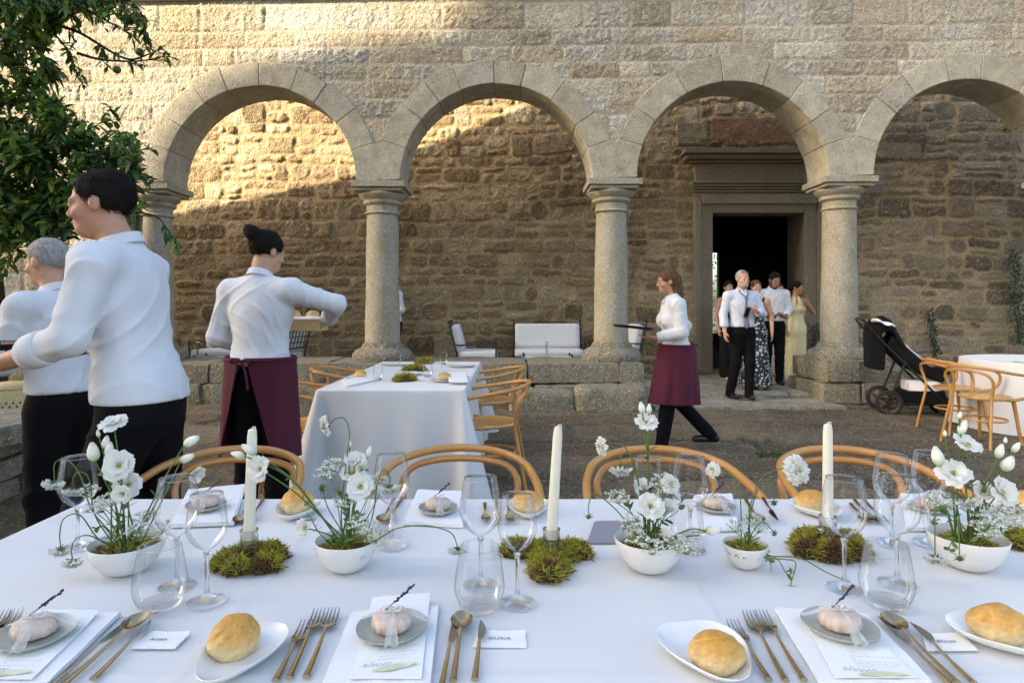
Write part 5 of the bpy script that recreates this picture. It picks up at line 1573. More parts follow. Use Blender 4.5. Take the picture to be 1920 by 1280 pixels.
    # ---- clothes
    if top:
        S = SDF(lo, hi, h); g = .013
        S.ell(T((0, -.003, 1.29)), ((.158 if female else .178) + g, .112 + g, .205), .06)
        S.ell(T((0, -.003, 1.08)), ((.135 if female else .155) + g, .10 + g, .19), .06)
        if female:
            for q in (-.07, .07): S.ell(T((q, .085, 1.27)), (.066, .06, .066), .04)
        if not tucked: S.ell((0, -.005, .95), (.172 + g, .128 + g, .17), .06)
        else: S.ell((0, -.005, .98), (.16 + g, .118 + g, .10), .05)
        S.cone(shL, shR, .052 + g, .052 + g, .04)
        for q in (shL, shR): S.cone(nb + np.array((0, -.008, -.03)), q + (nb - q) * .12, .056, .048 + g, .03)
        S.cone(T((0, -.02, 1.40)), nb, .072 + g, .060, .04)
        for k in 'LR':
            ee, wr = np.array(A[k][0]), np.array(A[k][1])
            S.cone(shL if k == 'L' else shR, ee, .050 + g, .042 + g, .035)
            if sleeve > 0: S.cone(ee, ee + (wr - ee) * sleeve, .041 + g, (.033 if sleeve > .8 else .040) + g, .02)
        S.wrinkle(.0018, 15, seed, (1, 1, .7)); S.folds(.0075, 34, ((.62, .3, .75), (-.8, .25, .62), (1.0, .5, .12)), seed)
        S.cut((0, 0, hem if hem else (.93 if not tucked else .985)), (0, 0, -1))
        S.cut(nb + np.array((0, 0, .022)), (0, .3, 1)); SH = S
        for k in 'LR':
            ee, wr = np.array(A[k][0]), np.array(A[k][1]); d = (wr - ee) / np.linalg.norm(wr - ee)
            sl = S._sub(wr - .09, wr + .09)
            if sleeve > .8 and sl:
                x, y, z = S.ax[0][sl[0]][:, None, None], S.ax[1][sl[1]][None, :, None], S.ax[2][sl[2]][None, None, :]
                p = ee + (wr - ee) * (sleeve - .04)
                S.F[sl] = np.maximum(S.F[sl], ((x - p[0]) * d[0] + (y - p[1]) * d[1] + (z - p[2]) * d[2]).astype(np.float32))
        V, Q = S.mesh(); o = np_mesh('shirt', V, Q, MAT[top], None, t)
        for k in 'LR':
            ee, wr = np.array(A[k][0]), np.array(A[k][1]); p1 = ee + (wr - ee) * (sleeve - .05); dd = (wr - ee) / np.linalg.norm(wr - ee)
            rr = .0455 if sleeve > .8 else .0545
            if sleeve > 0:
                m = MB(); m.tube([p1 - dd * .045, p1 - dd * .04, p1 + dd * .012, p1 + dd * .016], [rr - .004, rr + .002, rr + .001, rr - .004], 20, cap=False); m.build('cuff', MAT[top], o, angle=60, solid=.003)
        if collar:
            m = MB(); n = 28; c = nb + np.array((0, .004, .012)); 
            def coll(a, b):
                an = -math.pi * 1.5 + 2 * math.pi * a + 0.0
                an = math.pi / 2 + 0.22 + (2 * math.pi - 0.44) * a
                fr = max(0, math.sin(an)) ** 3
                r = .062 + .016 * b; z = .030 * (1 - b * (1.4 + 1.2 * fr))
                return tuple(c + np.array((r * math.cos(an), r * math.sin(an) * 1.05 + .02 * b * fr, z - 0.35 * r * math.sin(an) * 1)))
            m.grid(coll, 40, 5); m.build('collar', MAT[top], o, solid=.004, angle=180)
        if tie is not False:
            m = MB()
            ix = int((tie - SH.lo[0]) / SH.h)
            def front(z):
                iz = int((z - SH.lo[2]) / SH.h); yy = np.nonzero(SH.F[ix, :, iz] < 0)[0]
                return SH.lo[1] + SH.h * (yy.max() + 1) if len(yy) else .12
            zs_ = [1.40 - .45 * k / 12 for k in range(13)]; fy = [front(max(z, 1.0)) for z in zs_]
            fy = [max(fy[max(0, k - 1)], fy[k], fy[min(12, k + 1)]) for k in range(13)]
            def tf(a, b):
                wd = .014 + .03 * b ** 1.3 if b < .94 else .044 * (1 - b) / .06 + .002
                z = 1.385 - .42 * b
                y = float(np.interp(-z, [-q for q in zs_], fy)) + .004
                return (tie + (2 * a - 1) * wd, y + .005 - .006 * (2 * a - 1) ** 2, z)
            m.grid(tf, 4, 30)
            m.tube(spline([(-.055, .035, 1.49), (-.055, .075, 1.45), (tie - .004, fy[0] + .004, 1.385)], 6), .011, 8, flat=.5)
            m.tube(spline([(.055, .035, 1.49), (.055, .075, 1.45), (tie + .004, fy[0] + .004, 1.385)], 6), .011, 8, flat=.5)
            m.box((tie, fy[0] + .006, 1.378), (.034, .022, .04))
            m.build('tie', MAT['tie_grey'], t, solid=.004, angle=60)
    if bottom == 'trousers':
        S = SDF(lo, hi, h)
        S.ell((0, -.008, .945), (.172, .130, .15), .04)
        for k in 'LR':
            kn, an, toe = legs[k]; sx = -1 if k == 'L' else 1
            S.cone((sx * .088, -.005, .88), kn, .102, .071, .04); S.cone(kn, np.array(an) + (0, -.005, -.02), .071, .060, .03)
        S.folds(.008, 24, ((.5, .4, 1), (-.8, .3, .5)), seed + 4); S.cut((0, 0, 1.03), (0, 0, 1))
        V, Q = S.mesh(); np_mesh('trousers', V, Q, MAT['trouser_black'], None, t)
        for k in 'LR':
            kn, an, toe = legs[k]; an = np.array(an); sx = -1 if k == 'L' else 1
            ta = np.array((math.sin(toe) * -sx, math.cos(toe), 0)); up_ = max(0, an[2] - .085)
            S = SDF(an - .22, an + .3, .007)
            S.cone(an + (0, -.045, -.045), an + ta * .15 + (0, 0, -.05 ), .042, .034, .02); S.cone(an + ta * -.03 + (0, 0, -.03), an, .045, .045, .02)
            S.cut(an + (0, 0, -.083), (0, 0, -1))
            V, Q = S.mesh(); np_mesh('shoe', V, Q, MAT[shoe_col], None, t)
    if dress:
        dm, style = dress
        S = SDF(lo, hi, h); g = .012
        S.ell(T((0, 0, 1.24)), (.148 + g, .105 + g, .16), .05)
        for q in (-.075, .075): S.ell(T((q, .09, 1.27)), (.066, .058, .066), .03)
        S.ell(T((0, 0, 1.06)), (.122 + g, .095 + g, .15), .05)
        S.ell((0, -.012, .93), (.168 + g, .128 + g, .15), .06)
        S.cone((-.05, 0, .85), (-.055, .01, .10), .115, .125 if style != 'a' else .2, .06); S.cone((.05, 0, .85), (.055, .01, .10), .115, .125 if style != 'a' else .2, .06)
        if style == 'halter':
            S.cone(T((-.055, .085, 1.36)), T((-.03, .045, 1.47)), .04, .022, .03); S.cone(T((.055, .085, 1.36)), T((.03, .045, 1.47)), .04, .022, .03)
            # thigh slit at the wearer's left
            S.cone((-.15, .16, .05), (-.125, .16, .62), .075, .01, .01, 'sub')
        else:
            for q in (-1, 1): S.cone(T((q * .10, .06, 1.36)), T((q * .12, .0, 1.47)), .035, .022, .03)
        S.wrinkle(.003, 24, seed, (1, 1, .45))
        S.cut((0, 0, .035), (0, 0, -1))
        V, Q = S.mesh(); np_mesh('dress', V, Q, MAT[dm], None, t)
        for k in 'LR':
            an = np.array(legs[k][1]); m = MB()
            m.tube([an + (0, -.05, -.075), an + (0, .05, -.075), an + (0, .15, -.075)], [.03, .034, .022], 8, flat=.3); m.tube([an + (0, .09, -.07), an + (0, .09, -.045)], [.036, .034], 10)
            m.build('shoe', MAT['shirt_white'] if shoe_col == 'white' else MAT['skin_sandal'], t)
    if apron:
        a0, a1 = apron
        m = skirt_mesh(0.0, 1.035, .47, .200, .164, .12, a0, a1, 7, .045, seed)
        m.build('apron', MAT['apron_burgundy'], t, angle=180, solid=.004)
        m = MB(); m.tube([(.200 * math.cos(q), .163 * math.sin(q), 1.02) for q in [2 * math.pi * i / 40 for i in range(40)]], .014, 6, closed=True, flat=.35 ); m.build('apron_band', MAT['apron_burgundy'], t)
        m = MB()
        for q in (-1, 1):
            m.tube(spline([(0, -.170, 1.02), (q * .04, -.185, 1.035), (q * .055, -.185, 1.01), (.0, -.172, 1.015)], 5), .008, 6, flat=.4)
            m.tube(spline([(0, -.172, 1.015), (q * .03, -.18, .95), (q * .045, -.185, .86)], 5), .009, 6, flat=.25)
        m.build('apron_tie', MAT['apron_burgundy'], t)
    if sunglasses:
        m = MB()
        for q in (-1, 1): m.lathe([(0, 0), (.022, .002), (.024, .0), (0, -.001)], 14, tuple(Hd((q * .028, .062, .108))))
        m.tube([Hd((-.06, .05, .10)), Hd((0, .07, .115)), Hd((.06, .05, .10))], .003, 6)
        m.build('sunglasses', MAT['black_plastic'], t)
    return t
mat('skin_sandal', (0.55, 0.42, 0.28), 0.5)

def X(u, Y): return (u - 960) / F * Y
B_FRONT = (R(-75), R(255))
# waiter in front of the tree, walking to the left
person('waiter in an untucked white shirt striding past the tree with a drinks tray', (X(264, 2.3), 2.3, 0), R(97), 1.82, lean=9, head=(4, 4),
       arms={'L': ((-.25, .10, 1.17), (-.17, .34, 1.09), (.25, 1, .02), (.3, .1, 1), .35), 'R': ((.25, .08, 1.17), (.14, .36, 1.10), (-.25, 1, .02), (-.3, .1, 1), .35)},
       legs={'L': ((-.095, .16, .50), (-.10, .22, .085), 0), 'R': ((.095, -.02, .50), (.10, -.26, .13), 0)}, sleeve=.55, tucked=False, hem=.945, seed=3, h=.0075, skin=(0.52, 0.27, 0.17))
person('person in a white shirt half hidden behind the striding waiter, facing the tree', (X(118, 2.95), 2.95, 0), R(80), 1.64, lean=6, head=(0, 6), hair_m='hair_grey',
       arms={'L': ((-.24, .08, 1.14), (-.18, .33, 1.16), (.2, 1, .1), (.3, .1, 1), .3), 'R': ((.24, .08, 1.14), (.14, .34, 1.16), (-.2, 1, .1), (-.3, .1, 1), .3)}, sleeve=.9, seed=5, skin=(0.55, 0.30, 0.19))
# waiter seen from behind
person('waiter with a dark hair bun and burgundy apron seen from behind, serving bread', (X(489, 3.6), 3.6, 0), R(-12), 1.755, lean=1, head=(-24, 12), hair='bun', tucked=True, seed=7, h=.0075,
       arms={'R': ((.42, .10, 1.33), (.26, .30, 1.24), (-.8, .5, -.2), (-.2, .2, -1), .5), 'L': ((-.27, -.02, 1.14), (-.20, .2, 1.06), (.35, 1, .15), (.3, 0, 1), .5)},
       apron=(R(42), 0.05), skin=(0.52, 0.29, 0.19))
# waitress crossing the courtyard
person('waitress with long brown hair and burgundy apron hurrying across with a black tray', (X(1268, 5.73), 5.73, 0), R(90), 1.66, female=True, lean=5, head=(0, 5), hair='long', hair_m='hair_brown', seed=9,
       arms={'L': ((-.22, .0, 1.15), (-.15, .24, 1.10), (.15, 1, .05), (0, 0, 1), .2), 'R': ((.25, -.16, 1.2), (.22, -.08, 1.02), (0, .5, -.8), (-1, 0, 0), .4)},
       legs={'L': ((-.09, .10, .49), (-.09, .17, .085), 0), 'R': ((.09, -.02, .50), (.09, -.36, .15), 0)}, apron=(R(30), 0.42), sleeve=.9)
# guests at the door
person('bearded grey-haired man in pale shirt and loose grey tie at the door holding a phone', (X(1391, 8.6), 8.6, FLZ - .06), R(186), 1.75, head=(8, 2), hair='receding', hair_m='hair_grey', beard=(0.36, 0.34, 0.32), tie=0.0, top='shirt_blue', sleeve=.72, seed=11,
       arms={'L': ((-.27, .03, 1.17), (-.10, .24, 1.19), (.8, .25, .2), (.2, -.8, .5), .7), 'R': ((.255, -.03, 1.16), (.275, .06, .93), (0, .2, -1), (-1, .1, 0), .4)},
       legs={'L': ((-.09, .05, .5), (-.085, .04, .085), .15), 'R': ((.09, .0, .49), (.12, -.1, .085), .2)}, sunglasses=True, skin=(0.53, 0.29, 0.20))
person('man with a black beard in an open white shirt looking down at his phone', (X(1449, 9.7), 9.7, FLZ), R(176), 1.74, head=(8, 28), beard=(0.02, 0.016, 0.013), seed=13, sleeve=.9,
       arms={'R': ((.25, .0, 1.16), (.12, .24, 1.06), (-.7, .6, .1), (-.1, -.3, 1), .6), 'L': ((-.25, .0, 1.16), (-.10, .25, 1.05), (.7, .6, .1), (.1, -.3, 1), .6)}, skin=(0.40, 0.21, 0.13))
person('woman in a long pale yellow halter dress standing by the door jamb', (X(1492, 10.0), 10.0, FLZ), R(170), 1.60, female=True, head=(55, 4), hair='lowbun', top=None, bottom=None, dress=('satin_yellow', 'halter'), seed=15, collar=False,
       arms={'L': ((-.27, .05, 1.21), (-.17, .17, 1.33), (.1, .1, 1), (.9, -.4, 0), .5), 'R': ((.225, -.04, 1.15), (.20, .07, .93), (-.1, .2, -1), (-1, 0, 0), .3)}, skin=(0.45, 0.23, 0.14))
person('woman in a dark floral dress standing behind the man with the loose tie', (X(1417, 9.2), 9.2, FLZ), R(150), 1.58, female=True, head=(30, 0), hair='bun', hair_m='hair_brown', top=None, bottom=None, dress=('dress_floral', 'a'), seed=17, collar=False, h=.012)
person('woman in a black dress and white shoes behind the man with the loose tie', (X(1366, 10.4), 10.4, FLZ), R(200), 1.62, female=True, head=(-20, 0), top=None, bottom=None, hair='long', dress=('dress_black', 's'), shoe_col='white', seed=19, collar=False, h=.012)
person('guest in a long lilac dress hidden behind the man with the black beard', (X(1461, 10.75), 10.75, FLZ), R(180), 1.6, female=True, top=None, bottom=None, hair='long', dress=('dress_lilac', 's'), seed=21, collar=False, h=.012)
person('person in a white shirt almost hidden behind the second column', (X(737, 9.8), 9.8, FLZ), R(120), 1.72, seed=23, h=.012, arms={'L': ((-.24, -.05, 1.17), (-.18, .2, 1.1), (.3, 1, .2), (.5, 0, .8), .4), 'R': ((.3, .0, 1.2), (.2, .2, 1.1), (-.3, 1, .2), (-.5, 0, .8), .4)})

# ---- what they carry ---------------------------------------------
def phone(label, loc, rx, rz):
    m = MB(); m.box((0, 0, 0), (.072, .009, .148)); o = m.build('phone', MAT['black_plastic'], None, bevel=.004, loc=loc, rot=(rx, 0, rz)); tag(o, label, 'phone')
phone('black phone held at the chest of the man with the loose tie', (X(1402, 8.33), 8.35, 1.245), 0.5, 0.2)
phone('black phone in the hands of the man with the black beard', (X(1448, 9.42), 9.42, 1.19), -.9, 0)
def tray(label, loc, r, col='black_plastic', rot=(0, 0, 0)):
    m = MB(); m.lathe([(0, 0), (r * .9, 0), (r, .022), (r * .985, .023), (r * .885, .006), (0, .006)], 40)
    tag(m.build('serving_tray', MAT[col], None, loc=loc, rot=rot, angle=40), label, 'tray')
tray('black serving tray carried by the waitress crossing the courtyard', (X(1188, 5.62), 5.62, 1.125), .19, rot=(0, R(6), 0))
tx, ty, tz_ = X(262, 2.3) - .60, 2.28, 1.165
tray('round tray carried by the striding waiter at the left edge', (tx, ty, tz_), .20)
m = MB(); m.lathe([(0, 0), (.034, 0), (.037, .006), (.037, .12), (.034, .145), (.016, .185), (.0135, .2), (.0135, .245), (.0155, .247), (.0155, .26), (.012, .262), (0, .262)], 24)
mat('bottle_green', (0.02, 0.10, 0.05), 0.08, var=0.1, coat=0.6)
tag(m.build('bottle', MAT['bottle_green'], None, loc=(tx + .04, ty - .02, tz_ + .007), angle=50), 'green bottle on the striding waiter\'s tray', 'bottle')
for k in range(4):
    m = MB(); m.lathe([(0, .002), (.6, .002), (.8, .006), (1, .016), (.99, .0135), (.8, .001), (.5, 0), (0, 0)], 28, sx=.105, sy=.105)
    tag(m.build('plate', MAT['white_glaze'], None, loc=(X(118, 2.95) - .44, 2.95, 1.215 * .95 + k * .009)), 'white plate in the stack carried by the half-hidden person', 'plate', 'stack of white plates being carried')
mat('straw', (0.62, 0.47, 0.24), 0.8, var=0.25, vscale=50, bump=0.6, bscale=80, stretch=(1, 1, 4))
bk = thing('bread_basket', 'shallow pale basket of bread held by the back-turned waiter', 'basket', (X(566, 3.85), 3.88, 1.175))
m = MB(); m.box((0, 0, .0), (.24, .15, .008))
for sx, sy, dx, dy in ((0, -1, .24, 0), (0, 1, .24, 0)): m.box((0, sy * .082, .035), (.26, .008, .075), Matrix.Rotation(-sy * .25, 3, 'X'))
for sx in (-1, 1): m.box((sx * .128, 0, .035), (.008, .168, .075), Matrix.Rotation(sx * .25, 3, 'Y'))
m.build('basket_body', MAT['straw'], bk, bevel=.003)
m = MB(); rough_block(m, (0, 0, .062), (.25, .16, .05), 77, 0, .012, 9, .4); m.build('cloth_liner', MAT['napkin_cloth'], bk, angle=180)
for k, (dx, dy) in enumerate(((-.06, 0), (.05, .02))):
    m = roll_mesh(60 + k, .04, .7); tag(m.build('bread_roll', MAT['bread_crust'], None, colors=True, loc=(X(566, 3.85) + dx, 3.88 + dy, 1.27), angle=180), ('bread roll in the basket nearer the waiter\'s body', 'bread roll in the basket farther from the waiter\'s body')[k], 'bread roll', 'rolls in the basket')

# ---- pushchair ----------------------------------------------------
mat('pram_fabric', (0.006, 0.006, 0.007), 0.9, spec=0.2, var=0.2, vscale=20, bump=0.15, bscale=300)
mat('pram_metal', (0.03, 0.028, 0.026), 0.4, var=0.1, metal=0.6)
mat('pram_bronze', (0.20, 0.12, 0.06), 0.35, metal=0.8)
mat('tyre', (0.018, 0.018, 0.018), 0.85, var=0.2)
px0, pyY, PRZ = X(1700, 7.85), 7.72, R(-18)
pr = thing('pushchair', 'black pushchair with a baby parked beside the fourth column', 'pushchair', (px0, pyY, 0), PRZ)
def pl(u, v): return ((u - 1700) / F * 7.85, CH - (v - HZ) / F * 7.85)        # photo outline -> own frame (x, z)
def wheel(x, z, y, r):
    m = MB(); m.tube([(x + r * math.cos(a), y, z + r * math.sin(a)) for a in [2 * math.pi * k / 36 for k in range(36)]], .022, 10, closed=True)
    w_ = m.build('wheel', MAT['tyre'], pr)
    m = MB(); rr = r * .82
    m.tube([(x + rr * math.cos(a), y, z + rr * math.sin(a)) for a in [2 * math.pi * k / 36 for k in range(36)]], .009, 8, closed=True)
    m.build('rim', MAT['pram_bronze'], w_)
    m = MB()
    for k in range(3):
        a = 2 * math.pi * k / 3 + .5; m.tube([(x, y, z), (x + rr * math.cos(a), y, z + rr * math.sin(a))], [.026, .014], 8, flat=.4)
    m.tube([(x, y - .025, z), (x, y + .025, z)], .03, 14)
    m.build('hub', MAT['pram_metal'], w_)
for y in (-.25, .25): wheel(pl(1652, 0)[0], .155, y, .133)
for y in (-.16, .16): wheel(pl(1748, 0)[0], .115, y, .092)
m = MB()
hx, hz = pl(1612, 600)
for y in (-.22, .22):
    m.tube(spline([(hx, y, hz), (*[pl(1640, 636)[0]], y, pl(0, 636)[1]), (pl(1690, 690)[0], y, pl(0, 690)[1]), (pl(1746, 735)[0], y * .8, .14)], 5), .013, 8)
    m.tube([(pl(1652, 0)[0], y, .155), (pl(1680, 672)[0], y, pl(0, 672)[1])], .013, 8)
    m.tube([(pl(1652, 0)[0], y, .155), (pl(1745, 0)[0], y * .7, .13)], .010, 8)
m.tube([(hx, -.22, hz), (hx - .03, 0, hz + .02), (hx, .22, hz)], .017, 10)
m.tube([(pl(1652, 0)[0], -.24, .155), (pl(1652, 0)[0], .24, .155)], .011, 8)
m.build('frame', MAT['pram_metal'], pr)
def fabric(name, poly, y0, y1, mat_='pram_fabric', bev=.02):
    m = MB(); m.prism([pl(*q) for q in poly], y0, y1); return m.build(name, MAT[mat_], pr, bevel=bev, angle=50)
fabric('seat', [(1648, 650), (1660, 626), (1712, 676), (1732, 692), (1744, 704), (1738, 712), (1712, 700), (1690, 690)], -.19, .19)
fabric('back_panel', [(1622, 622), (1634, 612), (1650, 640), (1648, 692), (1624, 690)], -.19, .19)
# hood: a quarter dome of stretched cloth
m = MB()
hp = [pl(*q) for q in ((1624, 622), (1622, 610), (1632, 598), (1648, 592), (1660, 600), (1672, 625), (1684, 648))]
def hood(a, b):
    i = b * (len(hp) - 1); k = min(int(i), len(hp) - 2); f_ = i - k
    x = hp[k][0] * (1 - f_) + hp[k + 1][0] * f_; z = hp[k][1] * (1 - f_) + hp[k + 1][1] * f_
    s_ = 2 * a - 1; bx, bz = pl(1662, 650)
    q = 1 - .45 * abs(s_) ** 4
    return (bx + (x - bx) * q, s_ * .225, bz + (z - bz) * q)
m.grid(hood, 16, 24); m.build('hood', MAT['pram_fabric'], pr, solid=.012, angle=180)
fabric('footrest', [(1724, 690), (1750, 684), (1762, 682), (1764, 690), (1742, 700)], -.14, .14)
fabric('storage_basket', [(1672, 728), (1742, 724), (1750, 752), (1676, 754)], -.19, .19)
m = MB(); c = pl(1712, 712); rough_block(m, (c[0], 0, c[1] - .05), (.36, .34, .15), 901, 0, .03, 9, .45); tag(m.build('white_bag', MAT['napkin_cloth'], None, angle=180, loc=(px0, pyY, 0), rot=(0, 0, PRZ)), 'white bag stuffed in the basket under the pushchair seat', 'bag')
m = MB(); c = pl(1642, 606)
def muslin(a, b):
    x = -.09 + .2 * b; s_ = (2 * a - 1)
    return (c[0] + x + .02 * math.sin(6 * a), -.22 + .1 * s_ - .03 * math.sin(3 * b), c[1] + .055 - .36 * (x + .09) - .02 * s_ * s_ + .012 * math.sin(9 * b + 4 * a))
m.grid(muslin, 12, 16); tag(m.build('muslin_cloth', MAT['napkin_cloth'], None, solid=.008, angle=180, loc=(px0, pyY, 0), rot=(0, 0, PRZ)), 'white muslin cloth draped over the pushchair handle', 'cloth')
# the baby lying in it
S = SDF((-.35, -.25, .2), (.55, .25, 1.0), .008)
def bp(u, v, y=0): q = pl(u, v); return (q[0], y, q[1])
S.ell(bp(1682, 655), (.085, .08, .085), .02); S.cone(bp(1688, 664), bp(1704, 676), .075, .075, .03); S.cone(bp(1704, 676), bp(1712, 684), .08, .07, .03)
for y in (-.08, .08):
    S.cone(bp(1710, 682, y * .8), bp(1728, 676, y), .052, .045, .02); S.cone(bp(1728, 676, y), bp(1752, 682, y), .042, .03, .015); S.cone(bp(1752, 683, y), bp(1758, 677, y), .027, .02, .01)
    S.cone(bp(1692, 665, y * 1.2), bp(1702, 676, y * 1.9), .032, .028, .02); S.cone(bp(1702, 676, y * 1.9), bp(1710, 672, y * 1.2), .027, .022, .015)
    S.cone(bp(1710, 672, y * 1.2), bp(1714, 671, y * 1.0), .022, .016, .01)
V, Q = S.mesh()
bb = thing('person', 'baby with bare legs stretched out in the pushchair', 'baby', (px0, pyY, 0), PRZ)
np_mesh('body', V, Q, MAT['skin'], np.tile(np.array((0.62, 0.36, 0.26)), (len(V), 1)), bb)
S = SDF((-.35, -.25, .2), (.55, .25, 1.0), .008); S.cone(bp(1688, 664), bp(1712, 684), .088, .088, .03); S.wrinkle(.002, 40, 2)
V, Q = S.mesh(); np_mesh('romper', V, Q, MAT['dress_lilac'], None, bb)

# ================================================================== flowers, moss, tree
mat('petal', (0.80, 0.80, 0.74), 0.6, var=0.05, vscale=20, trans=0.25, bump=0.15, bscale=60, bdist=0.003)
mat('petal_bud', (1, 1, 1), 0.6, attr=True, var=0.08, vscale=20, sss=0.1)
mat('stem_green', (0.085, 0.15, 0.03), 0.55, var=0.25, vscale=30)
mat('stem_pale', (0.24, 0.33, 0.13), 0.6, var=0.2, vscale=30)
mat('leaf_fresh', (0.10, 0.19, 0.035), 0.5, var=0.3, vscale=25, trans=0.25)
mat('pollen', (0.42, 0.46, 0.05), 0.7, var=0.25, vscale=200)
mat('moss', (1, 1, 1), 0.85, attr=True, var=0.25, vscale=60, trans=0.4)
mat('tree_leaf', (1, 1, 1), 0.36, attr=True, var=0.25, vscale=12, trans=0.38, spec=0.4)
mat('bark', (0.022, 0.018, 0.013), 0.9, var=0.3, vscale=20, bump=0.5, bscale=40)
mat('green_fruit', (0.05, 0.09, 0.02), 0.4, var=0.2, vscale=30, bump=0.15, bscale=200)

def frame_of(axis):
    a = Vector(axis).normalized(); q = a.to_track_quat('Z', 'Y'); return q.to_matrix()
def petals(m, c, axis, n, L, W, open_, seed, cup=0.9, ruffle=0.12, base=0.004, jitter=0.25):
    """petals round an axis; open_: final angle from the axis in degrees"""
    rg = random.Random(seed); M = frame_of(axis); c = Vector(c)
    for i in range(n):
        az = 2 * math.pi * (i + rg.uniform(-jitter, jitter)) / n; th = R(open_) * rg.uniform(.85, 1.15); l = L * rg.uniform(.88, 1.1); p1, p2 = rg.random() * 6, rg.random() * 6
        ca, sa = math.cos(az), math.sin(az)
        def f(a, b):
            s = 2 * a - 1
            ang = th * (0.25 + 0.75 * b ** cup)
            r = base + l * b * math.sin(ang); z = l * b * math.cos(ang)
            wd = W * (math.sin(min(1, 0.08 + b * 0.95) * math.pi * 0.62) ** 1.1) * (1 - 0.55 * max(0, b - .8) * 5 * abs(s) ** 3 * .5)
            cup_ = -0.22 * W * (1 - s * s) * (1 - .6 * b)
            r2 = r + cup_ * math.cos(ang) ; z2 = z + 0.22 * W * s * s * math.sin(ang) * (1 - .5 * b) + ruffle * l * b * b * math.sin(4 * s + p1) * .5 + ruffle * .3 * l * b * math.sin(9 * s + p2)
            z2 -= 0.12 * l * b * abs(s) ** 3
            return tuple(c + M @ Vector((ca * r2 - sa * wd * s, sa * r2 + ca * wd * s, z2)))
        m.grid(f, 6, 7)
def bud_shape(m, c, axis, L, r, tipg=True, seed=0):
    M = frame_of(axis); c = Vector(c); n, k = 14, 10
    vs, fs = [], []
    for j in range(k + 1):
        t = j / k; rr = r * (math.sin(math.pi * (0.08 + 0.86 * t ** 0.8)) ** 0.8) * (1 - .15 * t)
        for i in range(n):
            a = 2 * math.pi * i / n + 1.4 * t
            q = 1 + 0.07 * math.sin(3 * a + 3 * t + seed)
            vs.append(tuple(c + M @ Vector((rr * q * math.cos(a), rr * q * math.sin(a), L * t))))
    for j in range(k):
        for i in range(n): fs.append((j * n + i, j * n + (i + 1) % n, (j + 1) * n + (i + 1) % n, (j + 1) * n + i))
    b = len(m.v); m.add(vs, fs)
    for j in range(k + 1):
        t = j / k; g = max(0, 1 - t * 2.2) * .9 + (.35 if tipg and t > .85 else 0)
        cc = np.array((.80, .80, .70)) * (1 - g) + np.array((.36, .46, .17)) * g
        for i in range(n): m.c[b + j * n + i] = tuple(cc)
def calyx(m, c, axis, r, L, n, seed=0, spread=50):
    rg = random.Random(seed); M = frame_of(axis); c = Vector(c)
    for i in range(n):
        az = 2 * math.pi * (i + rg.uniform(-.2, .2)) / n; th = R(spread * rg.uniform(.7, 1.25)); l = L * rg.uniform(.7, 1.2)
        d = M @ Vector((math.cos(az) * math.sin(th), math.sin(az) * math.sin(th), math.cos(th)))
        e = M @ Vector((math.cos(az) * math.sin(th * 1.3), math.sin(az) * math.sin(th * 1.3), math.cos(th * 1.3)))
        p = c + d * r * .3
        m.tube([p, p + d * l * .5, p + d * l * .5 + e * l * .5], [r * .16, r * .2, r * .03], 4, flat=.4)
def stem_path(a, b, bend=(0, 0, 0), sag=0.0, n=10):
    a, b = Vector(a), Vector(b); mid = (a + b) / 2 + Vector(bend)
    return spline([a, a.lerp(mid, .55) + Vector(bend) * .12, mid, mid.lerp(b, .5) + Vector(bend) * .1, b], 4)
FL_BASE = {}
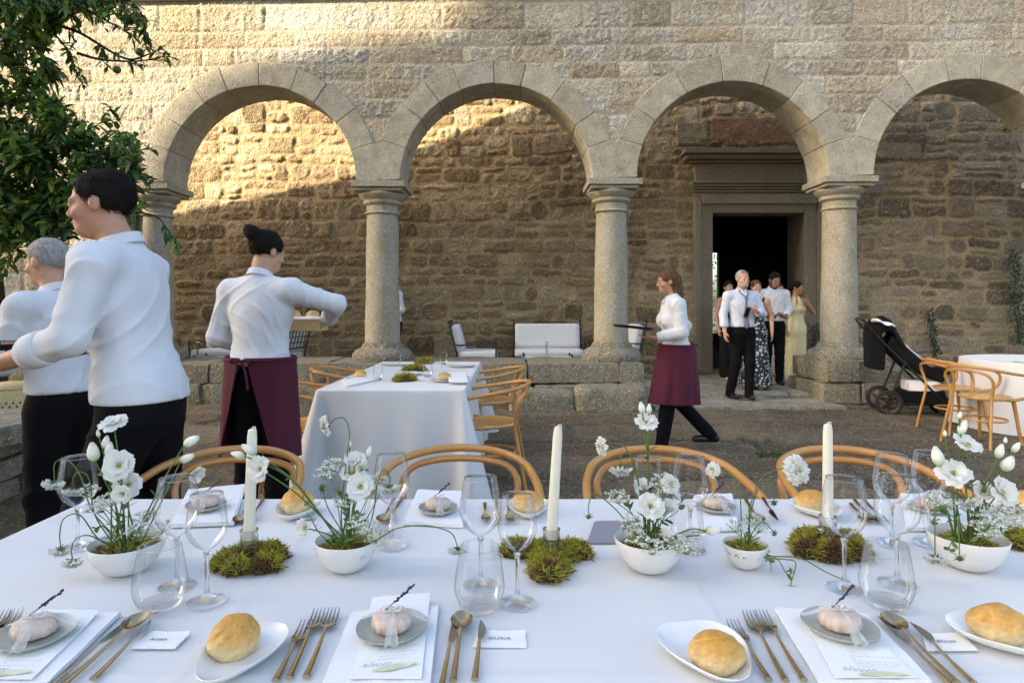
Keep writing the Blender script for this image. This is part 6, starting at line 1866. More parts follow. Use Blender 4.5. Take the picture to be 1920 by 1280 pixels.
class Bowl:
    def __init__(s, label, u, v, rx, hgt, dep=None):
        loc = on(u, v, ZT); s.loc = loc; s.Y = loc.y; s.r = rx; s.h = hgt
        s.t = thing('flower_bowl', label, 'flower bowl', (loc.x, loc.y, ZT + .001), group='pale bowls of white garden flowers along the long table')
        m = MB()
        pr = [(0, 0), (.42, 0), (.47, .002), (.62, hgt * .12), (.82, hgt * .40), (.94, hgt * .70), (1.0, hgt), (.985, hgt + .0015), (.96, hgt * .98), (.90, hgt * .7), (.78, hgt * .42), (.5, hgt * .2), (0, hgt * .18)]
        m.lathe([(r * rx, z) for r, z in pr], 48, wob=lambda a, z: 1 + (0.012 * math.sin(3 * a + u) + .008 * math.sin(5 * a)) * z / hgt)
        m.build('bowl', MAT['matt_bowl'], s.t, angle=60)
        mo = moss_mesh([(0, 0, rx * .77)], .012, 500, u, flat=True)
        mo.build('moss_bed', MAT['moss'], s.t, colors=True, loc=(0, 0, hgt * .66), smooth=False)
        s.rg = random.Random(u)
    def w(s, u, v, dy=0.0):           # point over the table in the bowl's own frame
        return P(u, v, s.Y + dy) - Vector((s.loc.x, s.loc.y, ZT + .001))
    def foot(s, p):
        a = s.rg.uniform(0, 6.28); q = s.rg.uniform(0, .4) * s.r
        return Vector((max(-.5, min(.5, p.x * .25 / max(s.r, .01) * .3)) * s.r + q * math.cos(a), q * math.sin(a) * .8, s.h * .68))
    def stem(s, name, p, bend=None, rad=.0017, path=None):
        m = MB()
        f = s.foot(p)
        pts = stem_path(f, p, bend if bend is not None else (p.x * -.12, 0, .01)) if path is None else spline([f] + path, 6)
        m.tube(pts, [rad * (1.15 - .35 * i / len(pts)) for i in range(len(pts))], 6)
        return m, [Vector(q) for q in pts]
    def leaves(s, m, pts, n, L=.03, W=.007):
        for k in range(n):
            i = s.rg.randrange(len(pts) // 4, max(len(pts) // 4 + 1, len(pts) - 3)); p = pts[i]
            d = (pts[i + 1] - pts[i]).normalized(); a = s.rg.uniform(0, 6.28); o = d.orthogonal().normalized(); o = (o * math.cos(a) + d.cross(o) * math.sin(a))
            e = (d * .7 + o * .8).normalized(); sd = e.cross(o).normalized() if e.cross(o).length > .01 else Vector((1, 0, 0)); sd = e.cross(d).normalized()
            l = L * s.rg.uniform(.6, 1.2)
            m.grid(lambda a_, b: tuple(p + e * l * b + sd * ((2 * a_ - 1) * W * math.sin(math.pi * (.05 + .95 * b)) ** .8) + d * (-.25 * l * b * b)), 2, 6)
    def lis(s, u, v, axis, dy=0, size=.03, open_=62, bend=None, n=6, leaves=2, yc=True):
        size *= .75
        p = s.w(u, v, dy); ax = Vector(axis).normalized()
        base = p - ax * size * .35
        m, pts = s.stem('stem', base, bend); s.leaves(m, pts, leaves)
        f = m.build('lisianthus', MAT['stem_green'], s.t)
        b = MB(); sd = int(u * 7 + v)
        petals(b, base, ax, n, size * 1.12, size * .62, open_, sd, ruffle=.14)
        petals(b, base + ax * .001, ax, n - 1, size * .92, size * .52, open_ * .62, sd + 1, ruffle=.12)
        b.build('bloom', MAT['petal'], f, angle=180)
        c = MB(); calyx(c, base - ax * .004, ax, size * .28, size * .7, 5, sd, 38); c.build('calyx', MAT['leaf_fresh'], f)
        if yc:
            c = MB(); rg = random.Random(sd); M = frame_of(ax)
            for k in range(9):
                d = M @ Vector((rg.uniform(-.5, .5), rg.uniform(-.5, .5), 1)).normalized(); q = base + d * size * .18
                c.tube([q, q + d * size * .2], [size * .028, size * .028], 4); c.tube([q + d * size * .2, q + d * size * .27], [size * .06, size * .04], 5)
            c.build('stamens', MAT['pollen'], f)
        return f
    def bud(s, u, v, axis, dy=0, L=.03, r=.009, bend=None, start=None):
        p = s.w(u, v, dy); ax = Vector(axis).normalized(); base = p - ax * L * .5
        m, pts = s.stem('stem', base, bend); s.leaves(m, pts, 1, .022, .005)
        calyx(m, base - ax * .002, ax, r * .9, L * .45, 5, int(u), 24)
        f = m.build('lisianthus', MAT['stem_green'], s.t)
        b = MB(); bud_shape(b, base, ax, L, r, True, u); b.build('bud', MAT['petal_bud'], f, colors=True, angle=180)
    def scab(s, u, v, axis, dy=0, size=.021, path=None, bend=None, green=False):
        size *= .9
        p = s.w(u, v, dy); ax = Vector(axis).normalized()
        pa = None
        if path: pa = [s.w(a, b, d) for a, b, d in path] + [p - ax * .004]
        m, pts = s.stem('stem', p - ax * .004, bend, .0013, pa)
        calyx(m, p - ax * .004, ax, size * .5, size * (.75 if not green else .9), 9, int(u), 78)
        calyx(m, p - ax * .004, ax, size * .5, size * (.45 if not green else .6), 8, int(u) + 1, 45)
        f = m.build('scabious', MAT['stem_green'], s.t)
        b = MB(); sd = int(u + v)
        if green:
            rg = random.Random(sd); M = frame_of(ax)
            for k in range(22):
                d = M @ Vector((rg.uniform(-1, 1), rg.uniform(-1, 1), rg.uniform(.2, 1))).normalized(); q = p + d * size * .2
                b.tube([q, q + d * size * .25], [size * .1, size * .05], 5)
            b.build('flower_head', MAT['leaf_fresh'], f)
        else:
            petals(b, p, ax, 13, size * 1.05, size * .33, 84, sd, ruffle=.25, base=size * .12)
            petals(b, p + ax * size * .12, ax, 11, size * .85, size * .28, 66, sd + 1, ruffle=.3, base=size * .1)
            petals(b, p + ax * size * .22, ax, 10, size * .6, size * .22, 42, sd + 2, ruffle=.3, base=size * .06)
            b.build('flower_head', MAT['petal'], f, angle=180)
            c = MB(); rg = random.Random(sd); M = frame_of(ax)
            for k in range(12):
                q = p + M @ Vector((rg.uniform(-.3, .3) * size, rg.uniform(-.3, .3) * size, size * .45)); c.tube([q, q + ax * size * .18], [size * .035, size * .05], 4)
            c.build('stamens', MAT['pollen'], f)
    def lace(s, u, v, dy=0, r=.026, rays=13, axis=(0, -.3, 1)):
        p = s.w(u, v, dy); ax = Vector(axis).normalized(); rg = random.Random(int(u * 3 + v))
        base = p - ax * r * .9
        m, pts = s.stem('stem', base, None, .0012); b = MB(); M = frame_of(ax)
        for k in range(rays):
            th = R(8 + 52 * math.sqrt((k + .5) / rays)); az = k * 2.4
            d = M @ Vector((math.cos(az) * math.sin(th), math.sin(az) * math.sin(th), math.cos(th)))
            q = base + d * r * rg.uniform(.85, 1.1); m.tube([base, base.lerp(q, .5) + ax * .001, q], .0006, 4)
            for j in range(9):
                o = Vector((rg.uniform(-1, 1), rg.uniform(-1, 1), rg.uniform(-.3, .8))) * r * .22
                c = q + o; z = r * .078 * rg.uniform(.7, 1.3)
                n_ = M @ Vector((rg.uniform(-.5, .5), rg.uniform(-.5, .5), 1)).normalized(); Mq = frame_of(n_); t0 = rg.random() * 6
                vs = [tuple(c)]
                for i in range(10):
                    a = t0 + i * math.pi / 5; rr = z * (1.35 if i % 2 == 0 else .6); vs.append(tuple(c + Mq @ Vector((rr * math.cos(a), rr * math.sin(a), .25 * z))))
                b.add(vs, [(0, i + 1, (i + 1) % 10 + 1) for i in range(10)])
                m.tube([q, c], .0003, 3, cap=False)
        s.leaves(m, pts, 1, .03, .004)
        f = m.build('cow_parsley', MAT['stem_pale'], s.t); b.build('umbel', MAT['petal'], f, smooth=False)
    def greens(s, pts, n=5, L=.02):
        """a loose spray of small leaves on one trailing or upright stem through photo points"""
        pa = [s.w(*q) for q in pts]; m = MB(); sp = [Vector(q) for q in spline([s.foot(pa[0])] + pa, 6)]
        m.tube(sp, [.0013 - .0006 * i / len(sp) for i in range(len(sp))], 5); s.leaves(m, sp, n, L, L * .22)
        m.build('trailing_stem', MAT['leaf_fresh'], s.t, angle=180)

MOSS_C = [(.42, .43, .045), (.52, .48, .06), (.30, .30, .04), (.52, .40, .09), (.28, .17, .06), (.19, .11, .04)]
def moss_mesh(circles, hgt, n, seed, flat=False, fl=.012):
    rg = random.Random(seed); m = MB()
    for (cx, cy, r) in circles:
        k1, k2 = 18, 5
        m.col = (.06, .042, .02)
        vs = [(cx, cy, hgt * .75)]; fs = []
        for j in range(1, k2 + 1):
            for i in range(k1):
                a = 2 * math.pi * i / k1; t = j / k2; q = r * t * (.9 + .12 * math.sin(3 * a + seed) + .08 * math.sin(7 * a + seed * 2))
                vs.append((cx + q * math.cos(a), cy + q * math.sin(a), hgt * .75 * (1 - t ** 3)))
        for i in range(k1): fs.append((0, 1 + i, 1 + (i + 1) % k1))
        for j in range(k2 - 1):
            for i in range(k1): a_ = 1 + j * k1 + i; b_ = 1 + j * k1 + (i + 1) % k1; fs.append((a_, a_ + k1, b_ + k1, b_))
        m.add(vs, fs)
    area = sum(c[2] ** 2 for c in circles)
    for (cx, cy, r) in circles:
        for k in range(int(n * r * r / area)):
            t = math.sqrt(rg.random()); a = rg.random() * 6.283; q = r * t * (.95 + .12 * math.sin(3 * a + seed))
            p = Vector((cx + q * math.cos(a), cy + q * math.sin(a), hgt * (.8 * (1 - t ** 3.5)) * rg.uniform(.7, 1.15)))
            out = Vector((math.cos(a), math.sin(a), 0)) * (.2 + 1.1 * t ** 2)
            d = (out + Vector((rg.uniform(-.8, .8), rg.uniform(-.8, .8), rg.uniform(.1, 1.1)))).normalized(); l = fl * rg.uniform(.7, 1.9)
            e = (d + Vector((rg.uniform(-.6, .6), rg.uniform(-.6, .6), rg.uniform(-.7, .3)))).normalized()
            pn = float(vnoise(np.array([p.x * 45 + seed]), np.array([p.y * 45]), seed)[0])
            ci = 4 + (rg.random() < .5) if (pn < .27 or (t > .88 and rg.random() < .4)) else rg.randrange(4)
            cc = MOSS_C[ci]; f_ = rg.uniform(.7, 1.25); m.col = tuple(x * f_ for x in cc)
            sd = d.orthogonal().normalized(); wv = rg.uniform(.0007, .0014) * (fl / .012)
            p1, p2 = p + d * l * .5, p + d * l * .5 + e * l * .5
            m.add([p - sd * wv, p + sd * wv, p1 - sd * wv, p1 + sd * wv, p2], [(0, 1, 3, 2), (2, 3, 4)])
            s2 = d.cross(sd); 
            m.add([p1 - s2 * wv * 2.6 - d * l * .1, p1 + d * l * .12, p1 + s2 * wv * 2.6 - d * l * .1, p1 - d * l * .05], [(0, 1, 2, 3)])
    m.col = (1, 1, 1)
    return m
def moss_clump(label, circ, hgt, n, seed, zt=ZT, fl=.012, group='moss clumps under the candles'):
    pts = [(on(u, v, zt), r) for u, v, r in circ]; c = sum((p for p, r in pts), Vector()) / len(pts)
    m = moss_mesh([(p.x - c.x, p.y - c.y, r) for p, r in pts], hgt, n, seed, fl=fl)
    tag(m.build('moss_clump', MAT['moss'], None, colors=True, smooth=False, loc=(c.x, c.y, zt + .001)), label, 'moss', group)
moss_clump('ragged moss clump under the candle whose tip is behind stems', ((468, 1052, .052), (430, 1062, .034), (505, 1048, .036), (500, 1068, .030), (445, 1074, .024)), .034, 3600, 2)
moss_clump('star-shaped moss clump under the candle with a curled wick', ((1034, 1046, .052), (965, 1038, .030), (990, 1040, .034), (1075, 1042, .036), (1030, 1070, .042), (1028, 1084, .030)), .034, 4200, 3)
moss_clump('square moss block under the candle with a ragged wick', ((1552, 1030, .05), (1520, 1028, .045), (1590, 1032, .040), (1508, 1042, .025), (1600, 1046, .028), (1560, 1048, .034)), .044, 4200, 4)
moss_clump('moss clump past the flower bowl nearest the table end', ((1925, 1020, .04), (1912, 1026, .03)), .034, 1300, 5)
for k, (u, v, r, lab) in enumerate(((757, 714, .085, 'small moss clump on the narrow table nearest the long table'), (776, 695, .10, 'middle moss clump on the narrow table'), (795, 681, .085, 'moss clump on the narrow table nearest the arcade'))):
    moss_clump(lab, ((u, v, r), (u + 8, v - 2, r * .6)), .045, 900, 20 + k, ZM, .024, 'moss clumps on the narrow table')

b = Bowl('pale bowl at the table corner with drooping scabious hanging out of it', 238, 1070, .072, .060)
b.lis(211, 792, (-.1, -.45, .9), size=.031, open_=72); b.lis(222, 872, (.1, -.9, .35), -.015, .036, 66); b.lis(240, 908, (.35, -.75, .35), .01, .03, 70); b.lis(229, 926, (.05, -1, .05), -.03, .022, 60)
b.bud(175, 846, (-.1, -.1, 1), 0, .04, .0125); b.bud(199, 828, (.3, -.2, 1), .01, .03, .008); b.bud(184, 812, (-.2, 0, 1), .01, .016, .004); b.bud(205, 842, (.2, 0, 1), .0, .032, .009)
b.bud(360, 826, (.9, -.1, .5), .06, .040, .0105, (.01, 0, .03)); b.bud(352, 858, (.8, -.1, .35), .05, .036, .009, (.01, 0, .02)); b.lis(364, 888, (.8, -.3, -.3), .05, .027, 40, (.01, 0, .05))
b.scab(101, 904, (-.15, -.2, -1), 0, .021, ((175, 960, 0), (150, 890, 0), (125, 862, 0), (103, 868, 0))); b.scab(138, 918, (-.05, -.2, -1), .01, .019, ((178, 965, .01), (168, 900, .01), (150, 884, .01), (137, 895, .01)))
b.scab(113, 1030, (-.05, -.25, -1), -.03, .020, ((185, 1010, -.02), (150, 965, -.03), (120, 972, -.03), (112, 1000, -.03))); b.scab(136, 1052, (.05, -.25, -1), -.05, .019, ((195, 1015, -.04), (165, 1003, -.05), (142, 1010, -.05), (134, 1030, -.05)))
for q in ((165, 915, .02), (205, 932, -.01), (180, 945, .0), (272, 962, .02), (298, 985, .0), (258, 985, -.02)): b.lace(*q)
b.greens(((215, 990, 0), (185, 950, 0), (160, 960, -.02)), 7); b.greens(((250, 1000, 0), (290, 960, .02), (300, 950, .02)), 7); b.greens(((225, 1030, -.03), (218, 1048, -.06)), 6, .014); b.greens(((230, 980, 0), (238, 900, .02)), 8, .03); b.greens(((210, 1005, -.03), (190, 985, -.05), (170, 1000, -.05)), 6)

b = Bowl('pale bowl whose one long stem trails a scabious over the cloth', 651, 1066, .0655, .062)
b.lis(664, 866, (.05, -.4, .9), 0, .032, 40, n=6, yc=False); b.lis(660, 886, (-.1, -.5, .8), .01, .032, 66); b.lis(675, 912, (.1, -.85, .5), -.02, .031, 74); b.lis(571, 990, (-.55, -.75, .3), -.02, .026, 46); b.lis(486, 880, (-.25, -.8, .3), -.03, .030, 62, (-.02, 0, .03))
b.bud(466, 842, (-.75, -.1, .55), -.02, .034, .0095, (-.01, 0, .04)); b.bud(446, 852, (-.9, -.1, .25), -.02, .030, .008, (-.01, 0, .05)); b.bud(682, 864, (.15, 0, 1), .01, .034, .0085); b.bud(692, 846, (.25, 0, 1), .01, .026, .006); b.bud(655, 830, (-.1, 0, 1), .01, .018, .004)
b.scab(614, 797, (-.85, -.35, -.25), 0, .021, ((640, 960, 0), (650, 860, 0), (655, 810, 0), (645, 784, 0), (628, 786, 0))); b.scab(730, 912, (.05, -.3, -1), .01, .024, ((700, 960, 0), (708, 905, 0), (720, 880, .0), (731, 895, .01)))
b.scab(604, 914, (-.1, -.5, .6), 0, .018, green=True, bend=(-.02, 0, .02)); b.scab(858, 1028, (0, -.3, -1), -.02, .019, ((705, 1012, -.02), (745, 990, -.02), (800, 985, -.02), (845, 998, -.02)))
for q in ((625, 866, .02), (612, 880, 0), (645, 935, 0), (692, 985, -.03), (706, 1000, -.02), (672, 975, -.04), (700, 895, .03)): b.lace(*q)
b.greens(((600, 1000, -.02), (585, 975, -.03), (575, 960, -.03)), 8); b.greens(((655, 990, -.02), (640, 930, 0), (625, 915, 0)), 9); b.greens(((680, 985, 0), (705, 940, .0), (712, 925, 0)), 6, .014); b.greens(((640, 1010, -.03), (610, 1000, -.04)), 6)

b = Bowl('largest pale bowl with a tall flower rising over the chair hoop', 1217, 1066, .072, .064)
b.lis(1212, 790, (0, -.5, .85), 0, .026, 68); b.bud(1203, 764, (-.15, 0, 1), .0, .026, .0075); b.bud(1217, 766, (.05, 0, 1), .01, .022, .006)
b.lis(1206, 912, (-.2, -.4, .85), .01, .028, 38, yc=False); b.lis(1220, 948, (.0, -.75, .6), -.03, .032, 60); b.lis(1254, 952, (.35, -.45, .8), -.01, .028, 36, yc=False)
b.scab(1163, 878, (-.05, -.25, -1), 0, .024, ((1205, 960, 0), (1195, 890, 0), (1182, 850, 0), (1165, 855, 0))); b.scab(1130, 836, (-.9, -.3, .05), .01, .019, ((1205, 950, 0), (1190, 880, 0), (1172, 838, 0), (1148, 830, .01))); b.scab(1256, 908, (.3, -.7, .5), -.01, .021)
b.scab(1104, 968, (0, -.2, -1), -.02, .014, ((1180, 985, -.02), (1150, 950, -.02), (1115, 925, -.02), (1104, 945, -.02)), green=True)
b.bud(1338, 993, (.9, -.1, .15), -.03, .032, .010, (.02, 0, .02)); b.bud(1318, 1002, (.9, -.2, .2), -.03, .014, .003, (.01, 0, .01))
for q in ((1160, 925, .01), (1240, 896, 0), (1185, 975, -.04), (1224, 1020, -.09), (1288, 1020, -.05), (1195, 1000, -.05), (1270, 1012, -.07)): b.lace(q[0], q[1], q[2], .027)
b.greens(((1200, 990, -.02), (1178, 950, -.01), (1170, 920, 0)), 10, .026); b.greens(((1235, 985, 0), (1268, 960, .01), (1275, 945, 0)), 8, .028); b.greens(((1218, 1000, -.01), (1215, 900, .0)), 8, .024); b.greens(((1245, 970, .0), (1283, 935, .02), (1290, 910, .02)), 7, .016); b.greens(((1190, 1000, -.03), (1178, 985, -.04), (1165, 1000, -.05)), 6, .02)

b = Bowl('smallest pale bowl with a trailing green stem reaching past the moss block', 1397, 1062, .046, .048)
b.scab(1492, 881, (.25, -.9, .25), -.01, .029, ((1405, 960, 0), (1425, 900, 0), (1455, 880, 0))); b.scab(1338, 881, (-.7, -.5, .3), 0, .017, ((1390, 1000, 0), (1385, 910, 0), (1360, 885, 0)))
b.scab(1451, 942, (0, -.3, -1), 0, .016, ((1405, 980, 0), (1420, 920, 0), (1440, 905, 0), (1452, 925, 0)), green=True); b.scab(1452, 1000, (.2, -.3, -.8), -.02, .013, ((1410, 1000, -.01), (1430, 978, -.02)), green=True)
b.lace(1408, 968, 0, .024); b.lace(1380, 982, -.02, .022); b.lace(1424, 985, -.01, .02)
b.scab(1614, 1100, (.3, -.3, -.6), -.07, .014, ((1440, 1042, -.03), (1500, 1046, -.05), (1555, 1075, -.06)), green=True)
b.scab(1482, 1102, (0, -.3, -.9), -.09, .012, ((1440, 1045, -.04), (1470, 1048, -.06), (1492, 1055, -.08)), green=True)
b.greens(((1440, 1048, -.04), (1446, 1070, -.07)), 2, .02); b.greens(((1455, 1046, -.05), (1475, 1075, -.09), (1490, 1070, -.09)), 3, .02); b.greens(((1405, 985, 0), (1402, 930, .01)), 8, .018); b.greens(((1395, 1000, -.02), (1385, 975, -.02)), 5, .016)

b = Bowl('pale bowl nearest the table end with broad white lisianthus blooms', 1814, 1062, .073, .066)
b.lis(1815, 832, (.15, -.5, .85), 0, .033, 70); b.lis(1788, 886, (-.1, -.6, .8), -.01, .037, 70); b.lis(1880, 922, (.25, -.75, .45), -.02, .037, 62); b.lis(1845, 920, (-.2, -.5, .6), .01, .028, 55, yc=False)
b.bud(1757, 854, (-.2, 0, 1), .0, .042, .0125); b.bud(1806, 800, (.3, -.1, .9), .01, .034, .009); b.bud(1800, 778, (.25, 0, 1), .01, .017, .0045); b.bud(1772, 812, (-.05, 0, 1), .01, .014, .004)
b.bud(1890, 868, (.4, -.2, .9), .0, .036, .0125); b.bud(1875, 845, (.35, 0, .95), .01, .032, .009); b.bud(1905, 838, (.6, 0, .75), .01, .026, .007); b.bud(1885, 825, (.1, 0, 1), .01, .014, .004)
b.scab(1814, 938, (.0, -.45, -.8), -.04, .023, ((1820, 1000, -.01), (1812, 930, -.02), (1812, 918, -.03))); b.scab(1905, 950, (.2, -.4, -.7), -.02, .024, ((1850, 990, 0), (1885, 935, 0), (1900, 930, -.01)))
b.scab(1754, 1044, (-.05, -.3, -1), -.08, .021, ((1790, 1000, -.02), (1775, 955, -.05), (1755, 960, -.07), (1753, 1010, -.08))); b.scab(1800, 1046, (0, -.4, -.8), -.1, .016, ((1800, 1000, -.03), (1795, 975, -.07), (1798, 1010, -.1)), green=True); b.scab(1752, 978, (-.1, -.3, -.8), -.04, .017, ((1790, 1005, 0), (1770, 950, -.03), (1754, 958, -.04)), green=True)
for q in ((1880, 955, -.03), (1862, 965, -.05), (1895, 968, -.02), (1765, 930, .01), (1850, 985, -.05)): b.lace(q[0], q[1], q[2], .031, 15)
b.greens(((1800, 990, 0), (1770, 960, 0), (1758, 940, 0)), 9, .02); b.greens(((1815, 990, 0), (1812, 890, .01)), 10, .024); b.greens(((1835, 990, 0), (1845, 930, .02)), 8, .024); b.greens(((1850, 1010, -.02), (1890, 995, -.03), (1930, 985, -.03)), 3, .02); b.greens(((1790, 1010, -.04), (1780, 1030, -.08), (1795, 1040, -.1)), 5, .02)

# little vases on the coffee tables in the gallery
for (x, Y), lab in zip(BUDS, ('glass vase with white sprigs on the coffee table beside the third column', 'small glass vase with white sprigs on the coffee table behind the waiters')):
    t = thing('bud_vase', lab, 'vase', (x, Y, FLZ + .411)); rg = random.Random(int(Y * 100))
    m = MB(); m.lathe([(0, 0), (.03, 0), (.032, .01), (.026, .09), (.03, .12)], 20); m.f = [f for f in m.f if len(f) == 4 or len(f) == 20]; m.m = m.m[:len(m.f)]; m.build('vase', MAT['thin_glass'], t)
    for k in range(7):
        q = Vector((rg.uniform(-.05, .05), rg.uniform(-.04, .04), rg.uniform(.2, .32)))
        s_ = MB(); s_.tube([(0, 0, .02), q * .6, q], .002, 5); st = s_.build('stem', MAT['stem_green'], t)
        p_ = MB(); petals(p_, q, (q.x * 3, q.y * 3, .4), 6, .022, .011, 65, k); p_.build('flower_head', MAT['petal'], st, angle=180)

# ---- citrus tree at the left ---------------------------------------
def build_tree():
    rg = random.Random(17); base = Vector((X(-14, 5.4), 5.4, 0))
    t = thing('citrus_tree', 'dark leafy citrus tree with a few green fruits reaching in front of the arcade', 'tree', base)
    def q(u, v, Y): return P(u, v, Y) - base
    m = MB()
    m.tube(spline([(-.03, 0, -.05), (.0, 0, .7), (-.02, .02, 1.4), (-.1, .0, 2.2), (-.2, .1, 3.2), (-.15, .1, 4.4)], 6), [.12 - .07 * k / 30 for k in range(31)], 12)
    m.build('trunk', MAT['bark'], t)
    limbs = [[(-40, 420, 5.3), (30, 380, 5.1), (110, 350, 5.0), (190, 330, 4.9), (255, 320, 4.9)], [(-60, 330, 5.3), (20, 290, 5.2), (100, 270, 5.2), (180, 290, 5.1), (240, 270, 5.1)], [(-60, 250, 5.4), (40, 240, 5.3), (120, 245, 5.3)],
             [(-60, 440, 5.3), (20, 430, 5.0), (100, 430, 4.9), (160, 420, 4.8)], [(-100, 160, 5.4), (0, 20, 5.2), (70, 2, 5.2), (100, 42, 5.2), (150, 62, 5.2), (235, 110, 5.1), (285, 100, 5.1)], [(-100, 160, 5.4), (-20, 60, 5.4), (20, 30, 5.3), (55, -30, 5.3)],
             [(100, 42, 5.2), (102, 62, 5.2), (130, 100, 5.2), (145, 140, 5.2)], [(70, 2, 5.2), (140, 10, 5.1), (200, 40, 5.1), (235, 60, 5.1)], [(145, 100, 5.2), (190, 112, 5.2), (255, 115, 5.1), (300, 108, 5.1)], [(160, -20, 5.0), (220, -5, 5.0), (262, 20, 5.0), (270, 70, 5.0)], [(150, 420, 4.8), (220, 400, 4.7), (290, 405, 4.7), (320, 440, 4.7)]]
    V, Fc, C = [], [], []
    def leaf(p, d, n, L, W, col):
        d = d.normalized(); sd = d.cross(n); sd = sd.normalized() if sd.length > .01 else d.orthogonal().normalized(); n = sd.cross(d)
        b_ = len(V); dr = rg.uniform(.05, .45)
        for k in range(5):
            s = k / 4; wd = W * (math.sin(math.pi * (.06 + .92 * s ** .85)) ** .9) * (0.0 if k == 4 else 1)
            c = p + d * L * s - Vector((0, 0, 1)) * dr * L * s * s
            up_ = n * (.35 * wd)
            V.extend([c - sd * wd + up_, c, c + sd * wd + up_])
            f_ = rg.uniform(.92, 1.08); C.extend([tuple(x * f_ for x in col)] * 3)
        for k in range(4):
            a = b_ + k * 3; Fc.append((a, a + 1, a + 4, a + 3)); Fc.append((a + 1, a + 2, a + 5, a + 4))
    def color():
        r_ = rg.random()
        if r_ < .12: c = (.15, .19, .03)
        elif r_ < .38: c = (.085, .15, .026)
        elif r_ < .78: c = (.05, .105, .024)
        else: c = (.03, .065, .02)
        f_ = rg.uniform(1.1, 2.1); return tuple(x * f_ for x in c)
    tw = MB()
    def twig(p, d, L, n, ls=.10):
        d = d.normalized(); e = (d + Vector((rg.uniform(-.5, .5), rg.uniform(-.5, .5), rg.uniform(-.5, .3)))).normalized()
        pts = [p, p + d * L * .5, p + d * L * .5 + e * L * .5]; tw.tube(pts, [.005, .0035, .0015], 4, cap=False)
        for k in range(n):
            s = (k + .6) / n; c = pts[0].lerp(pts[1], s * 2) if s < .5 else pts[1].lerp(pts[2], s * 2 - 1)
            o = Vector((rg.uniform(-1, 1), rg.uniform(-1, 1), rg.uniform(-.7, .8))); dd = (e if s > .5 else d) * .7 + o.normalized() * .9
            leaf(c, dd, Vector((rg.uniform(-.5, .5), rg.uniform(-.7, .2), 1)), ls * rg.uniform(.65, 1.25), ls * rg.uniform(.17, .25), color())
    # dense mass of the crown: twigs at points spread through its volume
    dense = [(-60, 240, 235, 480), (0, 225, 110, 470), (60, 250, 190, 440), (120, 262, 235, 400), (180, 290, 262, 350), (40, 215, 100, 300), (-60, 100, 60, 300)]
    def inside(u, v):
        top = 232 + 26 * math.sin(u * .045) + (0 if u < 150 else (u - 150) * .30) - (30 if 60 < u < 110 else 0)
        bot = 462 - max(0, u - 60) * .22 - (0 if u < 205 else (u - 205) * .9) + 16 * math.sin(u * .07)
        return u < 252 and top < v < bot
    k = 0
    while k < 620:
        u, v = rg.uniform(-110, 268), rg.uniform(190, 480)
        if not inside(u, v): continue
        if vnoise(np.array([u * .028]), np.array([v * .033]), 5)[0] < .26 and rg.random() < .85: continue
        Y = rg.uniform(4.75, 5.6); d = Vector((rg.uniform(-.5, 1), rg.uniform(-.7, .3), rg.uniform(-.5, .7)))
        twig(q(u, v, Y), d, rg.uniform(.10, .22), rg.randrange(8, 14)); k += 1
    for k in range(230): twig(q(rg.uniform(-120, 118) - 40 * rg.random(), rg.uniform(-40, 240), rg.uniform(5.0, 5.6)), Vector((rg.uniform(-.3, 1), rg.uniform(-.5, .5), rg.uniform(-.6, .4))), .2, 11)
    # sprays along the limbs
    for li, l in enumerate(limbs):
        sp = [Vector(w_) for w_ in spline([q(*w_) for w_ in l], 8)]
        r0 = .026 if li in (0, 1, 3, 4) else .013
        tw.tube(sp, [r0 * (1 - .8 * i / len(sp)) for i in range(len(sp))], 7)
        if li >= 4:
            for i in range(5, len(sp), 2 if li in (7, 9) else 3):
                if li == 4 and i < 16 or rg.random() < .25: continue
                d = (sp[min(i + 1, len(sp) - 1)] - sp[i - 1]).normalized() + Vector((rg.uniform(-.9, .9), rg.uniform(-.6, .6), rg.uniform(-1.0, .7)))
                twig(sp[i], d, rg.uniform(.07, .15), rg.randrange(4, 9), .075)
            twig(sp[-1], sp[-1] - sp[-3], .1, 7, .075)
    for k in range(80):
        u = rg.uniform(0, 262); v = rg.uniform(-20, 26 + 14 * math.sin(u * .05)); twig(q(u, v, rg.uniform(4.9, 5.3)), Vector((rg.uniform(-.6, .9), rg.uniform(-.4, .4), rg.uniform(-1, .2))), .13, 8, .075)
    tw.build('branchwork', MAT['bark'], t)
    np_mesh('crown', np.array([tuple(v_) for v_ in V]), np.array(Fc), MAT['tree_leaf'], np.array(C), t)
    for u, v in ((243, 40), (262, 98), (219, 131), (178, 300), (95, 330), (240, 285)):
        m = MB(); m.lathe([(0, -.03)] + [(.033 * math.sin(math.pi * k / 10), -.031 * math.cos(math.pi * k / 10)) for k in range(1, 10)] + [(0, .031)], 18)
        m.build('fruit', MAT['green_fruit'], t, loc=q(u, v, 5.02))
build_tree()

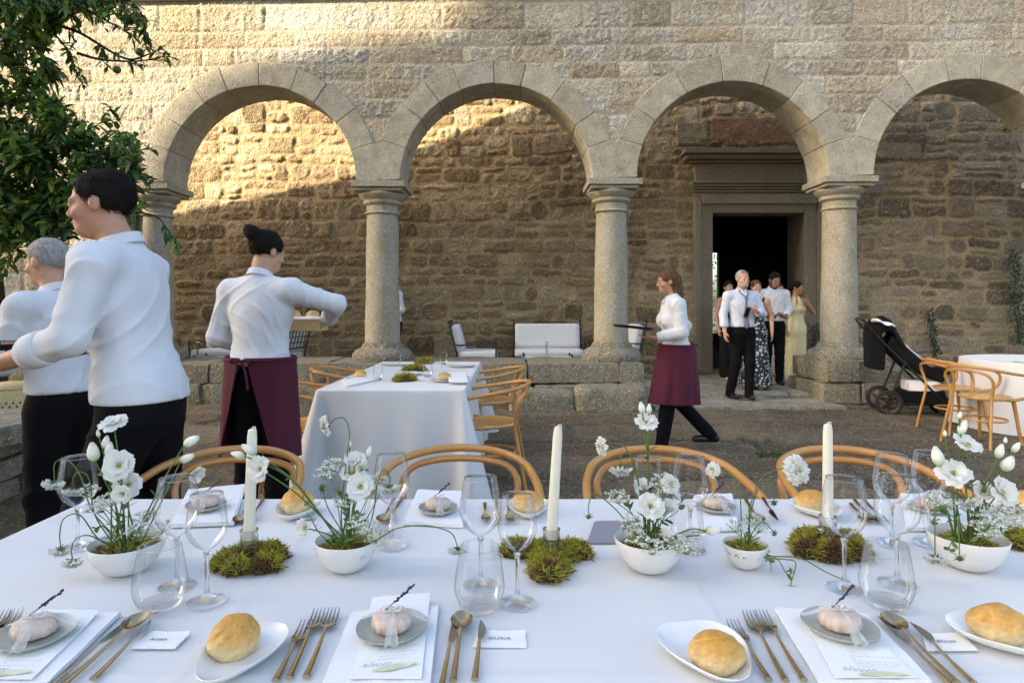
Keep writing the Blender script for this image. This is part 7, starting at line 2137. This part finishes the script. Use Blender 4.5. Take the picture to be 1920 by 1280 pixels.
# ---- creepers on the wall, weeds in the paving -----------------------
def creeper(label, u0, v0, u1, v1, wd, n, Y=11.1):
    rg = random.Random(u0); p0, p1 = P(u0, v0, Y), P(u1, v1, Y)
    t = thing('wall_creeper', label, 'creeper', p0); m = MB(); s_ = MB()
    pts = [Vector((math.sin(k * .9) * wd * .4, 0, 0)) + (p1 - p0) * (k / 12) for k in range(13)]
    s_.tube(pts, [.012 - .0007 * k for k in range(13)], 6); s_.build('stem', MAT['bark'], t)
    for k in range(n):
        i = rg.uniform(0, 12); a = int(min(i, 11)); p = pts[a].lerp(pts[a + 1], i - a) + Vector((rg.gauss(0, wd), rg.uniform(-.10, .0), rg.uniform(-.06, .06)))
        d = Vector((rg.uniform(-1, 1), rg.uniform(-.6, 0), rg.uniform(-.8, 1))).normalized(); sd = d.cross(Vector((0, -1, .2))).normalized(); l = rg.uniform(.03, .06)
        m.add([p, p + d * l * .5 + sd * l * .38, p + d * l, p + d * l * .5 - sd * l * .38], [(0, 1, 2, 3)])
    m.build('foliage', MAT['creeper_leaf'], t, smooth=False)
mat('creeper_leaf', (0.022, 0.045, 0.018), 0.6, var=0.4, vscale=20)
creeper('tall dark creeper climbing the rear wall at the picture edge', 1908, 645, 1898, 470, .075, 520)
creeper('short dark creeper on the rear wall behind the pushchair', 1752, 668, 1741, 585, .04, 200)
creeper('dark creeper beside the door jamb behind the fourth column', 1524, 672, 1527, 610, .05, 180)
def weed(label, u, v, r, n):
    rg = random.Random(u); p = on(u, v, 0.0); m = MB()
    for k in range(n):
        a = rg.uniform(0, 6.28); q = r * math.sqrt(rg.random()); b_ = Vector((q * math.cos(a), q * math.sin(a) * .7, 0)); d = Vector((rg.uniform(-.8, .8), rg.uniform(-.8, .8), 1)).normalized(); l = rg.uniform(.03, .08); sd = d.orthogonal().normalized() * .005
        m.add([b_ - sd, b_ + sd, b_ + d * l * .6 + sd * .8, b_ + d * l + Vector((d.x, d.y, -.3)) * l * .4, b_ + d * l * .6 - sd * .8], [(0, 1, 2, 3, 4)])
    tag(m.build('weed_tuft', MAT['leaf_fresh'], None, smooth=False, loc=(p.x, p.y, .0)), label, 'weed', 'weeds growing in the paving joints')
weed('low weed tuft at the corner of the fourth column\'s pedestal', 1516, 746, .1, 130)
weed('grassy weed tuft in open paving behind the chair with the ragged-wick candle', 1450, 857, .13, 120)
weed('small weed tuft at the foot of the boulder by the third column', 1126, 772, .06, 60)
weed('sparse weed on the doorstep slabs in front of the guests', 1438, 741, .08, 50)
weed('tiny weed in the paving near the waitress\'s shoes', 1395, 828, .05, 30)
# straw basket by the boulder
t = thing('straw_basket', 'yellow openwork straw basket turned upside down beside the pale boulder', 'basket', P(22, 768, 5.05))
m = MB(); m.lathe([(.19, 0), (.185, .05), (.17, .13), (.155, .17), (.165, .18), (.16, .20), (.12, .222), (0, .225)], 40); m.build('basket_body', MAT['straw'], t, angle=50)
m = MB()
for j, z in enumerate((.045, .075)):
    for k in range(26):
        a = 2 * math.pi * (k + .5 * j) / 26; r_ = .186 - (z - .04) * .16; c = Vector((r_ * math.cos(a), r_ * math.sin(a), z)); n_ = Vector((math.cos(a), math.sin(a), .1)); M = frame_of(n_)
        m.add([tuple(c + M @ Vector((.008 * math.cos(i * 1.047), .011 * math.sin(i * 1.047), .0015))) for i in range(6)], [tuple(range(6))])
m.build('openwork_band', MAT['dark_interior'], t, smooth=False)
# shrub seen through the far window of the room
rg = random.Random(4); m = MB()
for k in range(900):
    p = Vector((rg.uniform(-.9, .9), rg.uniform(-.4, .4), rg.uniform(0, 3.2))); d = Vector((rg.uniform(-1, 1), rg.uniform(-1, 1), rg.uniform(-1, 1))).normalized() * .09; s_ = d.orthogonal() * .45
    m.add([p, p + d * .5 + s_, p + d, p + d * .5 - s_], [(0, 1, 2, 3)])
tag(m.build('garden_shrub', MAT['leaf_fresh'], None, smooth=False, loc=(6.6, 20.2, 0)), 'sunlit green shrub glimpsed through the slit window beyond the dark doorway', 'shrub')
